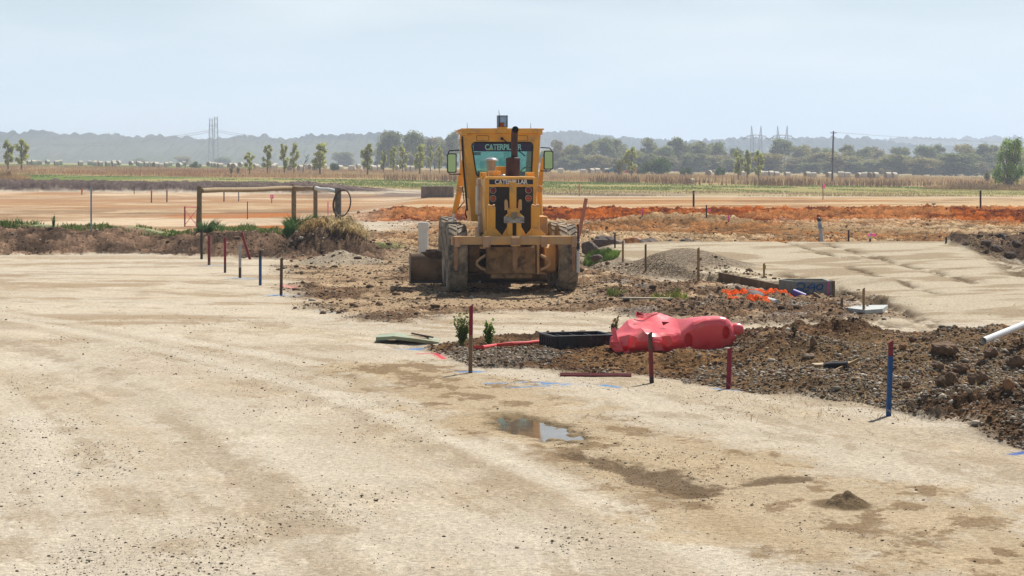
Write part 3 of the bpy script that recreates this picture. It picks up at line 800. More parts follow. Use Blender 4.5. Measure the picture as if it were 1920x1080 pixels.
# roof with its fascia and the two raised panels
m = MB(); rect(m, 865.5,1017.5,240.5,250, yc-.06, 1.62); rect(m, 865.5,876,241,254.2, yc-.07, .25); rect(m, 1008,1017.5,241,252.2, yc-.07, .25)
rect(m, 861.5,868,242.2,244.6, yc-.05, 1.55); rect(m, 1014,1020.5,240.6,243.4, yc-.05, 1.55)
m.build('cab_roof', M_Y, gr, bevel=.008)
M_SEAM = mat('seam', (.13,.06,.02), .7)
m = MB()
for a, b in ((893,917),(969,990)):
    P = inset_round(lx(a,yc), lx(b,yc), lz(264.5,yc), lz(254,yc), .03, 4); Q = inset_round(lx(a,yc)+.008, lx(b,yc)-.008, lz(264.5,yc)+.008, lz(254,yc)-.008, .025, 4)
    ring_panel(m, P, Q, yc-.006, .005)
m.build('panel_seam', M_SEAM, cab)
m = MB()
for k in range(len(hole)):                                                     # black rubber round the glass
    p, q = hole[k], hole[(k+1) % len(hole)]; m.tube([(p[0], yc-.004, p[1]),(q[0], yc-.004, q[1])], .014, 6)
m.build('window_seal', M_BLK, cab)
gm = bpy.data.materials.new('tinted_glass'); gm.use_nodes = True
nt = gm.node_tree; nt.nodes.remove(nt.nodes['Principled BSDF'])
tr = nt.nodes.new('ShaderNodeBsdfTransparent'); tr.inputs[0].default_value = (.20,.54,.50,1)
gl = nt.nodes.new('ShaderNodeBsdfGlossy'); gl.inputs['Roughness'].default_value = .08; gl.inputs[0].default_value = (.75,.9,.9,1)
tn = nt.nodes.new('ShaderNodeTexNoise'); tn.inputs['Scale'].default_value = 5; tn.inputs['Detail'].default_value = 6
tcn = nt.nodes.new('ShaderNodeTexCoord'); nt.links.new(tcn.outputs['Object'], tn.inputs['Vector'])
tmr = nt.nodes.new('ShaderNodeMapRange'); tmr.inputs[1].default_value = .35; tmr.inputs[2].default_value = .75; tmr.inputs[3].default_value = .08; tmr.inputs[4].default_value = .38
nt.links.new(tn.outputs['Fac'], tmr.inputs[0])
df = nt.nodes.new('ShaderNodeBsdfDiffuse'); df.inputs[0].default_value = (.20,.42,.38,1)
m1 = nt.nodes.new('ShaderNodeMixShader'); nt.links.new(tmr.outputs[0], m1.inputs[0]); nt.links.new(tr.outputs[0], m1.inputs[1]); nt.links.new(df.outputs[0], m1.inputs[2])
m2 = nt.nodes.new('ShaderNodeMixShader'); m2.inputs[0].default_value = .08; nt.links.new(m1.outputs[0], m2.inputs[1]); nt.links.new(gl.outputs[0], m2.inputs[2])
nt.links.new(m2.outputs[0], nt.nodes['Material Output'].inputs['Surface'])
m = MB(); n = len(hole); m.add([(p[0], yc+.03, p[1]) for p in hole], [tuple(range(n))]); rw = m.build('rear_window', gm, cab)
gm2 = mat('clear_glass', (.5,.5,.5), .1); 
nt = gm2.node_tree; t2 = nt.nodes.new('ShaderNodeBsdfTransparent'); t2.inputs[0].default_value = (.8,.95,.93,1); nt.links.new(t2.outputs[0], nt.nodes['Material Output'].inputs['Surface'])
m = MB(); m.add([(p[0], yd-.02, p[1]) for p in hole], [tuple(range(n))]); m.build('front_window', gm2, cab)
m = MB()
for s, xf in ((0, xl), (1, xr)):
    o_ = .02 if s == 0 else -.02
    m.add([(xf(1.75-GZ)+o_, yc+.16, 1.75-GZ),(xf(1.75-GZ)+o_, yd-.16, 1.75-GZ),(xf(zc1)+o_, yd-.16, zc1),(xf(zc1)+o_, yc+.16, zc1)], [(0,1,2,3)])
m.build('side_window', gm2, cab)
# sun strip with lettering
zt, zb = WO[0][1]-.012, lz(283.8,yc)
m = MB(); m.prism([(lx(887.5,yc),zt-.03),(lx(890,yc),zt),(lx(994,yc),zt),(lx(997,yc),zt-.03),(lx(997.5,yc),zb),(lx(888.2,yc),zb)], yc+.018, yc+.022)
strip = m.build('sun_strip', mat('sun_strip', (.030,.022,.065), .35), gr)
lettering('CATERPILLAR', lx(909.5,yc), lx(978.5,yc), lz(281.2,yc), lz(270.2,yc), yc+.014, mat('teal_letters', (.30,.66,.62), .5), strip)
m = MB(); m.prism([(lx(916,yc), lz(281.5,yc)),(lx(924.4,yc), lz(281.5,yc)),(lx(920.2,yc), lz(276.8,yc))], yc+.009, yc+.012); m.build('emblem', mat('emblem_green', (.36,.42,.05), .5), strip)
# inside of the cab
m = MB(); xcb = (CO[0][0]+CO[1][0])/2
m.box((xcb,2.55,zc0+.45),(.5,.5,.14)); m.box((xcb,2.32,zc0+.75),(.5,.14,.5), rx=-.1); m.b2(xcb-.6,xcb+.6,yd-.3,yd-.06,zc0+.12,lz(322,yd))
m.build('seat', mat('seat_dark', (.02,.035,.055), .8), cab, bevel=.03)
m = MB(); sw = Vector((lx(990,2.9), 2.85, lz(325,2.9)))
pts = [sw+Vector((.16*math.cos(R(a)), .05*math.sin(R(a)), .13*math.sin(R(a)))) for a in range(0, 361, 24)]
m.tube(pts, .014, 6); m.tube([sw, sw+Vector((0,.2,-.4))], .03, 8)
for px in (892, 897): m.tube([(lx(px,2.7),2.7,lz(340,2.7)),(lx(px,2.7),2.7,lz(320,2.7))], .012, 6)
rect(m, 888,901.5,285,291, yc+.09, .12)
m.build('controls', M_BLK, cab)
# wiper
m = MB(); m.tube([(lx(941,yc), yc-.03, lz(260,yc)),(lx(962,yc), yc-.03, lz(275,yc)),(lx(985,yc), yc-.025, lz(292.5,yc))], .011, 6); m.lathe([(.03,-.05),(.03,0)], (lx(941,yc),yc,lz(260,yc)), 'Y', 10)
m.build('wiper', M_BLK, gr)
# work light box on the roof
m = MB(); rect(m, 932.5,951.5,238,249.5, yc-.10, .12); m.build('lamp_bracket', M_Y, gr, bevel=.006)
m = MB(); x0, x1, z0, z1 = lx(932.3,yc), lx(951.7,yc), lz(238.5,yc), lz(216.5,yc)
P = [(x0,z0),(x1,z0),(x1,z1),(x0,z1)]; Q = [(x0+.014,z0+.014),(x1-.014,z0+.014),(x1-.014,z1-.014),(x0+.014,z1-.014)]
ring_panel(m, P, Q, yc-.06, .20); rl = m.build('roof_lamp', mat('dark_alu', (.16,.16,.15), .4, metal=.4), gr)
gm3 = bpy.data.materials.new('prismatic_glass'); gm3.use_nodes = True
nt = gm3.node_tree; b_ = nt.nodes['Principled BSDF']; b_.inputs['Roughness'].default_value = .3
ch = nt.nodes.new('ShaderNodeTexChecker'); ch.inputs['Scale'].default_value = 46; ch.inputs[1].default_value = (.50,.56,.60,1); ch.inputs[2].default_value = (.22,.27,.31,1)
tcn = nt.nodes.new('ShaderNodeTexCoord'); nt.links.new(tcn.outputs['Object'], ch.inputs['Vector']); nt.links.new(ch.outputs[0], b_.inputs['Base Color'])
t3 = nt.nodes.new('ShaderNodeBsdfTransparent'); t3.inputs[0].default_value = (.75,.85,.95,1); mm3 = nt.nodes.new('ShaderNodeMixShader'); mm3.inputs[0].default_value = .45
nt.links.new(b_.outputs[0], mm3.inputs[1]); nt.links.new(t3.outputs[0], mm3.inputs[2]); nt.links.new(mm3.outputs[0], nt.nodes['Material Output'].inputs['Surface'])
m = MB(); m.b2(x0+.014, x1-.014, yc+.03, yc+.04, z0+.014, z1-.014); m.b2(x0+.05, x0+.058, yc-.05, yc+.02, z0+.014, z1-.014); m.build('lamp_glass', gm3, rl)
m = MB(); rect(m, 937,945.5,229.5,238.6, yc-.09, .09); m.build('lamp_socket', mat('rust_orange', (.28,.07,.02), .7), rl, bevel=.01)
m = MB()
m.tube([(lx(935.3,yc),yc-.04,lz(240,yc)),(lx(935.8,yc),yc-.04,lz(214,yc)),(lx(934.6,yc),yc-.04,lz(206,yc))], [.008,.006,.003], 6); m.build('antenna', M_BLK, gr)
for px, t in ((876.5,229.5),(995.5,230)):
    m = MB(); m.tube([(lx(px,2.4),2.4,lz(242,2.4)),(lx(px-.6,2.4),2.4,lz(t,2.4))], [.007,.003], 5); m.build('antenna', M_BLK, gr)
# door edge, hand rail and mirrors
m = MB(); m.tube([(lx(866,yc),yc-.02,lz(259,yc)),(lx(862.5,yc),yc-.02,lz(261,yc)),(lx(863,yc),yc-.02,lz(300,yc)),(lx(866,yc),yc-.02,lz(324,yc)),(lx(866,yc),yc-.02,lz(328,yc))], .012, 8); m.build('grab_rail', M_Y, gr)
m = MB(); m.tube([(lx(866.5,yc+.1),yc+.1,lz(256,yc)),(lx(869,yc+.1),yc+.1,lz(310,yc)),(lx(876,yc+.1),yc+.1,lz(395,yc))], .02, 6); m.build('door_edge', M_RUST, gr)
for (a, b, t, bo, side) in ((838.5,856.5,287.5,324,-1),(1019.5,1037.8,282.5,318,1)):
    ymr = 2.0
    P = inset_round(lx(a,ymr), lx(b,ymr), lz(bo,ymr), lz(t,ymr), .03, 4)
    m = MB(); m.prism(P, ymr, ymr+.05); mir = m.build('side_mirror', M_BLK, gr, bevel=.006)
    Q = inset_round(lx(a,ymr)+.02, lx(b,ymr)-.02, lz(bo,ymr)+.02, lz(t,ymr)-.02, .025, 4)
    m = MB(); m.prism(Q, ymr-.010, ymr-.007); zm_ = (lz(bo,ymr)+lz(t,ymr))/2; m.v = [(v[0], v[1]-(v[2]-zm_)*.014, v[2]) for v in m.v]
    mm_ = MATS.get('mirror') or mat('mirror', (.55,.62,.62), .04, metal=1, var=.0)
    m.build('mirror_glass', mm_, mir)
    xa = lx(b if side < 0 else a, ymr); xe = lx(866 if side < 0 else 1013.5, ymr); xo = lx((a+b)/2, ymr)
    m = MB()
    for pz, dz in ((t-5, 1), (bo+2.5, -1)):
        z_ = lz(pz, ymr); m.tube([(xe,ymr+.02,lz(pz-1 if dz > 0 else pz,ymr)),(lx(843 if side < 0 else 1031,ymr),ymr+.02,z_),(lx(840.5 if side < 0 else 1034.5,ymr),ymr+.02,z_-.05*dz)], .012, 6)
    m.build('mirror_bracket', M_BLK, mir)

# blade lift arms and cylinders ahead of the cab
yl = 3.6
for side, (top, eye, barrel, rod) in ((-1, ((868.5,300),(862.5,355),(851.5,400),(846.5,427))), (1, ((1019,296),(1011,354),(1012,404),(1013,430)))):
    m = MB(); w_ = 5.5
    m.prism(outline([(top[0]-w_*.6,top[1]),(top[0]+w_*.6,top[1]),(eye[0]+w_,eye[1]+4),(eye[0]-w_-(2 if side < 0 else -2),eye[1]+4)], yl), yl+.04, yl+.12)
    arm = m.build('lift_arm', M_Y, gr, bevel=.01)
    m = MB(); ec = (lx(eye[0],yl), yl, lz(eye[1],yl))
    m.lathe([(.02,-.10),(.035,-.11),(.05,-.10),(.065,-.10),(.072,-.08),(.072,.08)], ec, 'Y', 24); m.build('pivot_eye', M_Y2, arm, smooth=True)
    m = MB(); b0 = Vector(ec)+Vector((0,-.02,0)); b1 = Vector((lx(barrel[0],yl), yl-.1, lz(barrel[1],yl))); b2_ = Vector((lx(rod[0],yl), yl-.15, lz(rod[1],yl)))
    m.tube([b0, b1], [.062,.058], 14); cyl = m.build('lift_cylinder', M_Y, gr, smooth=True)
    m = MB(); m.tube([b1, b2_], .027, 10); m.build('cylinder_rod', mat('chrome_rod', (.75,.74,.72), .3, metal=.3, var=.05), cyl, smooth=True)
m = MB(); m.tube([(lx(853,yl),yl-.12,lz(398,yl)),(lx(870,yl),yl-.1,lz(378,yl)),(lx(867,yl),yl-.1,lz(350,yl))], .012, 6); m.tube([(lx(874,2),1.95,lz(392,2)),(lx(872,2),1.9,lz(400,2)),(lx(875,2),1.95,lz(408,2))], .014, 6); m.build('hydraulic_hose', M_BLK, gr)
# main frame and front axle ahead of the cab
m = MB(); m.b2(-.16,.16,3.2,6.3,1.25,1.55); m.b2(-.75,.75,6.0,6.2,.55,.75); m.b2(-.2,.2,5.9,6.6,.7,1.4); m.b2(-.5,.5,1.7,3.3,.8,1.15)
m.build('main_frame', M_Y2, gr, bevel=.02)

# ripper: toolbar, sleeves, shanks, masts, lift cylinder
yr_ = -1.25
m = MB(); rect(m, 846.5,1081,443,458.5, yr_, .20); rect(m, 915,1016,442.5,459, yr_-.012, .05)
m.build('ripper_bar', M_Y2, gr, bevel=.008)
for a, b, t, bo in ((846.3,850.5,442,459.5),(852,862.5,443.5,462),(905.5,916.5,443.5,463.5),(960,974.5,446,460.5),(1014.5,1026,443,463),(1071.5,1081.5,442.5,463)):
    m = MB(); x0, x1 = lx(a,yr_), lx(b,yr_); z0, z1 = lz(bo,yr_), lz(t,yr_)
    P = [(x0,yr_-.06),(x1,yr_-.06),(x1,yr_+.02),(x0,yr_+.02)]
    m.b2(x0,x1,yr_-.06,yr_-.045,z0,z1); m.b2(x0,x0+.012,yr_-.045,yr_,z0,z1); m.b2(x1-.012,x1,yr_-.045,yr_,z0,z1)
    m.build('shank_sleeve', mat('sleeve', (.44,.25,.14), .65, var=.2, dirt=(.42,.30,.20), dirt_amt=.6), gr, bevel=.004)
m = MB(); rect(m, 958.5,976,458.5,462, yr_-.10, .14); rect(m, 959,975,444.5,448, yr_-.10, .14); m.build('hitch_flange', M_Y2, gr, bevel=.008)
for (px, w_, t, bo, tip) in ((855.5,3.6,462,495,507),(965.8,4.2,462,496,507),(1076,3.0,463,500,509)):
    ys = yr_-.03
    m = MB(); m.prism([(lx(px-w_,ys),lz(t,ys)),(lx(px+w_,ys),lz(t,ys)),(lx(px+w_,ys),lz(bo,ys)),(lx(px+w_*.55,ys),lz(tip,ys)),(lx(px-w_*.55,ys),lz(tip,ys)),(lx(px-w_,ys),lz(bo,ys))], ys, ys+.05)
    m.build('ripper_shank', mat('shank', (.30,.165,.085), .7, var=.25, scale=8), gr, bevel=.006)
ymm = -.95
for (a, b) in ((914.5,929),(996.5,1012)):
    m = MB(); rect(m, a+1.5,b,388,443, ymm, .10); rect(m, a,a+2,386,441, ymm-.03, .14)
    mast = m.build('ripper_mast', M_Y, gr, bevel=.006)
    m = MB(); zz = lz(387.5,ymm)
    for q in (a+1, b-4.5): m.tube([(lx(q,ymm),ymm+.05,zz),(lx(q+3.5,ymm),ymm+.05,zz)], .045, 12)
    m.tube([(lx(a+3,ymm),ymm+.05,zz),(lx(b-3,ymm),ymm+.05,zz)], .03, 10)
    m.build('pin_boss', M_Y2, mast, smooth=True)
m = MB()                                                      # gusset plates with the pointed openings
for P in ([(914.5,428),(929,428),(941.5,441),(941.5,445),(914.5,445)],[(914.5,430),(914.5,445),(904,445),(904,441)],
          [(951,425),(951,445),(941.5,445),(941.5,441)],[(977,425),(977,445),(986,445),(986,441)],[(996.5,428),(1012,428),(1012,445),(986,445),(986,441)],[(1012,430),(1024,441),(1024,445),(1012,445)]):
    m.prism(outline(P, ymm), ymm-.02, ymm+.03)
for P in ([(951,417),(960.5,417),(960.5,445),(951,445)],[(968,417),(977,417),(977,445),(968,445)]): m.prism(outline(P, ymm), ymm-.06, ymm+.06)
m.build('ripper_frame', M_Y, gr, bevel=.006)
m = MB(); rect(m, 952.5,974.5,391,406, ymm-.02, .16); m.prism(outline([(952,400),(975,400),(983,407),(945,407)], ymm-.04), ymm-.04, ymm+.0)
m.build('link_block', M_Y, gr, bevel=.01)
for a, b in ((946.5,951.5),(973,978)):
    m = MB(); m.prism(outline([(a,378),(a+1.5,374.5),(b-1,374.5),(b,378),(b+(1.5 if a < 960 else 0),394),(a-(0 if a < 960 else 1.5),394)], ymm), ymm-.06, ymm+.10); m.build('clevis_ear', M_Y2, gr, bevel=.006)
m = MB(); rect(m, 956,968.3,341,392, ymm+.02, .12); m.build('ripper_cylinder', M_Y, gr, bevel=.006)
m = MB(); rect(m, 945,983,406.3,418.3, ymm-.09, .04); pl = m.build('worn_plate', M_GREY, gr, bevel=.006)
m = MB(); zc_ = lz(403,ymm); m.lathe([(.06,-.07),(.06,.02),(.02,.04)], (lx(963.5,ymm),ymm-.05,zc_), 'Y', 18); m.prism(outline([(957.5,405),(969.5,405),(965,412),(962,412)], ymm-.1), ymm-.11, ymm-.088); m.build('hitch_pin', mat('dull_khaki', (.22,.18,.12), .6), pl, bevel=.006)
# tow hooks either side of the axle
for s in (-1, 1):
    xh = .52*s; P = []
    m = MB()
    m.tube([(xh,-.5,.72),(xh+.10*s,-.5,.66),(xh+.17*s,-.5,.60),(xh+.17*s,-.5,.54),(xh+.10*s,-.5,.48),(xh,-.5,.44)], .03, 8)
    m.b2(xh-.06*s-.02, xh-.06*s+.03, -.55,-.2,.36,1.0); m.build('tow_hook', M_Y2, gr, bevel=.01)

# blade
yb = 2.75
bl = bpy.data.objects.new('blade', None); COL.objects.link(bl); bl.parent = gr; bl.empty_display_size = .2
bl.location = (lx(768,yb)+1.72, yb, 0); bl.rotation_euler = (0, 0, R(-2))
m = MB(); prof = []
for k in range(13):
    q = R(-52+104*k/12); prof.append((.12-.30*math.cos(q)+.10, .34+.34*math.sin(q)))
back = [(p[0]-.022, p[1]) for p in prof]
m.prism([(p[0]*1.0, p[1]) for p in prof]+list(reversed(back)), -1.72, 1.72, 'YZ')
m.build('moldboard', M_BLADE, bl, smooth=True)
m = MB(); m.box((0,.05,.06),(3.44,.03,.13), rx=R(-20)); m.build('cutting_edge', mat('edge_steel', (.10,.075,.055), .5, metal=.3), bl)
m = MB()
for s in (-1, 1): m.b2(s*1.70-.015, s*1.70+.015, -.16,.14,.04,.64)
m.build('end_bit', mat('scuffed_edge', (.34,.28,.22), .55, var=.35, scale=8), bl, bevel=.008)
m = MB(); m.b2(-1.2,1.4,-.16,-.11,.20,.27); m.b2(-1.2,1.4,-.15,-.10,.44,.50); m.build('slide_rail', M_BLADE, bl)
m = MB(); ypx = 2.2
m.tube([(lx(872,ypx),ypx,lz(509.5,ypx)),(lx(935,ypx),ypx,lz(509,ypx))], .055, 14); m.tube([(lx(945,ypx),ypx,lz(509,ypx)),(lx(1005,ypx),ypx,lz(509,ypx))], .045, 14); m.tube([(lx(934,ypx),ypx,lz(508,ypx)),(lx(946,ypx),ypx,lz(508,ypx))], .065, 14)
m.tube([(lx(1003,ypx),ypx,lz(509,ypx)),(lx(1026,ypx),ypx,lz(509,ypx))], .06, 14)
m.build('side_shift_cylinder', mat('dusty_rod', (.34,.27,.20), .6, var=.25), gr, smooth=True)
# spilt earth lying on top of the blade
def lump(name, c, r, s, matl, label=None, cat=None, n=3, rough=.28, seed=0, group=None, parent=None, squash=(1,1,1)):
    import bmesh
    bm = bmesh.new(); bmesh.ops.create_icosphere(bm, subdivisions=n, radius=1)
    co_ = np.array([v.co[:] for v in bm.verts])
    d = rough*(fbm(co_[:,0]*1.6+seed*3.1+co_[:,2], co_[:,1]*1.6-seed*1.7+co_[:,2]*.7, 300+seed, 3)+.35*np.abs(vn(co_[:,0]*5+co_[:,2]*3, co_[:,1]*5-co_[:,2]*2, 310+seed)))
    rg_ = np.random.default_rng(seed+5)
    for k in range(9):                                         # planes broken off
        nrm = rg_.normal(size=3); nrm /= np.linalg.norm(nrm); h = rg_.uniform(.55, .85)
        dd = co_@nrm; co_ = np.where((dd > h)[:, None], co_-(dd-h)[:, None]*nrm*.8, co_)
    co_ = co_*(1+d)[:, None]
    for v, p in zip(bm.verts, co_): v.co = (p[0]*r*squash[0], p[1]*r*squash[1], p[2]*r*squash[2])
    me = bpy.data.meshes.new(name); bm.to_mesh(me); bm.free()
    o = link_mesh(name, me, parent, matl); o.location = c
    if label: tag(o, label, cat, group)
    return o
M_SOIL = mat('dark_soil', (.12,.085,.06), .95, var=.45, scale=9, bump=.6, bscale=25)
o = lump('soil_heap', gr.matrix_basis @ Vector((bl.location.x-1.12, yb-.02, .60)), .20, 1, M_SOIL, 'clump of dark earth lying on the top edge of the grader blade', 'soil', seed=3, squash=(1.5,.6,.55), n=4, rough=.55)
# ------------------------------------------------------------------ survey stakes
def wood(nm, c, **k): return mat(nm, c, rough=.75, var=.25, scale=14, **k)
WHITE_CHIP = (.50,.46,.42)
S_MAROON = wood('stake_maroon', (.16,.022,.026), dirt=WHITE_CHIP, dirt_amt=.02, dscale=26)
S_DKRED = wood('stake_dark_red', (.20,.014,.030), dirt=WHITE_CHIP, dirt_amt=-.05, dscale=24)
S_BROWN = wood('stake_brown', (.085,.050,.036), dirt=WHITE_CHIP, dirt_amt=-.02, dscale=26)
S_BLUE = wood('stake_blue', (.018,.075,.22), dirt=(.4,.45,.5), dirt_amt=-.05, dscale=26)
S_GREY = wood('stake_grey', (.33,.31,.30)); S_BLACK = wood('stake_black', (.030,.024,.022))
S_TAN = wood('stake_tan', (.30,.185,.085)); S_WOOD = wood('stake_wood', (.17,.105,.060)); S_ORG = mat('flag_orange', (.75,.20,.03), .6, transl=.3)
S_PINK = mat('pink_ribbon', (.85,.13,.38), .5, transl=.35); S_WHITE = mat('white_paint', (.62,.61,.58), .6, dirt=(.35,.27,.18), dirt_amt=.3)

def stake(px, pt, pb, wpx, segs, label, lean=0.0, group='survey stakes standing round the site', flag=None, Y=None, twist=None):
    """segs: (material, lower, upper) shares of the height; lean in photo pixels at the top"""
    if Y is None: p = hit(px, pb)
    else: p = at(px, pb, Y)
    s = F/p.y
    h = (pb-pt)/s; w_ = max(wpx/s, .018); dx = lean/s
    e = empty('survey_stake', p, label, 'stake', group)
    tw = random.uniform(-.5, .5) if twist is None else twist
    for i, (mt, a, b) in enumerate(segs):
        m = MB()
        a0 = -.12/h if a == 0 else a
        n0_, n1_ = a0, b
        q = [Vector((dx*n0_, 0, h*n0_)), Vector((dx*n1_, 0, h*n1_))]
        vs = []
        for k, c in enumerate(q):
            ww = w_*(1.0 if (k == 0 or b < 1) else .96)
            for sx, sy in ((-1,-1),(1,-1),(1,1),(-1,1)):
                x, y = sx*ww/2, sy*ww*.42
                vs.append(c+Vector((x*math.cos(tw)-y*math.sin(tw), x*math.sin(tw)+y*math.cos(tw), (.012*sx if (k and b == 1) else 0))))
        m.add(vs, [(0,3,2,1),(4,5,6,7),(0,1,5,4),(1,2,6,5),(2,3,7,6),(3,0,4,7)])
        m.build('painted_band' if b == 1 and len(segs) > 1 else 'stake_post', mt, e, bevel=.003)
    if flag:
        mt, fx, fy, fw, fh = flag                      # ribbon centred fx, fy photo pixels from the stake top
        g = np.random.default_rng(int(px)); m = MB(); cols, rows_ = 6, 4
        vs = []
        for i in range(cols+1):
            for j in range(rows_+1):
                u, v = i/cols-.5, j/rows_-.5
                vs.append((dx+(fx+u*fw)/s, -.02-.05*math.sin(u*5+1)+g.normal(0,.008), h-(fy+v*fh+u*u*fh*.8)/s+g.normal(0,.01)))
        fs = [(i*(rows_+1)+j, (i+1)*(rows_+1)+j, (i+1)*(rows_+1)+j+1, i*(rows_+1)+j+1) for i in range(cols) for j in range(rows_)]
        m.add(vs, fs); m.build('ribbon', mt, e)
    return e

T = 1.0
stake(378, 430, 486, 4.2, [(S_BLACK,0,T)], 'black-brown stake at the far left end of the row on the pale pad', group='stakes in the row along the left pad')
stake(392, 442, 497, 4.2, [(S_WOOD,0,.12),(S_MAROON,.12,T)], 'maroon stake next to the black-brown one at the left end of the row', group='stakes in the row along the left pad')
stake(422, 446, 511.5, 4.2, [(S_BROWN,0,.28),(S_DKRED,.28,T)], 'dark red stake with a bare grey-brown foot, left of the pale grey stake', group='stakes in the row along the left pad')
stake(450, 456, 521, 4.2, [(S_BROWN,0,.3),(S_GREY,.3,T)], 'pale grey stake with a dark foot in the row on the left pad', group='stakes in the row along the left pad')
stake(469, 436, 486.5, 4.6, [(S_MAROON,0,T)], 'leaning maroon stake tilted against the dirt bank behind the row', lean=-16, group='stakes in the row along the left pad')
stake(488, 470, 535, 4.4, [(S_BLUE,0,.78),(S_BLACK,.78,T)], 'blue stake with a dark top in the row on the left pad', group='stakes in the row along the left pad')
stake(527, 484, 553, 4.6, [(S_BROWN,0,T)], 'dark brown stake flecked white, nearest the camera in the left row', group='stakes in the row along the left pad', lean=1)
near = 'stakes along the edge of the spoil berm'
stake(882, 573, 699, 7.2, [(S_WOOD,0,.56),(S_DKRED,.56,T)], 'tall stake, dark red above and bare wood below, beside the green weeds', lean=1.5, group=near)
stake(1222, 624, 718, 7.0, [(S_BLACK,0,.12),(S_MAROON,.12,.66),(S_BROWN,.66,T)], 'weathered brown stake in front of the crushed red barrier', lean=-3, group=near)
stake(1366, 653, 729, 8.0, [(S_DKRED,0,T)], 'dark red stake just below the right end of the crushed barrier', lean=2.5, group=near)
stake(1666, 640, 780, 8.6, [(S_BLUE,0,.80),(S_MAROON,.80,T)], 'tall blue stake with a maroon top at the foot of the spoil berm', lean=4.5, group=near, twist=.15)
pm = 'stakes round the right-hand pad'
stake(1168, 451, 491, 3.6, [(S_TAN,0,T)], 'light brown stake with a white rag at its top, beside the boulders', group=pm, flag=(S_WHITE, 1.5, 3, 3, 7))
stake(1210.5, 458, 507.5, 3.6, [(S_WOOD,0,T)], 'brown stake on the left slope of the right-hand pad', group=pm)
stake(1309.5, 465, 525.5, 4.0, [(S_TAN,0,T)], 'tall light brown stake in front of the dark gravel heap', group=pm)
stake(1432.5, 493, 521, 3.8, [(S_TAN,0,T)], 'light brown stake with a yellow ribbon behind the timber formwork', group=pm, flag=(mat('yellow_ribbon', (.55,.62,.05), .5, transl=.3), 2.5, 6, 2.5, 8))
stake(1153, 436, 465, 3.0, [(S_BLACK,0,T)], 'thin black stake behind the boulders right of the grader', group=pm)
stake(1578.5, 558, 576, 4.4, [(S_WOOD,0,T)], 'short cut-off brown stake beside the concrete slab', group=pm)
stake(1619.5, 541, 586, 4.6, [(S_TAN,0,T)], 'yellowish wooden stake standing at the concrete slab', group=pm)
bk = 'stakes on the ground behind the right-hand pad'
stake(1300.5, 358, 388, 3.0, [(S_BLACK,0,T)], 'dark stake with a pink top on the crest of the orange ridge', group=bk, flag=(S_PINK, 0, 4, 3.2, 3.5))
stake(1324.5, 384, 407, 2.4, [(S_BLACK,0,T)], 'dark stake with a pink ribbon blowing right against the orange ridge', group=bk, flag=(S_PINK, 4, 10, 9, 2.5))
stake(1366, 404, 413, 2.4, [(S_TAN,0,T)], 'short stub with a pink ribbon on the brown mound below the ridge', group=bk, flag=(S_PINK, 0, 4, 4.5, 9))
stake(1204.5, 392, 405, 2.4, [(S_TAN,0,T)], 'short stub with a pink ribbon left of the brown mound', group=bk, flag=(S_PINK, 0, 5, 4, 10))
stake(1543, 345, 374, 1.6, [(S_TAN,0,T)], 'thin peg with a pink flag by the straw field, right of the pole', group=bk, flag=(S_PINK, 1.5, 4, 5, 7))
stake(1086, 345, 368, 1.6, [(S_TAN,0,T)], 'thin peg with a pink flag near the pale wet strip right of the grader', group=bk, flag=(S_PINK, .5, 5, 3, 7))
stake(1838.5, 357, 388, 3.4, [(S_BROWN,0,T)], 'dark brown stake standing on the orange ridge near the green strip', group=bk)
stake(1591, 431, 452, 3.2, [(S_BROWN,0,T)], 'dark brown stub at the back edge of the right pad', group=bk)
stake(1631.5, 436, 453, 3.0, [(S_BROWN,0,.35),(S_WHITE,.35,T)], 'white-topped stub with a long pink ribbon at the back of the pad', group=bk, flag=(S_PINK, 4, 4, 15, 4))
stake(1774, 444, 456, 3.6, [(S_BROWN,0,T)], 'short brown stub at the right end of the back pad edge', group=bk)
stake(1536.5, 428, 451, 2.6, [(S_BLACK,0,T)], 'black stake touching the leaning grey pipe', group=bk)
lb = 'thin stakes scattered over the sandy pad on the left'
stake(284, 357, 380, 1.9, [(S_WOOD,0,T)], 'thin stake with an orange top, left of the two on the sandy pad', group=lb, flag=(S_ORG, 0, 3, 3.6, 4))
stake(313, 355, 379, 2.0, [(S_WOOD,0,T)], 'thin stake with a small orange cap, right of the two on the sandy pad', group=lb, flag=(S_ORG, 0, 1.5, 2.2, 2.6))
stake(153.5, 354.5, 365, 1.7, [(S_WOOD,0,T)], 'short stake with an orange ribbon on the dark topsoil ridge', group=lb, flag=(S_ORG, 0, 2, 4, 4))
stake(251.5, 348, 364, 1.4, [(S_BROWN,0,T)], 'thin dark stake on the dark topsoil ridge', group=lb)
stake(420, 360, 378, 2.2, [(S_WOOD,0,T)], 'brown stake seen under the long timber rail', group=lb)
stake(447.5, 357, 378, 2.0, [(S_GREY,0,T)], 'whitish stake seen under the long timber rail', group=lb)
stake(464, 378, 411, 1.9, [(S_WOOD,0,T)], 'thin brown stake below the middle of the long timber rail', group=lb)
stake(615, 378, 404, 1.6, [(S_PINK,0,T)], 'thin pink stake behind the end posts of the timber rail fence', group=lb)
e_ = stake(509.5, 369, 381, 1.4, [(S_WOOD,0,T)], 'thin stake carrying a pink tag lettered E beyond the rail fence', group=lb)
m = MB(); s_ = F/e_.location.y; hh = 12/s_; m.b2(-2.6/s_, 3.4/s_, -.03,-.02, hh-3.4/s_, hh+4/s_); tg = m.build('pink_tag', S_PINK, e_)
lettering('E', -1.2/s_, 1.8/s_, hh-2.2/s_, hh+2.8/s_, -.034, mat('tag_white', (.8,.75,.75), .5), tg)
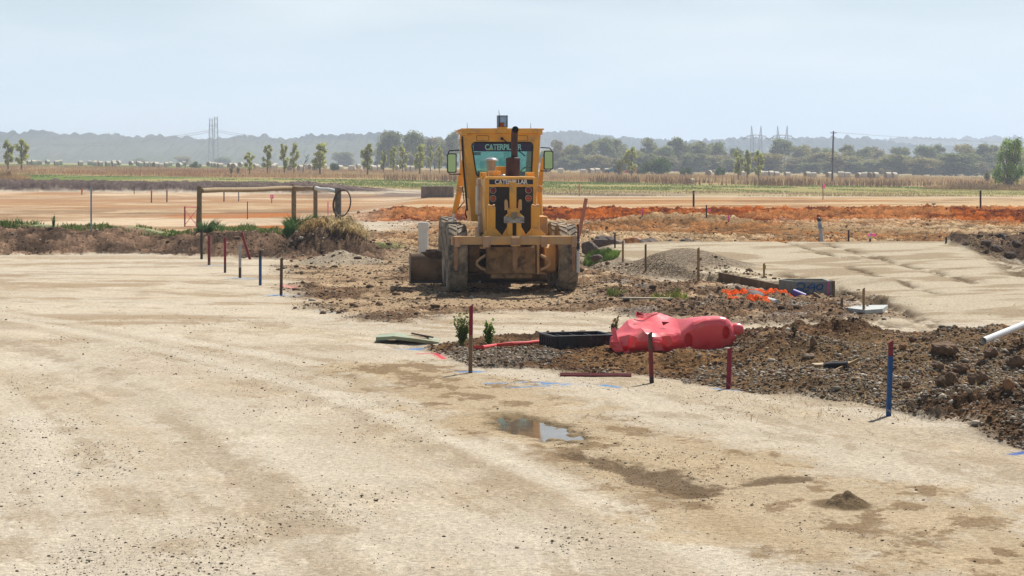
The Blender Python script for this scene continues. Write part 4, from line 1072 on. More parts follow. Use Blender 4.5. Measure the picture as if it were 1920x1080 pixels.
# lying stake
p0, p1 = hit(1050, 705.5), hit(1184, 706.5); p0.z += .015; p1.z += .015
m = MB(); m.tube([p0, p1], .026, 4); o = m.build('survey_stake', S_MAROON); tag(o, 'maroon stake lying flat at the foot of the berm', 'stake', near)

# ------------------------------------------------------------------ pink ribbon marker: two posts with crossed tape
p = hit(357.5, 425); s_ = F/p.y
e = empty('ribbon_marker', p, 'two short stakes with pink tape crossed between them at the fence end', 'marker')
for a, l in ((-11, 0), (11, 1.5)):
    m = MB(); m.tube([(a/s_,0,-.1),((a+l)/s_,0,38/s_)], 1.3/s_, 4); m.build('stake_post', S_DKRED, e)
m = MB()
for a, b in (((-11,3),(12,32)),((-11,32),(11,3)),((-11,1),(11,1)),((-11,37),(12,36))):
    m.tube([(a[0]/s_,-.03,a[1]/s_),(b[0]/s_,-.03,b[1]/s_)], .011, 4)
m.build('tape', S_PINK, e)

# ------------------------------------------------------------------ timber rail fence with hose
M_POST = wood('treated_post', (.23,.165,.085), dirt=(.10,.07,.04), dirt_amt=.3, dscale=8)
M_POSTG = wood('grey_post', (.19,.165,.135), dirt=(.08,.06,.05), dirt_amt=.4, dscale=8)
M_LOG = mat('log_rail', (.27,.19,.10), .8, var=.25, scale=8, bump=.4, bscale=18)
fp = [(373.8,349,428,60.0,9.5),(551,345.5,410,70.0,9.0),(591.5,348.5,408,66.0,8.0),(634,352,430,55.5,12.0)]
f0 = at(*fp[0][:1], 430, 60)
fe = empty('rail_fence', at(374, 430, 60), 'weathered timber post and rail fence standing on the left dirt bank', 'fence')
base = Vector(fe.location)
tops = []
for i, (px, pt, pb, Y, wp) in enumerate(fp):
    t = at(px, pt, Y); b = at(px, pb, Y); b.z = min(b.z, gz(b.x, b.y))-.3
    r_ = wp/2*Y/F
    m = MB(); m.tube([b-base, t-base], [r_*1.02, r_], 14); m.build('post', M_POSTG if i == 3 else M_POST, fe, smooth=True, bevel=.006); tops.append((t, r_))
for (i, pa, j, pb_, mt, r0_, r1_) in ((0,357.5,1,353,M_LOG,4.6,4.2),(1,353,2,353.5,M_LOG,4.6,4.0),(2,353.5,3,358,mat('white_rail', (.58,.57,.54), .6, dirt=(.3,.24,.16), dirt_amt=.45, dscale=6),4.0,3.6)):
    A = at(fp[i][0]+(2 if i else 4), pa, fp[i][3]-.0); B = at(fp[j][0]-3, pb_, fp[j][3])
    A.y -= .12*(i > 0); 
    m = MB(); n = 9; pts = []; rs = []
    for k in range(n):
        t = k/(n-1); q = A.lerp(B, t); q.z += .012*math.sin(t*9+i); pts.append(q-base); rs.append((r0_*fp[i][3]*(1-t)+r1_*fp[j][3]*t)/F*(1+.05*math.sin(k*2.1+i)))
    m.tube(pts, rs, 12); o = m.build('rail', mt, fe, smooth=True)
    if i == 2: o['label'] = 'white painted rail'
# hose loop on the right post
hc = at(641, 381, 55.3); m = MB(); k_ = 55.3/F
pts = [hc+Vector((16.5*k_*math.cos(a), .14*math.sin(a*1.0)-.02, (25*math.sin(a)+3*math.cos(a))*k_)) for a in [2*math.pi*i/40 for i in range(41)]]
m.tube(pts, .019, 8, caps=False)
pts = [hc+Vector((15.8*k_*math.cos(a)+.01, .14*math.sin(a)+.03, (24*math.sin(a)+2*math.cos(a))*k_)) for a in [2*math.pi*i/40 for i in range(8, 41)]]
m.tube(pts, .016, 8)
o = m.build('hose_coil', mat('old_hose', (.10,.055,.038), .65, var=.3), smooth=True); tag(o, 'loop of dark hose hung over the grey end post of the rail fence', 'hose')
# dark corrugated drain pipe behind the fence
m = MB(); A, B = at(586, 410, 68), at(628, 415, 64); A.z = gz(A.x, A.y)+.28; B.z = gz(B.x, B.y)+.26
n = 46; pts = [A.lerp(B, i/n) for i in range(n+1)]; m.tube(pts, [.26+.022*(1 if i % 2 else -1) for i in range(n+1)], 22)
o = m.build('drain_pipe', mat('ribbed_grey', (.115,.112,.108), .7, var=.35, dirt=(.25,.2,.14), dirt_amt=.5), smooth=True); tag(o, 'fat dark ribbed drain pipe lying behind the fence posts', 'pipe')
# grey pole on the left
p = hit(171, 433); s_ = F/p.y; m = MB(); m.tube([p+Vector((0,0,-.2)), p+Vector((0,0,82/s_))], 1.7/s_, 10); m.tube([p+Vector((0,0,76/s_)), p+Vector((0,0,82.5/s_))], 1.9/s_, 10)
o = m.build('steel_pole', mat('galvanised', (.33,.35,.37), .5, metal=.2), smooth=True); tag(o, 'slim grey steel pole standing on the left bank', 'pole')
# blue cap pipe by the mound
p = at(643, 422, 54.6); m = MB(); m.tube([p+Vector((0,0,-.25)), p+Vector((0,0,.16))], .022, 8); m.tube([p+Vector((-.02,0,.10)), p+Vector((.04,0,.16))], .018, 8)
o = m.build('riser_pipe', mat('blue_pvc', (.04,.25,.40), .4), smooth=True); tag(o, 'small blue riser pipe beside the grey end post', 'pipe')

# ------------------------------------------------------------------ upright white pipe left of the machine
p = hit(794, 486); Yp = max(p.y, 46); p = at(794, 486, Yp); k_ = Yp/F
M_PVC = mat('white_pvc', (.60,.60,.58), .4, var=.08, dirt=(.42,.36,.28), dirt_amt=.3, dscale=5)
e = empty('drain_riser', p, 'thick white plastic pipe standing upright left of the grader', 'pipe')
m = MB(); m.lathe([(9*k_,-.3),(9*k_,56*k_)], (0,0,0), 'Z', 32); m.build('pipe_body', M_PVC, e, smooth=True)
m = MB(); m.lathe([(9.05*k_,53.5*k_),(10*k_,55.5*k_),(10*k_,68.6*k_),(9.3*k_,69*k_),(8.6*k_,69*k_),(8.6*k_,58*k_)], (0,0,0), 'Z', 32); m.build('socket', M_PVC, e, smooth=True)
m = MB(); m.tube([Vector((-4*k_+3*k_*math.cos(a)+2*k_,-9.3*k_+.01,8*k_+4.5*k_*math.sin(a)+0)) for a in [R(d) for d in range(-20, 220, 20)]], .010, 6); m.tube([(-6*k_,-9.3*k_,6*k_),(0*k_,-9.3*k_,3*k_)], .008, 6); m.build('painted_mark', mat('mark_black', (.02,.025,.04), .6), e)

# right of the machine: leaning pink board, black stake, blue banded pipe
A, B = at(1085, 446, 37.6), at(1098, 374.5, 37.9); m = MB(); d = (B-A); m.box((A+B)/2, (.068,.02,d.length), ry=math.atan2(d.x, d.z))
o = m.build('marker_board', mat('salmon_paint', (.50,.20,.13), .7, var=.12, scale=8), bevel=.003); tag(o, 'salmon pink board leaning at the right rear wheel', 'board')
A, B = at(1084, 470, 37.2), at(1083.5, 420.5, 37.2); m = MB(); m.box((A+B)/2, (.028,.024,(B-A).length)); o = m.build('survey_stake', S_BLACK, bevel=.003); tag(o, 'black stake in front of the leaning pink board', 'stake', pm)
p = at(1084, 486, 37.6); k_ = 37.6/F
e = empty('banded_pipe', p, 'white pipe with a dark blue band standing against the right rear tyre', 'pipe')
m = MB(); m.lathe([(3.1*k_,-.25),(3.1*k_,38*k_),(2.5*k_,38*k_)], (0,0,0), 'Z', 16); m.build('pipe_body', M_PVC, e, smooth=True)
m = MB(); m.lathe([(3.25*k_,19*k_),(3.25*k_,30*k_)], (0,0,0), 'Z', 16); m.lathe([(2.9*k_,34*k_),(3.3*k_,36*k_),(2*k_,40*k_)], (0,0,0), 'Z', 16); m.build('blue_band', mat('navy_band', (.02,.03,.075), .5), e, smooth=True)
# leaning grey pipe on the far edge of the pad
A, B = at(1541, 451, 57.5), at(1536.5, 415, 57.6); k_ = 57.5/F
e = empty('capped_pipe', A, 'leaning grey pipe with a black cap at the back of the right pad', 'pipe')
m = MB(); m.tube([Vector((.02,0,-.3)), B-A], 3.6*k_, 16); m.build('pipe_body', mat('grey_pvc', (.36,.36,.38), .5, var=.1), e, smooth=True)
m = MB(); m.tube([(B-A)*.62, (B-A)*.82], 3.8*k_, 16); m.build('blue_sleeve', mat('steel_blue', (.16,.22,.30), .5), e, smooth=True)
m = MB(); m.tube([B-A, B-A+Vector((-1.5*k_,0,5.5*k_)), B-A+Vector((-1*k_,0,7.5*k_))], [3.6*k_,3.5*k_,1.2*k_], 14); m.build('cap', M_BLK, e, smooth=True)

# ------------------------------------------------------------------ crushed red barrier
def crushed_barrier():
    KY = 25.0; k = KY/F
    rows_ = [ # px, low, edge, crest, depth of edge, depth of crest
      (1146,655,643,637,.10,.30),(1156,661,639,630,.04,.42),(1170,664,634,618,.02,.52),(1188,663,629,601,.0,.62),(1204,661,627,592,.0,.68),(1222,661,627,588,.0,.72),
      (1238,661,627,587,.0,.74),(1252,661,626,588,.0,.72),(1264,660,625,590,.0,.68),(1276,658,621,594,-.02,.58),(1288,657,612,596,-.05,.44),(1300,656,604,594.5,-.07,.36),
      (1316,656,599,593,-.08,.30),(1334,656,596,592,-.08,.28),(1350,656,595,592,-.07,.28),(1360,655,597,594,-.05,.28),(1368,651,602,599,-.01,.27),(1375,644,609,606,.05,.26),(1379,636,617,615,.10,.24)]
    a = np.array(rows_, float); xs = np.linspace(a[0,0], a[-1,0], 110)
    c = [np.interp(xs, a[:,0], a[:,i]) for i in range(6)]
    NL = 56; V = []
    for i, x in enumerate(xs):
        lo, ed, cr, de, dc = (c[j][i] for j in range(1, 6))
        zl, ze, zc = EYE-(lo-HZ)*k, EYE-(ed-HZ)*k, EYE-(cr-HZ)*(KY+dc)/F
        wr = ss(1272, 1300, x)
        dip = (-.05*math.sin((x-1165)/36.0)-.02*math.sin((x-1165)/15.0))*(1-wr)
        prof = [(.13*(1-wr)+.02,zl),(.03*(1-wr)-.03*wr,zl+.33*(ze-zl)),(de-.03,zl+.8*(ze-zl)),(de+.0,ze-.012),(de+.05,ze+.012),(de+.35*(dc-de),ze+.45*(zc-ze)+dip),(de+.7*(dc-de),ze+.82*(zc-ze)+dip*.7),(dc,zc),(dc+.10,zc-.03),(dc+.16,zc-.14),(dc+.14,zl+.05),(.12,zl)]
        P = np.array(prof+[prof[0]]); d = np.r_[0, np.cumsum(np.hypot(*np.diff(P, axis=0).T))]
        u = np.linspace(0, d[-1], NL, endpoint=False)
        yy = np.interp(u, d, P[:,0]); zz = np.interp(u, d, P[:,1])
        # soften corners
        for _ in range(1): yy = (np.roll(yy,1)+2*yy+np.roll(yy,-1))/4; zz = (np.roll(zz,1)+2*zz+np.roll(zz,-1))/4
        V += [((x-CX)*k*(1+0*yy[j]), KY+yy[j], zz[j]) for j in range(NL)]
    V = np.array(V); n = len(xs)
    wr = ss(1275, 1300, np.repeat(xs, NL))
    # creases: folded plastic on the collapsed half
    cx_, cy_ = V[:,0], V[:,1]
    fold = (1-np.abs(fbm(cx_*2.4+V[:,2]*2, cy_*2.0-V[:,2]*2, 401, 2))*2.2)
    V[:,2] += (1-wr)*.050*fold*ss(.10, .25, V[:,2]); V[:,1] += (1-wr)*.060*np.sign(vn(cx_*3.1, V[:,2]*2, 405))*np.abs(vn(cx_*3.1, V[:,2]*2, 405))**.6
    V[:,1] += wr*.012*fbm(cx_*3, V[:,2]*4, 409, 2)
    idx = np.arange(n*NL).reshape(n, NL); r2 = np.roll(idx, -1, 1)
    Fq = np.stack([idx[:-1], idx[1:], r2[1:], r2[:-1]], -1).reshape(-1, 4)
    me = bpy.data.meshes.new('barrier')
    me.from_pydata(V.tolist(), [], Fq.tolist()+[list(idx[0][::-1]), list(idx[-1])])
    import bmesh
    bm = bmesh.new(); bm.from_mesh(me); bmesh.ops.recalc_face_normals(bm, faces=bm.faces); bm.to_mesh(me); bm.free()
    o = bpy.data.objects.new('barrier_shell', me); COL.objects.link(o)
    cut = MB()
    for px, py, rx, rz, dy in ((1361,623,.047,.085,0),(1291,638,.055,.10,0)):
        m = []
        for yy in (KY-.6, KY+.22): m += [((px-CX)*k+rx*math.cos(R(a_))+.10*(yy-KY), yy, EYE-(py-HZ)*k+rz*math.sin(R(a_))) for a_ in range(0, 360, 15)]
        cut.add(m, [tuple(range(24)), tuple(range(47, 23, -1))]+[(i, 24+i, 24+(i+1) % 24, (i+1) % 24) for i in range(24)])
    # tears in the collapsed top and side
    for T_ in ([(1233,610),(1255,609),(1243,619)],[(1198,586),(1192,600),(1210,598)]):
        pass
    co_ = cut.build('cutter', None)
    b = o.modifiers.new('b', 'BOOLEAN'); b.object = co_; b.operation = 'DIFFERENCE'; b.solver = 'EXACT'
    dg = bpy.context.evaluated_depsgraph_get(); me2 = bpy.data.meshes.new_from_object(o.evaluated_get(dg))
    bpy.data.objects.remove(co_); o.modifiers.clear()
    if len(me2.polygons) > 500: o.data = me2
    dm = o.modifiers.new('d', 'DECIMATE'); dm.ratio = .085
    dg = bpy.context.evaluated_depsgraph_get(); o.data = bpy.data.meshes.new_from_object(o.evaluated_get(dg)); o.modifiers.clear()
    bv = o.modifiers.new('bevel', 'BEVEL'); bv.width = .008; bv.segments = 2; bv.limit_method = 'ANGLE'; bv.angle_limit = R(16)
    o.data.polygons.foreach_set('use_smooth', [True]*len(o.data.polygons)); o.data.set_sharp_from_angle(angle=R(16))
    return o, KY, k
M_RED = mat('red_plastic', (.84,.125,.14), rough=.32, var=.10, scale=2.5, spec=.75, dirt=(.72,.27,.20), dirt_amt=.30, dscale=6, transl=.17)
shell, KY, kk = crushed_barrier()
bar = empty('plastic_barrier', (shell.data.vertices[0].co.x+.6, KY+.3, gz(1.9, 25.2)), 'crushed red plastic road barrier lying collapsed on the spoil berm', 'barrier')
shell.data.transform(Matrix.Translation(-bar.location)); shell.parent = bar; shell.data.materials.clear(); shell.data.materials.append(M_RED)
def bp_(px, py, dy=0): v = at(px, py, KY+dy); return v-bar.location
def flap(pts, th=.012, name='torn_flap'):
    m = MB(); P = [bp_(*p) for p in pts]; c = sum(P, Vector())/len(P); nrm = (P[1]-P[0]).cross(P[2]-P[0]).normalized()*th
    n = len(P); m.add([p for p in P]+[p+nrm for p in P], [tuple(range(n)), tuple(reversed(range(n, 2*n)))]+[(i, (i+1) % n, n+(i+1) % n, n+i) for i in range(n)])
    return m.build(name, M_RED, bar, bevel=.004)
flap([(1145,617,.1),(1153,614,.05),(1157,632,.02),(1161,640,.0),(1150,641,.02)])
flap([(1144,641,-.05),(1163,640,-.08),(1168,657,-.10),(1160,666,-.04),(1148,655,-.02)])
flap([(1160,632,-.02),(1181,627,-.10),(1177,648,-.10),(1164,650,-.06)])
flap([(1182,628,-.02),(1193,631,-.12),(1190,652,-.10),(1179,650,-.05)])
flap([(1192,586,.72),(1208,589,.66),(1236,588,.74),(1206,597,.60),(1192,594,.66)])
flap([(1240,631,-.06),(1256,629,-.14),(1262,640,-.13),(1254,652,-.08),(1243,645,-.05)])
flap([(1226,640,-.05),(1238,642,-.10),(1244,657,-.09),(1228,658,-.05)])
flap([(1168,660,-.05),(1180,656,-.08),(1176,668,-.12),(1168,666,-.08)])
m = MB()
for T_ in ([(1240,607),(1256,607.5),(1243,614.5)],[(1194,587.5),(1206,594),(1193,596)]):
    P = [bp_(a_, b_, .33 if a_ > 1230 else .60) for a_, b_ in T_]; m.add([p+Vector((0,-.04,.03)) for p in P], [(0,1,2)])
m.build('tear', mat('tear_dark', (.20,.008,.03), .6), bar)
m = MB(); c = bp_(1381, 617, .10)
m.lathe([(.001,-.10),(.05,-.08),(.075,-.02),(.078,.04),(.05,.09),(.001,.10)], (c.x-.01,c.y,c.z), 'X', 18)
m.lathe([(.001,-.05),(.035,-.03),(.04,.02),(.02,.05),(.001,.055)], (c.x+.035,c.y,c.z-.025), 'X', 16)
m.build('end_lug', M_RED, bar, smooth=True)

# ------------------------------------------------------------------ black crate
p = hit(1082, 650); k_ = p.y/F
ce = empty('plastic_crate', (p.x, p.y+.30, p.z-.02), 'black plastic crate lying on the rubble left of the red barrier', 'crate', rz=R(17))
W_, D_, H_ = .80, .60, .145
m = MB()
m.b2(-W_/2,W_/2,-D_/2,D_/2,.06,.085)
for s in (-1, 1):
    m.b2(-W_/2,W_/2,s*D_/2-.012,s*D_/2+.012,0,H_); m.b2(s*W_/2-.012,s*W_/2+.012,-D_/2+.012,D_/2-.012,0,H_)
    m.b2(-W_/2-.02,W_/2+.02,s*D_/2-.022,s*D_/2+.022,H_,H_+.022); m.b2(s*W_/2-.022,s*W_/2+.022,-D_/2+.022,D_/2-.022,H_,H_+.022)
    for i in range(9): x = -W_/2+.05+i*(W_-.1)/8; m.b2(x-.008,x+.008,s*(D_/2+.012),s*(D_/2+.026),.0,H_)
    for i in range(6): y = -D_/2+.05+i*(D_-.1)/5; m.b2(s*(W_/2+.012),s*(W_/2+.026),y-.008,y+.008,.0,H_)
for i in range(1, 4): m.b2(-W_/2+i*W_/4-.008,-W_/2+i*W_/4+.008,-D_/2+.013,D_/2-.013,.086,H_-.002)
m.build('crate_body', mat('black_plastic', (.022,.022,.025), .45, var=.3, dirt=(.20,.16,.12), dirt_amt=.25, dscale=7), ce, bevel=.004)
m = MB(); m.lathe([(.10,-.02),(.10,.09),(.05,.10)], (-.22,-.36,-.05), 'Y', 18); m.build('broken_spigot', mat('black_plastic', (.02,.02,.02)), ce, smooth=True)

# red broken conduit
for (pts, lab, r_) in (([(888,654),(905,652.5),(930,650.5),(960,648.5),(985,646.5),(1010,644)], 'broken red plastic conduit running left from the crate', .026), ([(1052,645),(1075,642),(1100,640.5),(1122,640)], 'shorter red conduit lying in front of the black crate', .024)):
    m = MB(); q = []
    for a_, b_ in pts:
        v = hit(a_, b_+2); v.z += .035; q.append(v)
    m.tube(q, [r_*(1 if i % 2 else .8) for i in range(len(q))], 8); o = m.build('red_conduit', mat('red_conduit', (.62,.06,.05), .55, var=.2), smooth=True); tag(o, lab, 'conduit')

# green cover board with dirt on it
p = hit(765, 646); k_ = p.y/F
e = empty('cover_board', (p.x, p.y+.25, p.z), 'pale green board propped over a hole and strewn with earth', 'board')
m = MB()
zt = .085
for (x0, x1, z0, z1) in ((-60,-26,.075,.085),):
    pass
P = [(-60*k_,.10),(-27*k_,.115),(18*k_,.075),(58*k_,.03)]
vs = []
for (x, z) in P:
    for y, dz in ((-.25,-.045),(-.25,0),(.30,0),(.30,-.045)): vs.append((x, y+x*.05, z+dz))
fs = [(0,1,2,3),(12,15,14,13)]
for i in range(3):
    for j in range(4): a_ = i*4+j; b_ = i*4+(j+1) % 4; fs.append((a_, a_+4, b_+4, b_))
m.add(vs, fs); m.build('board_panel', mat('pale_green', (.25,.295,.20), .65, var=.2, dirt=(.22,.17,.09), dirt_amt=.55, dscale=2.2), e)
m = MB(); m.box((.18,.05,.10),(.34,.03,.02), rz=-.5, ry=.12); m.build('batten', S_BROWN, e)
o = lump('soil_heap', (p.x+.02, p.y+.32, p.z+.07), .26, 1, mat('tan_soil', (.30,.22,.14), .95, var=.4, scale=14, bump=.7, bscale=40), 'thin spread of tan earth lying on the green board', 'soil', seed=9, squash=(1.2,.6,.10))

# ------------------------------------------------------------------ formwork, concrete pit, litter
A, B = at(1348.5, 517, 39.3), at(1465.5, 541, 37.3)
m = MB(); d = B-A; h_ = .185
m.box((A.x+d.x/2, A.y+d.y/2, (A.z+B.z)/2-.02), (math.hypot(d.x, d.y), .045, h_), rz=math.atan2(d.y, d.x), ry=math.atan2(-d.z, math.hypot(d.x, d.y)))
o = m.build('formwork_board', mat('form_timber', (.155,.105,.060), .8, var=.3, scale=6, dirt=(.26,.19,.12), dirt_amt=.4), bevel=.004); tag(o, 'long brown formwork plank edging the right-hand pad', 'plank')
A, B = at(1467, 531, 37.2), at(1561, 527, 36.6)
pe = empty('concrete_pit', at(1514, 558, 36.8), 'grey concrete pit marked 240 in blue paint beside the formwork', 'concrete pit')
o_ = Vector(pe.location); A -= o_; B -= o_; k_ = 36.8/F
xA, xB, xC = -47*k_, 46*k_, -28*k_
zt_ = 31*k_; zb_ = -.25
M_CON = mat('pit_concrete', (.225,.225,.205), .85, var=.18, scale=5, dirt=(.16,.12,.08), dirt_amt=.35, bump=.2)
m = MB()
m.prism([(xA,.50),(xC,-.02),(xC+.02,-.02),(xB,.0),(xB,.055),(xC+.03,.04),(xA+.04,.52)], zb_, zt_, 'XY')
m.prism([(xA,.50),(xA+.04,.52),(xA+.25,.85),(xA+.2,.87)], zb_, zt_, 'XY'); m.b2(xB-.055,xB,.056,.85,zb_,zt_-.003); m.b2(xA+.22,xB-.056,.80,.85,zb_,zt_-.003)
m.build('pit_wall', M_CON, pe)
m = MB(); m.b2(xB+.002,xB+.055,-.01,.35,zb_,zt_+.004); m.build('edge_timber', mat('form_timber', (.15,.1,.06)), pe)
M_BP = mat('blue_paint', (.012,.115,.33), .6, var=.25); M_PP = mat('pink_paint', (.80,.06,.30), .6)
m = MB()
def stroke(pts, r_):
    for a_, b_ in zip(pts[:-1], pts[1:]):
        A_, B_ = [((px-1514)*k_, (558-py)*k_) for px, py in (a_, b_)]
        dx, dz = B_[0]-A_[0], B_[1]-A_[1]; L_ = math.hypot(dx, dz); nx, nz = -dz/L_*r_, dx/L_*r_; ex, ez = dx/L_*r_*.6, dz/L_*r_*.6
        m.prism([(A_[0]+nx-ex,A_[1]+nz-ez),(B_[0]+nx+ex,B_[1]+nz+ez),(B_[0]-nx+ex,B_[1]-nz+ez),(A_[0]-nx-ex,A_[1]-nz-ez)], -.030, -.024)
stroke([(1494,535),(1497,531.5),(1503,530.5),(1508,533),(1509,537),(1506,541),(1500,544),(1495,543.5),(1494,541),(1497,539.5),(1502,541.5),(1508,545.5),(1516,545)], .011)
stroke([(1524,531.5),(1515,537.5),(1513.5,539.5),(1519,540),(1529,538)], .010); stroke([(1527,533),(1526.5,540),(1525,549)], .010)
stroke([(1535,534),(1540,532.5),(1542.5,536),(1541,541),(1536,543.5),(1531.5,541),(1531,536.5),(1535,534)], .011)
m.build('painted_number', M_BP, pe)
m = MB(); x_ = (1552-1514)*k_; m.b2(x_-.012,x_+.014,-.012,-.006,(558-554)*k_,zt_-.015); m.build('painted_stripe', M_PP, pe)
# concrete slab, thin board and other flat pieces
def slab(pts, th, name, mt, label, cat, lift=.0, hz=None):
    Q = []
    for a_, b_ in pts:
        v = hit(a_, b_); v.z += lift; Q.append(v)
    z_ = max(v.z for v in Q) if hz is None else hz
    m = MB(); m.prism([(v.x, v.y) for v in Q], z_-th, z_, 'XY'); o = m.build(name, mt, bevel=.006); return tag(o, label, cat)
slab([(1584,579),(1615,577),(1665,584),(1655,588),(1622,588.5)], .07, 'concrete_slab', mat('slab_grey', (.40,.41,.38), .8, var=.12), 'pale grey concrete slab lying flat behind the yellowish stake', 'slab', .03)
A, B = hit(1166, 563), hit(1258, 563); A.z += .04; B.z += .04; d = B-A; m = MB(); m.box((A+B)/2, (d.length, .16, .025), ry=math.atan2(-d.z, math.hypot(d.x, d.y)), rz=math.atan2(d.y, d.x)); o = m.build('loose_board', mat('pale_board', (.38,.32,.23), .8, var=.2), bevel=.003); tag(o, 'pale thin board lying on the rubble behind the red barrier', 'board')
A, B = at(1526, 551, 35.8), at(1562, 575, 34.9); m = MB(); d = B-A; A.z += .0; m.box((A+B)/2, (d.length, .02, .07), ry=math.atan2(-d.z, math.hypot(d.x, d.y)), rz=math.atan2(d.y, d.x)); o = m.build('loose_board', mat('brown_board', (.19,.125,.06), .8, var=.25), bevel=.003); tag(o, 'brown plank sloping down in front of the concrete pit', 'board')
# purple and white pipe offcuts, dark plate, pale scrap
p = at(1500, 553, 35.6); m = MB(); m.tube([p+Vector((-.11,.10,.03)), p+Vector((.09,-.05,-.05))], .075, 18, caps=False); m.tube([p+Vector((.085,-.048,-.048)), p+Vector((-.05,.06,.0))], .068, 18)
o = m.build('pipe_offcut', mat('purple_pvc', (.085,.060,.24), .4), smooth=True); tag(o, 'purple pipe offcut below the blue number on the pit', 'pipe')
p = at(1449, 567, 33.8); m = MB(); A_, B_ = p+Vector((-.075,.12,.01)), p+Vector((.055,-.06,-.015))
m.tube([A_, B_], .072, 20, caps=False); m.tube([B_, B_+(A_-B_)*.9], .062, 20); o = m.build('pipe_offcut', M_PVC, smooth=True); tag(o, 'white pipe offcut lying at the end of the lower orange net', 'pipe')
lump('rubble_piece', at(1468, 571, 33.6), .06, 1, mat('pale_scrap', (.50,.42,.30), .8), 'small pale scrap beside the white pipe offcut', 'rubble', seed=15, squash=(1,.7,.5))
p = at(1418, 550, 35.4); m = MB(); m.lathe([(.001,.02),(.12,.015),(.165,-.005),(.165,-.02)], (0,0,0), 'Z', 28); o = m.build('pit_lid', mat('black_lid', (.03,.022,.022), .7), smooth=True); o.location = p; o.rotation_euler = (R(22), R(12), 0); o.scale = (1,.8,1); tag(o, 'round black lid lying tilted on the upper orange net', 'lid')
# orange safety netting
def net(c0, c1, dep, label, seed, amp, Y, hgt):
    g = np.random.default_rng(seed); A, B = at(*c0, Y), at(*c1, Y); nx, ny = 46, 12
    P = {}
    for i in range(nx+1):
        for j in range(ny+1):
            u, v = i/nx, j/ny; q = A.lerp(B, u)
            gx_ = q.x+.03*float(vn(np.array([u*9]), np.array([v*4]), seed)); gy_ = q.y+(v-.3)*dep
            zz = gz(gx_, gy_)+.02+hgt*(v*.9)*(1-.5*abs(2*u-1))+amp*abs(float(fbm(np.array([u*7.0]), np.array([v*2.6]), seed, 2)))
            P[i, j] = Vector((gx_+.02*math.sin(v*9+u*20), gy_, zz))
    m = MB()
    for i in range(nx+1):
        m.tube([P[i, j] for j in range(ny+1)], .0045, 4, caps=False)
    for j in range(ny+1):
        m.tube([P[i, j] for i in range(nx+1)], .006, 4, caps=False)
    o = m.build('safety_net', mat('orange_net', (1.0,.30,.03), .5, transl=.5, var=.2)); return tag(o, label, 'netting', 'orange safety nets crumpled by the pit')
net((1361,546), (1481,549), .75, 'orange safety net crumpled below the formwork plank, the larger piece', 5, .10, 35.6, .07)
net((1368,569), (1440,573), .5, 'orange safety net lying nearer the camera, the smaller piece', 8, .07, 33.7, .02)
# white pipe leaning over the berm, right edge
A, B = at(1844, 638.5, 22.0), at(1965, 590, 23.4); k_ = 24/F
m = MB(); n_ = 24; d = (B-A).normalized(); u_ = d.cross(Vector((0,0,1))).normalized(); w_ = u_.cross(d)
m.tube([A, B], .036, 24, caps=False); m.tube([B, A+d*.003], .031, 24, caps=False)
o = m.build('plastic_pipe', mat('white_pipe', (.72,.71,.69), .35, var=.05), smooth=True); tag(o, 'long white pipe leaning up over the berm at the right edge', 'pipe')
# corrugated black pipe and planks on the berm
p = hit(1566, 693); k_ = p.y/F
A, B = at(1545, 688, p.y+.05), at(1590, 686, p.y-.05); m = MB(); n_ = 36
m.tube([A.lerp(B, i/n_) for i in range(n_+1)], [(.055 if i % 2 else .046) for i in range(n_+1)], 16); o = m.build('drain_pipe', mat('black_corrugated', (.02,.02,.022), .4), smooth=True); tag(o, 'short black corrugated pipe lying among planks on the berm', 'pipe')
def plank(a_, b_, Ya, Yb, w_, th, c_, label):
    A, B = at(*a_, Ya), at(*b_, Yb); d = B-A; m = MB(); m.box((A+B)/2, (d.length, w_, th), ry=math.atan2(-d.z, math.hypot(d.x, d.y)), rz=math.atan2(d.y, d.x)); o = m.build('plank', wood('plank_'+label[:6], c_), bevel=.003); return tag(o, label, 'plank', 'planks on the berm')
plank((1550,703.5),(1609,675), p.y-.25, p.y+.1, .02, .04, (.31,.20,.085), 'thin yellowish plank leaning across the black corrugated pipe')
plank((1509,703),(1556,700), p.y-.2, p.y-.2, .08, .035, (.11,.065,.035), 'dark brown plank lying below the corrugated pipe')
plank((1525,684),(1610,680), p.y+.25, p.y+.35, .16, .02, (.40,.31,.19), 'pale wide plank lying behind the corrugated pipe')
# weather-worn culvert block in the middle distance
p = hit(820, 370); k_ = p.y/F
m = MB(); m.b2(-30*k_,31*k_,-.5,.9,-.2,21*k_); o = m.build('concrete_block', mat('old_concrete', (.22,.17,.125), .9, var=.2, scale=2, dirt=(.10,.08,.06), dirt_amt=.4), bevel=.05); o.location = p; tag(o, 'long brownish concrete block far behind the grader, left of the cab', 'concrete block')

# ------------------------------------------------------------------ puddle
m = MB(); pts = []
for i in range(60):
    a_ = 2*math.pi*i/60; pts.append((.19+.62*math.cos(a_), 18.25+1.40*math.sin(a_)))
pz = gz(.19, 18.25)+.017
m.add([(x-.30*(y-18.25), y, pz) for x, y in pts], [tuple(range(60))])
wm_ = mat('muddy_water', (.15,.115,.075), rough=.04, var=.3, spec=.6, bump=.012, bscale=10)
o = m.build('puddle', wm_); tag(o, 'small muddy puddle in the damp hollow of the pad', None, None, 'structure')

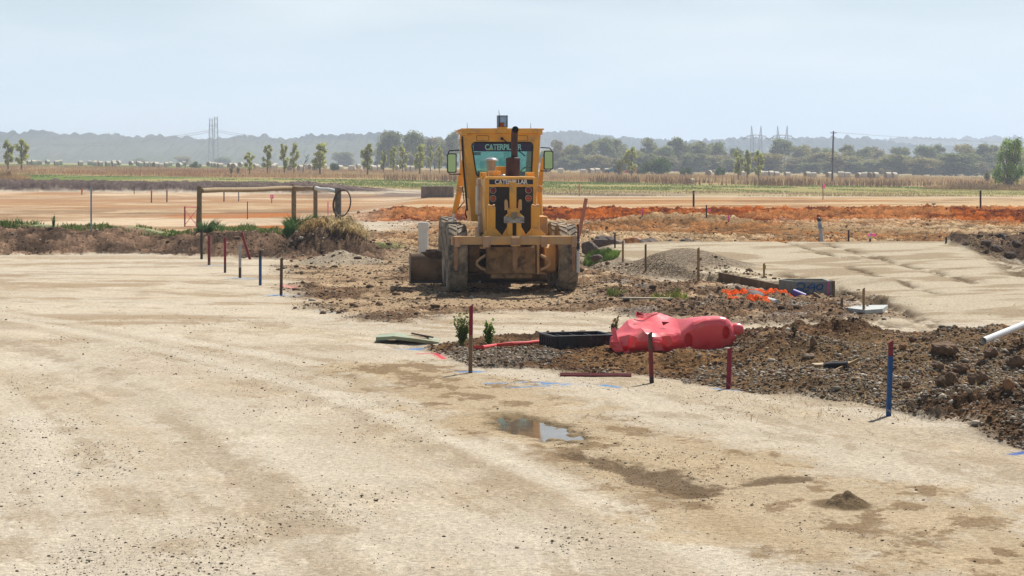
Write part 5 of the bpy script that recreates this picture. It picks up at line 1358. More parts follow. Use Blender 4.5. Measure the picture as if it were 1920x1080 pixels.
# ------------------------------------------------------------------ boulders and big clods
M_ROCKB = mat('basalt', (.115,.085,.070), .9, var=.35, scale=5, bump=.5, bscale=14); M_ROCKO = mat('orange_rock', (.36,.165,.065), .9, var=.35, scale=5, bump=.5, bscale=14, dirt=(.55,.5,.45), dirt_amt=.3)
M_ROCKT = mat('tan_rock', (.27,.205,.145), .9, var=.3, scale=5, bump=.5, bscale=14); M_CLOD = mat('clay_clod', (.150,.090,.052), .95, var=.35, scale=10, bump=.7, bscale=22)
for (px, py, w_, hh_, mt, lab) in ((1107,474,36,26,M_ROCKB,'dark boulder nearest the right rear wheel'),(1135,462,44,26,M_ROCKB,'large dark brown boulder behind the green weeds'),(1163,463,20,16,M_ROCKT,'brown boulder left of the orange one'),
        (1188,458,36,20,M_ROCKO,'orange boulder with a white patch'),(1216,463,40,20,M_ROCKB,'dark lumpy boulder right of the orange one'),(1190,466,20,10,M_ROCKT,'small pale boulder below the orange one'),(1255,460,26,14,M_ROCKB,'grey boulder in the middle of the boulder row'),
        (1286,459,26,14,M_ROCKB,'dark wedge-shaped boulder near the right end of the boulder row'),(1309,457,18,8,M_ROCKT,'small tan boulder at the right end of the boulder row'),(1118,488,24,14,M_ROCKB,'dark boulder low beside the weeds and the right rear tyre')):
    Y = 50.5+(470-py)*.28; k_ = Y/F; c = at(px, py-hh_*.35, Y)
    lump('boulder', c, w_/2*k_, 1, mt, lab, 'boulder', seed=int(px), squash=(1, .9, hh_/w_*1.05), group='boulders behind the right rear wheel')
cg = 'big clods of clay on the right end of the berm'
for (px, py, w_, hh_, mt, lab) in ((1776,712,46,30,M_CLOD,'big clay clod left of the middle on the right-hand berm'),(1832,712,36,26,M_CLOD,'rounded clay clod right of the big one, same height'),(1891,721,24,20,mat('orange_clod', (.27,.145,.07), .95, var=.3, scale=9, bump=.6),'squarish orange-brown clod near the right edge'),
        (1855,664,30,24,M_CLOD,'dark clod below the foot of the white pipe'),(1905,680,34,26,M_CLOD,'brown clod at the right edge above the orange-brown one'),(1770,655,56,26,M_CLOD,'wide dark clod left of the white pipe foot'),(1712,636,16,12,M_CLOD,'small dark clod on the berm crest right of the blue stake'),
        (1845,621,14,9,M_CLOD,'small dark clod on the skyline left of the white pipe'),(1813,733,30,12,M_CLOD,'flat clod just below the big clay clod'),(1838,742,12,9,M_CLOD,'little clod under the rounded one'),(1818,735,14,9,M_ROCKT,'greyish pebble-like clod in front of the flat one'),(1700,722,14,12,M_CLOD,'small clod to the right of the blue stake at mid height'),
        (1525,642,14,22,M_CLOD,'upright dark clod on the left crest of the berm'),(1517,667,26,9,M_ROCKT,'flat greyish stone above the planks'),(1693,650,16,12,mat('orange_clod', (.27,.145,.07)),'orange clod just right of the blue stake top'),(1737,636,18,12,M_CLOD,'dark clod on the crest between the blue stake and the white pipe'),
        (1801,690,34,18,M_CLOD,'slab of clay lying above the big clod'),(1760,688,20,14,M_CLOD,'clay clod uphill of the big clod')):
    v = hit(px, py+hh_*.35) or at(px, py, 22); k_ = v.y/F
    lump('clay_clod', Vector((v.x, v.y, v.z+hh_*.36*k_)), w_/2*k_, 1, mt, lab, 'clod', seed=int(px+py), squash=(1, .85, hh_/w_*1.1), group=cg, n=4)
for (px, py, w_, hh_, lab) in ((972,671,12,9,'brown stone on the rubble left of the maroon lying stake'),(1031,674,12,12,'pale rounded stone at the left end of the gravel in front of the crate'),(1485,618,10,9,'round brown clod alone on the pale track'),(1092,676,12,5,'small white stone in the shadow gravel')):
    v = hit(px, py+hh_*.3); k_ = v.y/F
    lump('stone', Vector((v.x, v.y, v.z+hh_*.35*k_)), w_/2*k_, 1, M_ROCKT, lab, 'stone', seed=int(px), squash=(1,.9,hh_/w_), n=3)
dg_ = 'dark clods heaped at the far right'
for i, (px, py, w_, hh_, lab) in enumerate(((1876,447,24,18,'largest dark clod on top of the heap at the far right'),(1850,456,22,12,'dark clod on the left shoulder of the far right heap'),(1905,457,22,14,'dark clod on the right shoulder of the far right heap'),(1868,466,26,14,'dark clod low in the middle of the far right heap'),(1895,478,24,14,'dark clod low at the right of the far right heap'),(1812,456,16,8,'flat dark clod left of the far right heap'))):
    Y = 50-(py-447)*.12; v = at(px, py, Y); k_ = Y/F
    lump('clay_clod', v, w_/2*k_, 1, mat('dark_clod', (.095,.066,.048), .95, var=.4, scale=9, bump=.7, bscale=18), lab, 'clod', seed=60+i, squash=(1,.9,hh_/w_*1.1), group=dg_)

# ------------------------------------------------------------------ loose gravel
def rock_protos(n, seed):
    import bmesh
    out = []
    for i in range(n):
        bm = bmesh.new(); bmesh.ops.create_icosphere(bm, subdivisions=1, radius=1)
        v = np.array([q.co[:] for q in bm.verts]); f = np.array([[q.index for q in p.verts] for p in bm.faces]); bm.free()
        g = np.random.default_rng(seed+i); v = v*g.uniform(.7, 1.2, (len(v), 1)); v[:,2] *= .65
        out.append((v, f))
    return out
PROTO = rock_protos(8, 900)
def scatter(name, pos, size, cols, label, cat, mt):
    Vs, Fs, Cs = [], [], []; b = 0
    n = len(pos); pid = RNG.integers(0, 8, n)
    for k in range(8):
        ii = np.nonzero(pid == k)[0]
        if len(ii) == 0: continue
        v, f = PROTO[k]; a_ = RNG.uniform(0, 6.28, len(ii)); ca, sa = np.cos(a_), np.sin(a_)
        st_ = RNG.uniform(.7, 1.4, (len(ii), 1))
        x = (v[:,0][None]*ca[:,None]-v[:,1][None]*sa[:,None])*st_; y = (v[:,0][None]*sa[:,None]+v[:,1][None]*ca[:,None]); z = np.repeat(v[:,2][None], len(ii), 0)
        P = np.stack([x, y, z], -1)*size[ii][:,None,None]+pos[ii][:,None,:]
        Vs.append(P.reshape(-1, 3)); Fs.append((f[None]+(np.arange(len(ii))*len(v))[:,None,None]+b).reshape(-1, 3)); b += len(ii)*len(v)
        Cs.append(np.repeat(cols[ii], len(v), 0))
    o = np_mesh(name, np.concatenate(Vs), np.concatenate(Fs), mt, col=np.concatenate(Cs)); return tag(o, label, cat, kind='stuff')
M_GRAV = leaf_mat('gravel_stone', transl=0.0, rough=.9)
def ground_pts(n, ylo, yhi, xpad=1.06):
    p = RNG.uniform(F*EYE/yhi, F*EYE/ylo, n); Y = F*EYE/p           # even over the view
    X = RNG.uniform(-960*xpad, 960*xpad, n)/F*Y
    return X, Y
# pebbles on the pad
X, Y = ground_pts(42000, 10.8, 34)
z, M_ = terrain(X, Y, True)
den = .08+.9*ss(-.02, .3, fbm(X*.9, Y*.5, 501, 3))
keep = (RNG.random(len(X)) < den) & (M_['m_berm'] < .5) & (M_['pud'] > 1.1)
X, Y, z = X[keep], Y[keep], z[keep]; n = len(X)
sz = np.clip(RNG.lognormal(math.log(.0034), .50, n), .002, .015)*(.8+Y/60)
base_c = np.array([[.085,.065,.05],[.17,.125,.085],[.27,.22,.16],[.42,.37,.29]])[RNG.choice(4, n, p=[.42,.26,.2,.12])]
scatter('pebbles', np.stack([X, Y, z+sz*.25], -1), sz, base_c*RNG.uniform(.8, 1.2, (n, 1)), 'dark pebbles and crumbs of earth scattered over the pale pad', 'pebbles', M_GRAV)
# stones in the berm
X, Y = ground_pts(240000, 15.5, 29); k_ = X > -2.2; X, Y = X[k_], Y[k_]
z, M_ = terrain(X, Y, True)
gv = ss(-.25, .25, fbm(X*.8+3, Y*.6, 131, 3)+.2*M_['n2'])
keep = (RNG.random(len(X)) < .35+.65*gv) & (M_['m_berm'] > .4); X, Y, z, gv = X[keep], Y[keep], z[keep], gv[keep]; n = len(X)
sz = np.clip(RNG.lognormal(math.log(.0085), .5, n), .004, .045)
pick = RNG.random(n) < gv*.42+.16
cc = np.where(pick[:,None], np.array([.33,.285,.225])*RNG.uniform(.3, 1.6, (n, 1)), np.array([.13,.075,.041])*RNG.uniform(.45, 1.5, (n, 1)))
scatter('gravel', np.stack([X, Y, z+sz*.3], -1), sz, cc, 'pale gravel and brown crumbs covering the spoil berm', 'gravel', M_GRAV)
# crumbs over the rough earth round the machine, the bank and the ridge
X, Y = ground_pts(190000, 29, 130, 1.08)
z, M_ = terrain(X, Y, True)
wgt = np.clip(M_['m_rub']*.45+M_['m_rr']*.6+M_['m_bank']*.7+M_['m_mid']*.55+M_['m_rid']*.9+M_['m_pil']*.8+M_['m_mound']*.4, 0, 1)
keep = RNG.random(len(X)) < wgt*(.4+.6*ss(-.3, .3, M_['n1'])); X, Y, z = X[keep], Y[keep], z[keep]; n = len(X)
mk = {k: v[keep] for k, v in M_.items() if k.startswith('m_')}
sz = np.clip(RNG.lognormal(math.log(.0125), .6, n), .006, .085)*(Y/45)**.5
cc = np.where((mk['m_rid'] > .5)[:,None], [.27,.080,.022], np.where((mk['m_mid'] > .5)[:,None], [.235,.145,.075], np.where((mk['m_pil'] > .3)[:,None], [.09,.065,.05], [.14,.090,.055])))*RNG.uniform(.55, 1.4, (n, 1))
lt = RNG.random(n) < .10; cc[lt] = np.array([.42,.37,.30])*RNG.uniform(.7, 1.2, (lt.sum(), 1))
scatter('rubble', np.stack([X, Y, z+sz*.2], -1), sz, cc, 'loose crumbs and stones over the churned brown and orange earth', 'rubble', M_GRAV)
# ------------------------------------------------------------------ foliage helpers
LEAF = leaf_mat('foliage', .48)
GRASS = leaf_mat('grass_blades', .40, rough=.7)
BARK = mat('bark', (.13,.10,.075), .9, var=.35, scale=4)
BARKP = mat('pale_bark', (.34,.31,.27), .85, var=.3, scale=4)
def leaf_cloud(P, size, base, var=.25, seed=0, asp=.6, flat=0.0):
    """one small bent leaf spray per point"""
    g = np.random.default_rng(seed); n = len(P)
    d = g.normal(size=(n, 3)); d[:,2] *= (1-flat); d /= np.linalg.norm(d, axis=1)[:,None]+1e-9
    u = np.cross(d, g.normal(size=(n, 3))); u /= np.linalg.norm(u, axis=1)[:,None]+1e-9; w_ = np.cross(d, u)
    s_ = (size*g.uniform(.6, 1.4, n))[:,None]
    V = np.stack([P-u*s_, P-w_*s_*asp+d*s_*.15, P+u*s_, P+w_*s_*asp+d*s_*.15], 1).reshape(-1, 3)
    Fq = np.arange(4*n).reshape(n, 4)
    c = np.array(base)[None]*g.uniform(1-var, 1+var, (n, 1))*np.array([1,1,1])[None]
    c[:,0] *= g.uniform(.85, 1.2, n)
    return V, Fq, np.repeat(c, 4, 0)
def make_tree(name, label, cat, group, trunk_pts, limbs, clumps, size, base, seed, per=1.0, bark=None, r0=.12, var=.25, shell=.45):
    """clumps: (x, y, z, rx, ry, rz, count)"""
    g = np.random.default_rng(seed)
    root = empty(name, (0,0,-500), label, cat, group)
    m = MB()
    m.tube(trunk_pts, [r0*(1-.75*i/(len(trunk_pts)-1)) for i in range(len(trunk_pts))], 7)
    for L_ in limbs: m.tube(L_, [r0*.5*(1-.7*i/(len(L_)-1)) for i in range(len(L_))], 5)
    m.build('trunk', bark or BARK, root, smooth=True)
    Ps, cs = [], []
    for (x, y, z, rx, ry, rz, n) in clumps:
        n = int(n*per); d = g.normal(size=(n, 3)); d /= np.linalg.norm(d, axis=1)[:,None]
        r_ = g.random(n)**shell*(1+.25*g.normal(size=n)*.6)
        Ps.append(np.array([x, y, z])+d*r_[:,None]*np.array([rx, ry, rz])); cs.append(np.full(n, g.uniform(.82, 1.18)))
    P = np.concatenate(Ps); cs = np.concatenate(cs)
    V, Fq, c = leaf_cloud(P, size, base, var, seed)
    c *= np.repeat(cs, 4)[:,None]
    np_mesh('crown', V, Fq, LEAF, root, col=np.clip(c, .005, .9))
    return root
PROTO_TREES = []
def poplar(i, w_=1.0, lean=0):
    """narrow young poplar about 1 unit = 1 m, 5 m tall"""
    g = np.random.default_rng(100+i); H_ = 5.0
    tp = [(0,0,-.3),(.03*g.normal(),0,1.0),(.06*g.normal()+lean*.3,0,2.4),(.1*g.normal()+lean*.7,0,3.8),(lean,0,4.8)]
    limbs = []; cl = []
    nb = 15
    for k in range(nb):
        t = .26+.72*k/nb; z = t*H_; a_ = g.uniform(0, 6.28); rr = w_*(.78*math.sin(math.pi*min(1, (t-.12)*1.02))**.7)*g.uniform(.35, 1.0)
        cx, cy = rr*math.cos(a_)+lean*t, rr*math.sin(a_)
        limbs.append([(lean*t*.6,0,z*.72),(cx*.6,cy*.6,z*.9),(cx,cy,z+.15)])
        cl.append((cx,cy,z,.30*w_,.30*w_,.44,125))
    return make_tree('poplar_tree', '', 'tree', 'young poplars along the far field', tp, limbs, cl, .105, (.43,.47,.13), 200+i, r0=.10, var=.3)
def gum(i, kind=0):
    kind = 1 if i in (0, 3, 5) else 0
    """broad eucalypt, 14 m tall"""
    g = np.random.default_rng(300+i); H_ = 14.0
    tp = [(0,0,-.5),(.2*g.normal(),0,3.5),(.5*g.normal(),0,7.0),(.6*g.normal(),0,10.0)]
    limbs = []; cl = []
    nb = 24+4*(i % 3)-(8 if kind else 0)
    for k in range(nb):
        a_ = g.uniform(0, 6.28); t = (.10 if kind == 0 else .45)+(.83 if kind == 0 else .5)*((k+g.random())/nb)**.8; z = t*H_
        rr = 4.3*math.sqrt(max(.05, 1-((t-.55)/.52)**2))*g.uniform(.25, 1.0); cx, cy = rr*math.cos(a_), rr*math.sin(a_)*.8
        limbs.append([(0,0,max(2.5, z*.5)),(cx*.5,cy*.5,z*.78),(cx,cy,z)])
        s_ = g.uniform(.8, 2.2); cl.append((cx,cy,z,s_*1.15,s_*1.15,s_*1.0,230))
    if kind == 0:
        for k in range(6): a_ = g.uniform(0, 6.28); cl.append((3.4*math.cos(a_),2.6*math.sin(a_),g.uniform(1.2,3.4),1.8,1.6,1.4,170))
    return make_tree('gum_tree', '', 'tree', 'hazy gum trees behind the field', tp, limbs, cl, .34, [(.22,.235,.095),(.27,.265,.10),(.19,.21,.075),(.24,.25,.11),(.29,.255,.095),(.21,.24,.09),(.27,.235,.115)][i], 400+i, r0=.34, bark=BARKP if i % 2 else BARK, var=.3, shell=.40)
def bush(i):
    g = np.random.default_rng(500+i); cl = []; limbs = []
    for k in range(16):
        a_ = g.uniform(0, 6.28); rr = g.uniform(.1, 1.0); z = g.uniform(.25, 1.55)*(1-.45*rr); cx, cy = rr*1.35*math.cos(a_), rr*1.0*math.sin(a_)
        cl.append((cx,cy,z,.48,.42,.40,150)); limbs.append([(0,0,.1),(cx*.6,cy*.6,z*.6),(cx,cy,z)])
    return make_tree('bush', '', 'bush', 'dark green bushes in the far field', [(0,0,-.2),(0,0,.4),(0,0,.9)], limbs, cl, .085, (.075,.125,.030), 520+i, r0=.07, var=.3)
def shrub_pale(i):
    g = np.random.default_rng(560+i); cl = []; limbs = []
    for k in range(11):
        a_ = g.uniform(0, 6.28); z = g.uniform(.5, 2.0); rr = .45*g.uniform(.3, 1)*(.5+.5*z/2); cx, cy = rr*math.cos(a_), rr*math.sin(a_)
        cl.append((cx,cy,z,.22,.22,.35,90)); limbs.append([(0,0,.05),(cx*.5,cy*.5,z*.6),(cx,cy,z)])
    return make_tree('shrub', '', 'shrub', 'pale shrubs in the far field', [(0,0,-.2),(0,0,.7),(.05,0,1.6)], limbs, cl, .07, (.20,.20,.06), 580+i, r0=.04)
def willow(i):
    g = np.random.default_rng(600); cl = []; limbs = []
    for k in range(34):
        a_ = g.uniform(0, 6.28); t = g.random(); z = 1.2+4.6*t; rr = (1.9-1.0*t)*g.uniform(.3, 1.0); cx, cy = rr*math.cos(a_)+.25*t, rr*math.sin(a_)
        cl.append((cx,cy,z,.42,.40,.75,170)); limbs.append([(0,0,.3),(cx*.45,cy*.45,z*.6),(cx,cy,z+.2)])
    return make_tree('willow_tree', '', 'tree', None, [(0,0,-.3),(.05,0,1.2),(.2,0,3),(.3,0,4.8)], limbs, cl, .095, (.26,.36,.06), 610, r0=.2, var=.3)
used = {}
def place(proto, key, x, y, label, top_px, base_px, width_px, native_h, native_w, rz=None, z=None):
    """stand a tree at world x, y so that it has the photo's height"""
    k_ = y/F; zz = gz(x, y) if z is None else z
    h = (base_px-top_px)*k_
    # crown top must reach the photo row even where the foot is hidden
    h = EYE-(top_px-HZ)*k_-zz
    sc = h/native_h; sw = width_px*k_/native_w
    rz = random.uniform(0, 6.28) if rz is None else rz
    loc = (x, y, zz)
    if key not in used:
        used[key] = True; proto.location = loc; proto.rotation_euler = (0,0,rz); proto.scale = (sw, sw, sc); proto['label'] = label; return proto
    return copy_tree(proto, loc, rz, (sw, sw, sc), label)
pops = [poplar(i, (1.0,.8,.72,1.05,.9)[i]) for i in range(5)]
plist = [(15,262,320,20,1,'slim poplar at the far left edge of the field'),(40,261,320,27,0,'bushy poplar beside the slim one at the far left edge'),(468,285,328,20,0,'poplar first to the right of the left pylon, above the long rail'),
 (501,271,326,17,1,'poplar between the first one and the close pair, above the long rail'),(533,270,328,14,2,'left poplar of the close pair above the tall rail post'),(551,268,327,19,3,'right poplar of the close pair above the tall rail post'),
 (600,268,329,36,3,'widest forked poplar above the right rail posts'),(689,269,330,22,1,'tall thin poplar standing before the gum trees left of the grader'),(719,283,327,11,2,'small thin poplar right beside the tall thin one left of the grader'),
 (737,275,327,14,4,'poplar third to the left of the broad one near the grader'),(755,273,328,17,0,'poplar just left of the broad one near the grader'),(787,270,330,27,3,'broad poplar in the group just left of the grader'),(807,272,326,12,2,'narrow poplar next to the broad one on the cab side'),(824,274,327,14,4,'narrow poplar nearest to the grader cab mirror'),
 (1184,275,333,24,0,'upright poplar left of the big dark bush on the right'),(1384,283,338,19,4,'left one of the trio of poplars between the bushes and the utility pole'),(1401,281,338,15,2,'middle one of the trio of poplars left of the utility pole'),(1422,282,339,19,0,'right one of the trio of poplars left of the utility pole')]
for (px, pt, pb, w_, v, lab) in plist:
    h = hit(px, pb); y = min(max(h.y if h else 330, 300), 420); x = (px-CX)/F*y
    place(pops[v], 'p%d' % v, x, y, lab, pt, pb, w_*1.12, 5.0, 1.75*(1.0,.8,.72,1.05,.9)[v])
bushes = [bush(i) for i in range(3)]
for (px, pt, pb, w_, v, lab) in [(1236,288,330,66,0,'big dark green bush right of the upright poplar'),(1206,309,329,30,1,'lower dark bush touching the big one on its left'),(1290,311,331,36,2,'low dark bush just right of the big one'),(1349,310,332,28,1,'dark bush alone left of the trio of poplars'),
        (366,302,316,26,2,'dark round bush among the hay bales on the left'),(626,302,322,19,0,'small dark bush right of the widest forked poplar')]:
    h = hit(px, pb); y = min(max(h.y if h else 420, 330), 470); place(bushes[v], 'b%d' % v, (px-CX)/F*y, y, lab, pt, pb, w_, 1.75, 3.1)
shr = [shrub_pale(i) for i in range(2)]
for (px, pt, pb, w_, v, lab) in [(433,310,328,11,0,'small pale shrub left of the first poplar above the long rail'),(447,312,328,9,1,'tiny pale shrub beside the small pale one'),(1160,296,331,26,1,'pale yellowish shrub leaning left of the upright poplar'),(1849,317,343,22,0,'small rounded shrub beside the willow')]:
    h = hit(px, pb); y = min(max(h.y if h else 350, 300), 420); place(shr[v], 's%d' % v, (px-CX)/F*y, y, lab, pt, pb, w_, 2.25, 1.3)
wt = willow(0); y = 262; place(wt, 'w', (1893-CX)/F*y, y, 'large bright green willow at the right edge of the field', 258, 346, 74, 6.2, 4.2, rz=1.0)
# gum trees
gums = [gum(i) for i in range(7)]
glist = [(716,262,34),(733,243,44),(752,266,40),(776,246,44),(800,258,44),(826,256,40),(849,245,40),(838,266,40),(765,280,50),(815,285,50),(690,275,24),
 (1046,262,34),(1075,270,46),(1102,268,40),(1060,295,46),(1130,258,48),(1157,259,48),(1181,278,46),(1216,258,38),(1246,274,46),(1274,256,54),(1311,264,50),(1341,266,42),(1300,286,56),(1120,290,50),(1380,276,50),(1350,290,56),(1420,284,44),(1440,290,46),
 (1465,259,44),(1500,270,48),(1522,276,44),(1550,278,42),(1488,296,52),(1590,270,50),(1620,275,44),(1572,292,46),(1646,275,40),(1690,274,40),(1736,272,44),(1757,269,38),(1664,290,46),(1712,292,54),(1780,288,42),(1812,269,50),(1842,268,48),(1868,270,44),(1792,302,46),(1832,304,46),(1600,302,46),(1640,302,50),(1900,276,44),(1936,270,50),(1965,276,50),(1030,280,36),(1230,295,44),(1520,304,50),(1745,304,46)]
glist += [(1040+49*i+(i*i*7) % 19, 282+(i*7) % 17, 66+(i*11) % 22) for i in range(19)]
glist.sort()
def gum_label(px, pt, i):
    marks = [(770,'the close poplars left of the grader'),(1184,'the upright poplar by the big bush'),(1236,'the big dark bush'),(1402,'the trio of poplars'),(1467,'the right pair of pylon peaks'),(1562,'the timber utility pole'),(1893,'the willow')]
    mx_, nm = min(marks, key=lambda q: abs(q[0]-px))
    return nm, mx_
cnt = {}
ordw = ['first','second','third','fourth','fifth','sixth','seventh','eighth','ninth','tenth','eleventh','twelfth','thirteenth','fourteenth','fifteenth','sixteenth','seventeenth','eighteenth']
rows_g = []
for (px, pt, w_) in glist:
    nm, mx_ = gum_label(px, pt, 0); rows_g.append((px, pt, w_, nm, mx_))
for i, (px, pt, w_, nm, mx_) in enumerate(rows_g):
    side = 'left' if px < mx_ else 'right'
    same = sorted([abs(r_[0]-mx_) for r_ in rows_g if r_[3] == nm and (r_[0] < mx_) == (px < mx_)])
    k_ = ordw[same.index(abs(px-mx_))]
    hgt = 'tall' if pt < 264 else ('low' if pt > 284 else 'middling')
    y = (690 if pt < 284 else 640)+((i*37) % 60)-30
    place(gums[i % 7], 'g%d' % (i % 7), (px-CX)/F*y, y, f'{hgt} hazy gum tree, {k_} to the {side} of {nm}', pt, 332, w_*1.12, 14.6, 9.6)
# dim trees in the dust on the left
for i, (px, pt, w_, lab) in enumerate([(643,284,42,'dim gum tree veiled by dust right of the widest poplar'),(262,296,40,'faint tree lost in the dust behind the left bales'),(345,292,44,'faint tree in the dust left of the left pylon'),(418,294,40,'faint tree in the dust at the foot of the left pylon')]):
    y = 1150 if i else 950; place(gums[(i+2) % 7], 'g%d' % ((i+2) % 7), (px-CX)/F*y, y, lab, pt, 315, w_, 14.6, 9.6)
# bare dead trees
def dead(px, pt, pb, y, label, seed):
    g = np.random.default_rng(seed); k_ = y/F; x = (px-CX)/F*y; z0_ = gz(x, y); h = EYE-(pt-HZ)*k_-z0_
    e = empty('dead_tree', (x, y, z0_), label, 'tree'); m = MB(); m.tube([(0,0,-.2),(.1,0,h*.4),(.25*h,0,h*.97)], [.10,.07,.02], 6)
    for k in range(8):
        t = g.uniform(.3, .9); s_ = g.choice([-1, 1]); m.tube([(.2*h*t,0,h*t*.95),(.2*h*t+s_*h*.12,g.normal()*.2,h*(t+.12)),(.2*h*t+s_*h*.18,g.normal()*.3,h*min(1.02,t+.28))], [.05,.03,.012], 5)
    m.build('trunk', mat('dead_wood', (.10,.09,.08), .9), e)
dead(1277, 297, 330, 440, 'bare dead tree poking out above the low dark bush', 3)
dead(568, 290, 328, 380, 'thin bare sapling right of the close pair of poplars', 4)
dead(347, 298, 316, 480, 'bare forked sapling left of the dark round bush', 5)

# ------------------------------------------------------------------ hay bales
def bale_mesh():
    m = MB(); n = 22; prof = [(.01,-.6),(.66,-.6),(.71,-.56),(.72,-.3),(.725,0),(.72,.3),(.71,.56),(.66,.6),(.01,.6)]
    m.lathe(prof, (0,0,.68), 'X', n); return m
M_NET = mat('bale_net', (.55,.48,.36), .8, var=.15, scale=4); M_HAY = mat('hay_end', (.27,.185,.10), .95, var=.3, scale=8)
b0 = bale_mesh().build('hay_bale', M_NET, smooth=True); b0.data.materials.append(M_HAY)
for p in b0.data.polygons:
    if abs(p.normal.x) > .8: p.material_index = 1
bl_px = [(55,304),(63,304.5),(74,309),(89,308),(106,305),(113,309),(151,311),(168,308),(178,307),(188,306.5),(177,312),(202,307),(213,309),(222,309.5),(214,313),(246,309),(260,311),(264,313.5),(274,308),(285,307),(292,315),(302,316),(312,313),(319,309),(336,315),(345,311),(392,311),(400,314),(407,316),(413,317),(432,316),(439,317.5),(451,312),(476,315),(480,318),(495,313),(511,319.5),(515,316),(539,319),(545,321),(564,321.5),(574,319),(584,320),(592,321),(609,316),(637,321),(659,321.5),(672,316),(686,318),(697,318),(710,318),(700,322),(712,322),(744,321),(765,322.5),(774,323),
 (1026,326),(1051,326),(1094,328),(1109,327),(1119,327),(1136,327),(1143,327),(1329,331),(1391,335),(1427,335),(1436,335),(1445,334),(1455,334.5),(1476,336),(1514,336),(1526,336),(1555,337.5),(1577,338),(1589,337.5),(1610,338),(1621,337.5),(1631,337.5),(1641,338),(1665,338),(1676,338)]
first = True
marks = [(40,'the bushy poplar at the far left'),(170,'the slim grey steel pole'),(366,'the dark round bush'),(468,'the first poplar above the long rail'),(600,'the widest forked poplar'),(689,'the tall thin poplar by the gums'),(787,'the broad poplar by the grader'),(1050,'the right cab mirror'),(1184,'the upright poplar'),(1349,'the lone dark bush'),(1422,'the trio of poplars'),(1562,'the timber utility pole')]
near_m = lambda px: min(marks, key=lambda q: abs(q[0]-px))
for i, (px, py) in enumerate(bl_px):
    mk_ = near_m(px); side = 'left' if px < mk_[0] else 'right'
    same = sorted(abs(q[0]-mk_[0]) for q in bl_px if near_m(q[0]) == mk_ and (q[0] < mk_[0]) == (px < mk_[0]))
    lab = f'round hay bale, {ordw[same.index(abs(px-mk_[0]))]} to the {side} of {mk_[1]}'
    h = hit(px, py, 300); y = min(max(h.y if h else 560, 430), 640); x = (px-CX)/F*y
    if first: o = b0; first = False
    else: o = b0.copy(); COL.objects.link(o)
    o.location = (x, y, gz(x, y)); o.rotation_euler = (0, 0, R(random.choice((28, 35, 20, 70, -15, 45)))); s_ = random.uniform(.92, 1.1); o.scale = (s_, s_, s_)
    tag(o, lab, 'hay bale', 'round hay bales on the far field')
o = b0.copy(); COL.objects.link(o); h = hit(1296, 344); o.location = h; k_ = h.y/F; o.scale = (.75*11*k_/1.2,)*3; o.rotation_euler = (0,0,.6); tag(o, 'single small bale lying near the green strip below the low dark bush', 'hay bale', 'round hay bales on the far field')

# ------------------------------------------------------------------ pylons, pole, wires
M_LAT = mat('lattice_steel', (.30,.31,.32), .6, metal=.3, var=.1)
def lattice(m, base, top, wb, wt, n, r_):
    P = []
    for i in range(n+1):
        t = i/n; c = base.lerp(top, t); w_ = wb+(wt-wb)*t
        P.append([c+Vector((sx*w_/2, sy*w_/2, 0)) for sx, sy in ((-1,-1),(1,-1),(1,1),(-1,1))])
    for k in range(4): m.tube([P[0][k], P[n][k]], r_, 4)
    for i in range(n):
        for k in range(4):
            a_, b_ = (P[i][k], P[i+1][(k+1) % 4]) if (i+k) % 2 == 0 else (P[i][(k+1) % 4], P[i+1][k])
            m.tube([a_, b_], r_*.6, 4)
def tower_pair(px, pt, pb, y, label, cols, wb, wt):
    k_ = y/F; x = (px-CX)*k_; z0_ = -2.0; e = empty('lattice_pylon', (x, y, z0_), label, 'pylon')
    for dx, t in cols:
        m = MB(); lattice(m, Vector((dx*k_, 0, 0)), Vector((dx*k_, 0, EYE-(t-HZ)*k_-z0_)), wb*k_, wt*k_, 13, .16*y/1300)
        m.build('mast', M_LAT, e)
    return e, k_, z0_
e, k_, z0_ = tower_pair(400, 219, 310, 1300, 'tall twin lattice pylon fading into dust on the left', [(-4.5,222),(5,219)], 10, 5)
m = MB()
for pz in (236,): m.tube([(-7*k_,0,EYE-(pz-HZ)*k_-z0_),(8*k_,0,EYE-(pz-HZ)*k_-z0_)], .25, 4)
m.build('crossarm', M_LAT, e)
for px, lab in ((1418,'twin-peaked lattice pylon rising left of the dark gum tree'),(1467,'twin-peaked lattice pylon rising directly behind the dark gum tree')):
    y = 1350; k_ = y/F; z0_ = -2; e = empty('lattice_pylon', ((px-CX)*k_, y, z0_), lab, 'pylon')
    zf = lambda p_: EYE-(p_-HZ)*k_-z0_
    m = MB()
    for s in (-1, 1):
        lattice(m, Vector((s*9*k_,0,0)), Vector((s*7.5*k_,0,zf(258))), 7*k_, 5*k_, 8, .20); lattice(m, Vector((s*8*k_,0,zf(258))), Vector((s*9*k_,0,zf(236))), 4*k_, .6*k_, 6, .16)
    m.build('mast', M_LAT, e); m = MB()
    for s in (-1, 1):
        m.tube([(0,0,zf(253)),(s*12*k_,0,zf(254)),(s*26*k_,0,zf(261))], .30, 4); m.tube([(0,0,zf(258)),(s*14*k_,0,zf(259)),(s*26*k_,0,zf(261))], .26, 4)
        for q in (4, 10, 16): m.tube([(s*q*k_,0,zf(253)),(s*(q+3)*k_,0,zf(259))], .18, 4)
    m.build('crossarm', M_LAT, e)
for px, lab in ((204.5,'left of two tiny masts on the left hill'),(215.5,'right of two tiny masts on the left hill')):
    y = 1790; m = MB(); b_ = at(px, 262, y); t_ = at(px, 249.5 if px < 210 else 248.5, y); lattice(m, b_, t_, 2.6*y/F, 1.2*y/F, 6, .30); o = m.build('lattice_pylon', M_LAT); tag(o, lab, 'pylon')
m = MB()
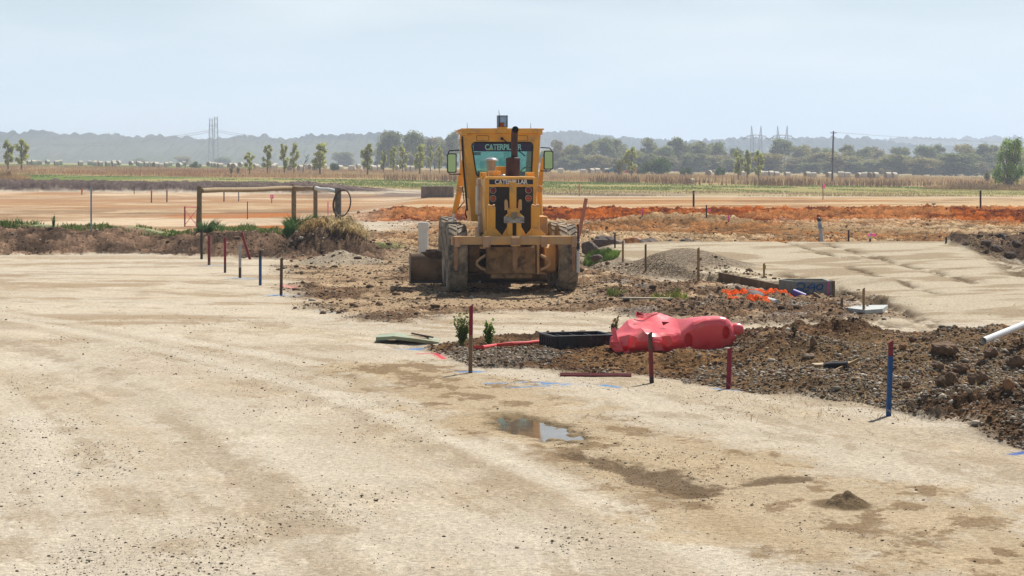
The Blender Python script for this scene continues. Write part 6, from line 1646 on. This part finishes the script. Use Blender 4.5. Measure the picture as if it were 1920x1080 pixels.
for zoff in (0, 3.5):
    for (a_, b_, sag) in (((400,243+zoff),(-60,262+zoff),6),((400,243+zoff),(900,276+zoff),5)):
        A, B = at(*a_, 1300), at(*b_, 1330); m.tube([A.lerp(B, i/20)+Vector((0,0,-sag*4*(i/20)*(1-i/20))) for i in range(21)], .13, 4)
o = m.build('power_line', mat('wire', (.22,.22,.23), .6)); tag(o, 'faint power lines strung from the twin pylon on the left', 'power line')
y = 345; k_ = y/F; x = (1561.5-CX)*k_; e = empty('utility_pole', (x, y, gz(x, y)), 'tall dark timber utility pole standing in the brown grass', 'utility pole')
zf = lambda p_: EYE-(p_-HZ)*k_-e.location.z
m = MB(); m.tube([(-.1,0,-.3),(.0,0,zf(290)),(.12,0,zf(245.5))], [.19,.16,.12], 10); m.build('pole_shaft', mat('old_pole', (.075,.062,.052), .85, var=.3), e, smooth=True)
m = MB(); m.box((.1,-.1,zf(249.5)),(11*k_,.10,.10)); m.build('crossarm', mat('old_pole', (.08,.06,.05)), e)
for dx in (-4.8, 4.8):
    m = MB(); m.lathe([(.05,0),(.07,.08),(.03,.16)], (.1+dx*k_,-.1,zf(249)), 'Z', 8); m.build('insulator', mat('insulator', (.25,.22,.2), .3), e)
m = MB()
for dx in (-4.8, 4.8):
    A = Vector((x+.1+dx*k_, y, e.location.z+zf(248))); B = Vector((190+dx, y+60, A.z+.2)); m.tube([A.lerp(B, i/16)+Vector((0,0,-2.2*4*(i/16)*(1-i/16))) for i in range(17)], .012, 4)
o = m.build('power_line', mat('wire', (.2,.2,.2))); tag(o, 'thin wires running right from the timber utility pole', 'power line')

# ------------------------------------------------------------------ tractor and implement in the field, farm trailer
y = 470; k_ = y/F
h0 = Vector(((1152-CX)*k_, y, gz((1152-CX)*k_, y)))
e = empty('tractor', h0, 'small teal tractor far off in the field behind the pale shrub', 'tractor')
m = MB(); m.b2(-1.0,1.0,-.6,.6,.7,1.4); m.b2(-2.2,-.8,-.45,.45,.7,1.3); m.build('tractor_body', mat('teal_paint', (.06,.20,.18), .5), e, bevel=.06)
m = MB(); m.b2(-.4,.9,-.6,.6,1.4,2.2); m.build('cab', mat('cab_glass', (.08,.14,.15), .2), e, bevel=.05); m = MB(); m.b2(-.5,1.0,-.7,.7,2.2,2.32); m.build('roof', mat('cream_roof', (.55,.52,.45), .6), e, bevel=.03)
for xx, r_ in ((.6,.75),(-1.7,.5)):
    for s in (-1, 1): m = MB(); m.lathe([(.1,-.18),(r_,-.16),(r_,.16),(.1,.18)], (xx,s*.8,r_), 'Y', 18); m.build('wheel', M_BLK, e, smooth=True)
h0 = Vector(((1181-CX)*k_, y, gz((1181-CX)*k_, y)))
e = empty('hay_baler', h0, 'small red farm implement far off behind the upright poplar', 'baler')
m = MB(); m.prism([(-1.6,.5),(1.8,.5),(2.0,1.3),(1.4,2.0),(.2,2.0),(-.6,1.3)], -.9, .9); m.build('baler_body', mat('implement_red', (.42,.05,.04), .5), e, bevel=.05)
m = MB(); m.tube([(-1.4,0,.9),(-3.4,0,.3)], .12, 8); m.build('drawbar', mat('implement_red', (.4,.05,.04)), e)
for s in (-1, 1): m = MB(); m.lathe([(.1,-.15),(.5,-.14),(.5,.14),(.1,.15)], (.3,s*1.05,.5), 'Y', 16); m.build('wheel', M_BLK, e, smooth=True)
y = 455; k_ = y/F; h0 = Vector(((1662-CX)*k_, y, gz((1662-CX)*k_, y)))
e = empty('farm_trailer', h0, 'pale farm trailer with an open frame right of the utility pole', 'trailer')
m = MB(); m.b2(-1.3,1.0,-.8,.8,.6,.75); m.b2(-1.3,-1.2,-.8,.8,.75,1.0); m.build('deck', mat('trailer_tan', (.45,.36,.24), .7), e, bevel=.02)
m = MB()
for xx in (-.8, .9):
    for s in (-1, 1): m.tube([(xx,s*.7,.75),(xx,s*.7,1.9)], .05, 6)
for s in (-1, 1): m.tube([(-.8,s*.7,1.9),(.9,s*.7,1.9)], .05, 6)
for xx in (-.8, .9): m.tube([(xx,-.7,1.9),(xx,.7,1.9)], .05, 6)
m.build('rail_frame', mat('trailer_tan', (.45,.36,.24)), e)
for s in (-1, 1): m = MB(); m.lathe([(.08,-.1),(.35,-.1),(.35,.1),(.08,.1)], (0,s*.9,.35), 'Y', 14); m.build('wheel', M_BLK, e, smooth=True)

# ------------------------------------------------------------------ hills
def hills(name, Yc, prof, amp, col1, col2, seed, depth=700, x0=-400, x1=2320, label=''):
    px = np.linspace(x0, x1, 1800); py = np.interp(px, [p[0] for p in prof], [p[1] for p in prof])
    v = np.linspace(0, 1, 46); V = []; C_ = []
    for t in v:
        Y = Yc-depth*(1-min(t/.75, 1))+(t-.75)*depth*.5*(t > .75)
        s_ = ss(0, .75, np.array(t))*(1-ss(.78, 1.0, np.array(t)))
        zc_ = EYE-(py-HZ)/F*Yc
        X = (px-CX)/F*Yc
        z = -8+(zc_+8)*(.15*t/.75+.85*ss(.0, .75, np.array(min(t,.75))) if t <= .75 else (1-.5*(t-.75)/.25))
        tree = np.abs(fbm(X/26., Y/26., seed, 2))*1.3*amp+np.abs(vn(X/8., Y/9., seed+9))*amp*1.5+np.abs(vn(X/4., Y/9., seed+19))*amp*.8-amp*.9
        z = z+tree*ss(.12, .3, np.array(t))
        V.append(np.stack([X, np.full(X.shape, Y), z], -1))
        f = ss(-.05, .12, fbm(X/160., Y/90., seed+20, 3)+.10*(t-.5)); c = np.array(col1)[None]+(np.array(col2)-np.array(col1))[None]*(1-f)[:,None]*(1-ss(.45,.7,np.array(t)))
        C_.append(c)
    n = len(px); idx = np.arange(len(v)*n).reshape(len(v), n)
    Fq = np.stack([idx[:-1,:-1], idx[:-1,1:], idx[1:,1:], idx[1:,:-1]], -1).reshape(-1, 4)
    o = np_mesh(name, np.concatenate(V), Fq, leaf_mat('hill_cover', 0.0, .9), col=np.concatenate(C_), smooth=True); return tag(o, label, None, None, 'structure')
hills('hills', 1800, [(-400,252),(0,250),(30,254),(60,256),(85,252),(105,253),(135,259),(160,259),(170,265),(182,255),(205,257),(240,261),(300,261),(330,260),(365,266),(400,266),(450,264),(480,259),(520,264),(560,264),(600,263),(640,259),(690,256),(720,256),(760,262),(840,268),(930,280),(1000,300),(1050,318),(2320,325)], 3.2, (.022,.032,.022), (.07,.075,.045), 31, label='hazy wooded hills behind the left fields')
hills('hills', 2300, [(-400,300),(600,290),(760,272),(880,262),(960,255),(1020,252.5),(1080,250),(1105,254),(1130,259),(1165,262),(1190,262),(1235,266),(1290,268),(1330,265),(1380,263),(1450,266),(1520,262),(1562,262),(1600,263),(1640,267),(1680,274),(1720,277),(1800,280),(1920,284),(2320,300)], 3.4, (.022,.032,.024), (.06,.065,.045), 47, depth=700, label='pale blue wooded hills behind the gum trees')
hills('hills', 3200, [(-400,300),(1200,285),(1500,276),(1600,268),(1660,265),(1710,262.5),(1760,264),(1820,263),(1920,263),(2050,266),(2320,280)], 5, (.035,.045,.032), (.10,.10,.07), 59, depth=800, label='palest far ridge beyond the right-hand trees')

# ------------------------------------------------------------------ grasses
def blades(name, X, Y, h, w_, cols, label, cat, lean=.35, z=None, seed=0, curl=.0, droop=None):
    g = np.random.default_rng(seed); n = len(X); z = terrain(X, Y) if z is None else z
    a_ = g.uniform(0, 6.28, n); la = g.uniform(0, 6.28, n) if droop is None else droop; ll = lean*h*g.uniform(.2, 1, n)
    dx, dy = np.cos(a_)*w_/2, np.sin(a_)*w_/2; lx_, ly_ = np.cos(la)*ll, np.sin(la)*ll
    B = np.stack([X, Y, z-.02*h], -1)
    e1 = np.stack([dx, dy, 0*dx], -1); mid = np.stack([lx_*.35, ly_*.35, h*.6], -1); tip = np.stack([lx_, ly_, h*(1-curl)], -1)
    V = np.stack([B-e1, B+e1, B+mid+e1*.7, B+mid-e1*.7, B+tip+e1*.15, B+tip-e1*.15], 1).reshape(-1, 3)
    b = (np.arange(n)*6)[:,None]; Fq = np.concatenate([b+np.array([0,1,2,3]), b+np.array([3,2,4,5])])
    o = np_mesh(name, V, Fq, GRASS, col=np.repeat(np.clip(cols, .005, .9), 6, 0)); return tag(o, label, cat, None, 'stuff')
g = np.random.default_rng(77)
# brown seed grass in the far field
def fan(n, y0, y1, xl_=-1.12, xr_=1.12):
    Y = np.sqrt(g.uniform(y0**2, y1**2, n)); X = g.uniform(960*xl_, 960*xr_, n)/F*Y; return X, Y
X, Y = fan(190000, 284, 520)
cl = fbm(X*.09, Y*.05, 701, 3); dn = (g.random(len(X)) < .5+.8*cl+.35*(1-ss(300, 420, Y))) & (Y > 287+10*fbm(X*.03, Y*.02, 115, 3)-8*vn(X*.3, Y*.1, 703)); X, Y, cl = X[dn], Y[dn], cl[dn]; n = len(X)
left = 1-ss(-70, -5, X)
c = np.array([.42,.275,.125])*(1-left)[:,None]*1.05+np.array([.36,.200,.100])*left[:,None]
c = c+(np.array([.52,.40,.20])-c)*ss(.0, .35, fbm(X*.05+3, Y*.06, 705, 3))[:,None]
c = c+(np.array([.15,.085,.05])-c)*(ss(.25, .45, fbm(X*.25, Y*.2, 707, 2))*.6)[:,None]
c *= g.uniform(.65, 1.3, (n, 1))
blades('dry_grass', X, Y, g.uniform(.35, .80, n)*(.75+.6*np.clip(cl, -.3, .5)), g.uniform(.03, .08, n), c, 'tall brown seeding grass across the far field', 'dry grass', z=terrain(X, Y), seed=1)
# taller dock and weeds on its near edge at the right
X, Y = fan(9000, 262, 300, -.25, 1.12); k = fbm(X*.14, Y*.10, 711, 3) > .16; X, Y = X[k], Y[k]; n = len(X)
blades('dock_weeds', X, Y, g.uniform(.5, 1.25, n), g.uniform(.06, .14, n), np.array([.18,.11,.06])*g.uniform(.6, 1.5, (n, 1)), 'rusty dock weeds and rank grass at the edge of the brown field', 'weeds', seed=2)
# green strip
X, Y = fan(60000, 206, 290); k = (Y+fbm(X*.03, Y*.02, 115, 3)*28 > 209) & (fbm(X*.07, Y*.045, 751, 5, .6) > -.04); X, Y = X[k], Y[k]; n = len(X)
c = np.array([.15,.215,.055])+(np.array([.36,.32,.13])-np.array([.15,.215,.055]))*ss(-.05, .2, fbm(X*.04, Y*.03, 115, 3))[:,None]
blades('green_grass', X, Y, g.uniform(.05, .16, n), g.uniform(.05, .12, n), c*g.uniform(.7, 1.3, (n, 1)), 'strip of short green grass below the brown field', 'grass', seed=3)
X, Y = fan(26000, 145, 208); k = (fbm(X*.06, Y*.05, 721, 3) > -.05) & ((X > -6) | (Y > 190)); X, Y = X[k], Y[k]; n = len(X)
blades('straw_grass', X, Y, g.uniform(.06, .22, n), g.uniform(.04, .09, n), np.array([.37,.29,.15])*g.uniform(.6, 1.25, (n, 1)), 'sparse straw-coloured stubble between the road and the green strip', 'stubble', seed=4)
# weeds along the top of the left bank
def bank_pts(n, x0, x1, t0, t1):
    X = g.uniform(x0, x1, n); by_ = np.interp(X, BANKX, BANKY); Y = by_+g.uniform(t0, t1, n); return X, Y
X, Y = bank_pts(16000, -18, -4.2, 3.2, 7.5); k = (fbm(X*.8, Y*.6, 731, 3) > .0) & (X < -4.6); X, Y = X[k], Y[k]; n = len(X)
hh_ = g.uniform(.04, .12, n)*(1+.9*ss(.1, .4, fbm(X*.9, Y*.5, 733, 2)))
c = np.array([.105,.165,.038])*g.uniform(.6, 1.4, (n, 1)); dry = g.random(n) < .2; c[dry] = [.33,.27,.13]
blades('green_weeds', X, Y, hh_, g.uniform(.02, .045, n), c, 'low green weeds along the top of the left dirt bank', 'weeds', seed=5, lean=.6)
# weeds in front of the fence, and green patch by the boulders
def weed_patch(name, cx, cy, rx, ry, n, h, col, label, seed, w_=(.015,.035)):
    q = np.random.default_rng(seed); a_ = q.uniform(0, 6.28, n); r_ = np.sqrt(q.random(n)); X = cx+rx*r_*np.cos(a_); Y = cy+ry*r_*np.sin(a_)
    return blades(name, X, Y, q.uniform(.35, 1, n)*h*(1.1-.5*r_), q.uniform(*w_, n), np.array(col)*q.uniform(.6, 1.45, (n, 1)), label, 'weeds', lean=.7, seed=seed)
v = hit(1128, 486); weed_patch('green_weeds', v.x, v.y+.3, .42, 1.0, 1500, .22, (.125,.185,.045), 'bright green grass patch between the boulders and the gravel', 11)
v = at(575, 430, 57); weed_patch('green_weeds', v.x, 56.5, .55, 2.5, 3000, .55, (.06,.12,.025), 'tall dark green weeds left of the dry grass tuft', 12)
v = at(390, 435, 57); weed_patch('green_weeds', v.x, 57.4, .35, .5, 700, .45, (.08,.15,.045), 'taller green weed clump at the left post of the fence', 13)
v = hit(1255, 557); weed_patch('green_weeds', v.x, v.y, .35, .5, 260, .16, (.20,.22,.05), 'thin yellowish weeds on the rubble behind the barrier', 14)
v = hit(1153, 553); weed_patch('green_weeds', v.x, v.y, .15, .5, 160, .20, (.15,.18,.05), 'thin green weeds on the rubble right of the grader', 15)
v = at(12, 350, 205); weed_patch('dry_grass', v.x-1.5, 205, 3.6, 4, 3000, 1.5, (.33,.22,.11), 'clump of tall tan grass at the left edge of the field', 16, (.04,.09))
v = at(1900, 350, 250); weed_patch('dry_grass', v.x-2, 252, 9, 4, 5000, .9, (.36,.25,.13), 'tan grass round the foot of the willow', 17, (.05,.10))
# dry tuft over the mound
def tuft():
    q = np.random.default_rng(81); V, Fq, Cc = [], [], []; n = 950; b = 0
    for i in range(n):
        a_ = q.uniform(0, 6.28); r_ = q.random()**.6; x = -4.75+.85*r_*math.cos(a_); y = 53.75+.55*r_*math.sin(a_)
        L_ = q.uniform(.14, .50); da = math.atan2(math.sin(a_)*.6-.55, math.cos(a_)+q.normal()*.35)
        if x < -4.9: da = math.pi+.5+q.normal()*.4
        w_ = q.uniform(.006, .016); out = q.uniform(.35, .9)*L_; z = None
        pts = [(x, y, 0)]
        for t in (.35, .7, 1.0):
            pts.append((x+math.cos(da)*out*t, y+math.sin(da)*out*t, L_*(.55*math.sin(t*2.3)-.45*t*t*q.uniform(.3, 1.4))))
        V.append(pts); Cc.append(np.array([.50,.38,.19] if x > -4.9 else [.42,.29,.13])*q.uniform(.55, 1.35)); Fq.append(w_)
    base = np.array([p[0][:2] for p in V]); zb_ = terrain(base[:,0], base[:,1])-.01
    P = np.array(V); P[:,:,2] += zb_[:,None]; ws = np.array(Fq)[:,None,None]*np.array([1,.9,.7,.25])[None,:,None]
    sd_ = np.stack([np.ones(n), q.normal(0,.5,n), np.zeros(n)], -1)[:,None,:]*ws
    VV = np.stack([P-sd_, P+sd_], 2).reshape(-1, 3); k = (np.arange(n)*8)[:,None]
    FF = np.concatenate([k+np.array([2*j, 2*j+1, 2*j+3, 2*j+2]) for j in range(3)])
    o = np_mesh('dry_tuft', VV, FF, GRASS, col=np.repeat(np.array(Cc), 8, 0)); tag(o, 'shaggy dry straw tuft hanging over the earth mound by the fence post', 'dry grass', None, 'stuff')
tuft()
# flowering weeds beside the tall stake
def plant(px, pb, h_px, w_px, n_st, col, label, flowers, seed, leafy=1.0, cat='weed'):
    q = np.random.default_rng(seed); v = hit(px, pb); k_ = v.y/F; H_, W_ = h_px*k_, w_px*k_; e = empty('flowering_weed' if flowers else 'leafy_weed', v, label, cat)
    m = MB(); P = []; FP = []
    for i in range(n_st):
        a_ = q.uniform(0, 6.28); tx, ty = W_*.5*math.cos(a_)*q.uniform(.2, 1), W_*.5*math.sin(a_)*q.uniform(.2, 1); hz_ = H_*q.uniform(.55, 1)
        pts = [(0,0,-.02),(tx*.35,ty*.35,hz_*.5),(tx,ty,hz_)]; m.tube(pts, [.006,.004,.002], 4)
        for t in np.linspace(.2, 1, 9):
            nl = int(4*leafy*(1.3-t))+1
            for _ in range(nl): P.append((tx*t+q.normal()*W_*.07, ty*t+q.normal()*W_*.07, hz_*t+q.normal()*.02))
        FP.append((tx, ty, hz_))
    m.build('stems', mat('weed_stem', (.13,.14,.05), .8), e)
    V, Fq, c = leaf_cloud(np.array(P), .026, col, .35, seed); np_mesh('leaves', V, Fq, LEAF, e, col=c)
    if flowers:
        V, Fq, c = leaf_cloud(np.array(FP), .012, (.75,.60,.02), .1, seed+1, asp=.9); np_mesh('flowers', V, Fq, LEAF, e, col=c)
plant(866, 648, 62, 38, 26, (.13,.18,.045), 'tall green weed with yellow flowers left of the tall stake', True, 21, .38)
plant(916, 644, 44, 26, 16, (.17,.26,.045), 'bright green leafy weed right of the tall stake', False, 22, .8)
plant(1152, 640, 52, 24, 10, (.17,.13,.06), 'dry wispy weed behind the left end of the red barrier', False, 23, .3)
plant(1490, 632, 26, 14, 5, (.12,.09,.05), 'thin dead weed on the left crest of the berm', False, 24, .15)
plant(100, 428, 24, 12, 8, (.11,.17,.05), 'single tall weed on the left bank crest', False, 25, .7)
# dead straw lying about the berm
X = g.uniform(2.2, 5.6, 500); Y = g.uniform(18.5, 23.5, 500); n = 500
blades('dry_grass', X, Y, g.uniform(.04, .12, n), g.uniform(.004, .008, n), np.array([.42,.31,.15])*g.uniform(.6, 1.2, (n, 1)), 'scattered dry straw on the right-hand berm', 'dry grass', lean=2.4, seed=6)

# ------------------------------------------------------------------ haze and dust
def vol_mat(name, dens, col, aniso=.0):
    m = bpy.data.materials.new(name); m.use_nodes = True; N = m.node_tree.nodes; L = m.node_tree.links
    N.remove(N['Principled BSDF']); v = N.new('ShaderNodeVolumePrincipled'); v.inputs['Color'].default_value = (*col, 1); v.inputs['Density'].default_value = dens; v.inputs['Anisotropy'].default_value = aniso
    L.new(v.outputs[0], N['Material Output'].inputs['Volume']); return m
m = MB(); m.b2(-2200, 2200, -60, 3700, -16, 90)
o = m.build('haze', vol_mat('haze_air', .00036, (.72,.83,1.0), .2)); tag(o, 'thin blue summer haze filling the air over the plain', 'haze', None, 'stuff')

import bmesh
bm = bmesh.new(); bmesh.ops.create_icosphere(bm, subdivisions=4, radius=1)
for v in bm.verts: v.co = (v.co.x*330*(1+.12*math.sin(v.co.y*4)), v.co.y*480, v.co.z*(26+16*math.sin(v.co.x*7+1)+9*math.sin(v.co.x*17)))
me = bpy.data.meshes.new('dust_cloud'); bm.to_mesh(me); bm.free()
o = link_mesh('dust_cloud', me, None, vol_mat('dust_air', .00022, (1.0,.93,.86))); o.location = (-270, 1500, 6); tag(o, 'low drifting dust cloud before the left hills', 'dust', None, 'stuff')
# ------------------------------------------------------------------ camera, light, sky
cam = bpy.data.cameras.new('camera'); co = bpy.data.objects.new('camera', cam); COL.objects.link(co)
co.location = (0, 0, EYE); co.rotation_euler = (R(90), 0, 0)
cam.sensor_width = 36; cam.lens = F/1920*36; cam.shift_y = -(540-HZ)/1920; cam.clip_start = .5; cam.clip_end = 30000
SC.camera = co
SEL, SAZ = 53.0, 32.0
sd = Vector((math.sin(R(SAZ))*math.cos(R(SEL)), math.cos(R(SAZ))*math.cos(R(SEL)), math.sin(R(SEL))))
sl = bpy.data.lights.new('sun', 'SUN'); sl.energy = 5.0; sl.angle = R(.5); sl.color = (1, .965, .91)
so = bpy.data.objects.new('sun', sl); COL.objects.link(so); so.location = (0, 0, 60)
so.rotation_euler = sd.to_track_quat('Z', 'Y').to_euler()
w = bpy.data.worlds.new('World'); SC.world = w; w.use_nodes = True
N = w.node_tree.nodes; L = w.node_tree.links
bg = N['Background']; sky = N.new('ShaderNodeTexSky'); sky.sky_type = 'NISHITA'; sky.sun_disc = False
sky.sun_elevation = R(SEL); sky.sun_rotation = R(SAZ); sky.air_density = 1.0; sky.dust_density = 1.0; sky.ozone_density = 1.0
tc = N.new('ShaderNodeTexCoord')
mp = N.new('ShaderNodeMapping'); mp.inputs['Scale'].default_value = (5, 5, 26); mp.inputs['Rotation'].default_value = (0, R(10), 0)
L.new(tc.outputs['Generated'], mp.inputs['Vector'])
cn = N.new('ShaderNodeTexNoise'); cn.inputs['Scale'].default_value = 1.3; cn.inputs['Detail'].default_value = 6; L.new(mp.outputs[0], cn.inputs['Vector'])
cr = N.new('ShaderNodeMapRange'); cr.inputs[1].default_value = .42; cr.inputs[2].default_value = .75; cr.inputs[3].default_value = 0.0; cr.inputs[4].default_value = .4
L.new(cn.outputs['Fac'], cr.inputs[0])
# pale summer veil low over the horizon, thin streaks of cloud in it
sx = N.new('ShaderNodeSeparateXYZ'); L.new(tc.outputs['Generated'], sx.inputs[0])
ve = N.new('ShaderNodeMapRange'); ve.interpolation_type = 'SMOOTHSTEP'; ve.inputs[1].default_value = .0; ve.inputs[2].default_value = .20; ve.inputs[3].default_value = .95; ve.inputs[4].default_value = 0
L.new(sx.outputs[2], ve.inputs[0])
vm = N.new('ShaderNodeMix'); vm.data_type = 'RGBA'; vm.inputs[7].default_value = (11.1, 13.6, 15.6, 1)
L.new(ve.outputs[0], vm.inputs[0]); L.new(sky.outputs[0], vm.inputs[6])
cm = N.new('ShaderNodeMix'); cm.data_type = 'RGBA'; cm.inputs[7].default_value = (15.2, 15.9, 16.3, 1)
L.new(cr.outputs[0], cm.inputs[0]); L.new(vm.outputs[2], cm.inputs[6]); L.new(cm.outputs[2], bg.inputs['Color'])
bg.inputs['Strength'].default_value = .050
SC.view_settings.view_transform = 'Standard'; SC.view_settings.look = 'None'; SC.view_settings.exposure = .42; SC.view_settings.gamma = 1
SC.render.engine = 'CYCLES'
SC.cycles.use_denoising = True; SC.cycles.denoising_prefilter = 'ACCURATE'; SC.cycles.denoising_input_passes = 'RGB_ALBEDO_NORMAL'
SC.cycles.max_bounces = 7; SC.cycles.transparent_max_bounces = 12; SC.cycles.volume_bounces = 2
SC.cycles.caustics_reflective = False; SC.cycles.caustics_refractive = False
SC.cycles.use_adaptive_sampling = True; SC.cycles.adaptive_threshold = .005

# pieces of one kind that do not touch become parts of their own
def split_loose(names):
    for o in list(bpy.data.objects):
        if o.type != 'MESH' or o.name.split('.')[0] not in names: continue
        me = o.data; n = len(me.vertices); par = list(range(n))
        def find(a):
            while par[a] != a: par[a] = par[par[a]]; a = par[a]
            return a
        for e in me.edges:
            a, b = find(e.vertices[0]), find(e.vertices[1])
            if a != b: par[a] = b
        # join pieces whose boxes touch
        comp = {}
        for v in range(n): comp.setdefault(find(v), []).append(v)
        boxes = []
        for vs in comp.values():
            P = np.array([me.vertices[v].co[:] for v in vs]); boxes.append([set(vs), P.min(0)-.012, P.max(0)+.012])
        merged = True
        while merged:
            merged = False
            for i in range(len(boxes)):
                for j in range(i+1, len(boxes)):
                    if (boxes[i][1] <= boxes[j][2]).all() and (boxes[j][1] <= boxes[i][2]).all():
                        boxes[i][0] |= boxes[j][0]; boxes[i][1] = np.minimum(boxes[i][1], boxes[j][1]); boxes[i][2] = np.maximum(boxes[i][2], boxes[j][2]); boxes.pop(j); merged = True; break
                if merged: break
        if len(boxes) < 2: continue
        co_ = [v.co[:] for v in me.vertices]; polys = [tuple(p.vertices) for p in me.polygons]; base = o.name.split('.')[0]
        for k, (vs, _, _) in enumerate(boxes):
            ids = sorted(vs); mp_ = {v: i for i, v in enumerate(ids)}
            m2 = bpy.data.meshes.new(base); m2.from_pydata([co_[v] for v in ids], [], [tuple(mp_[v] for v in p) for p in polys if p[0] in mp_])
            for mt in me.materials: m2.materials.append(mt)
            m2.update()
            if k == 0: o.data = m2
            else:
                c = o.copy(); c.data = m2; COL.objects.link(c)
split_loose({'tank_cover','mirror_bracket','hitch_flange','lamp_panel','hood_bracket','battery_box','grab_rail','panel_seam','side_window','slide_rail','hydraulic_hose','end_bit','tear','lamp_glass','crossarm','blue_band','controls'})
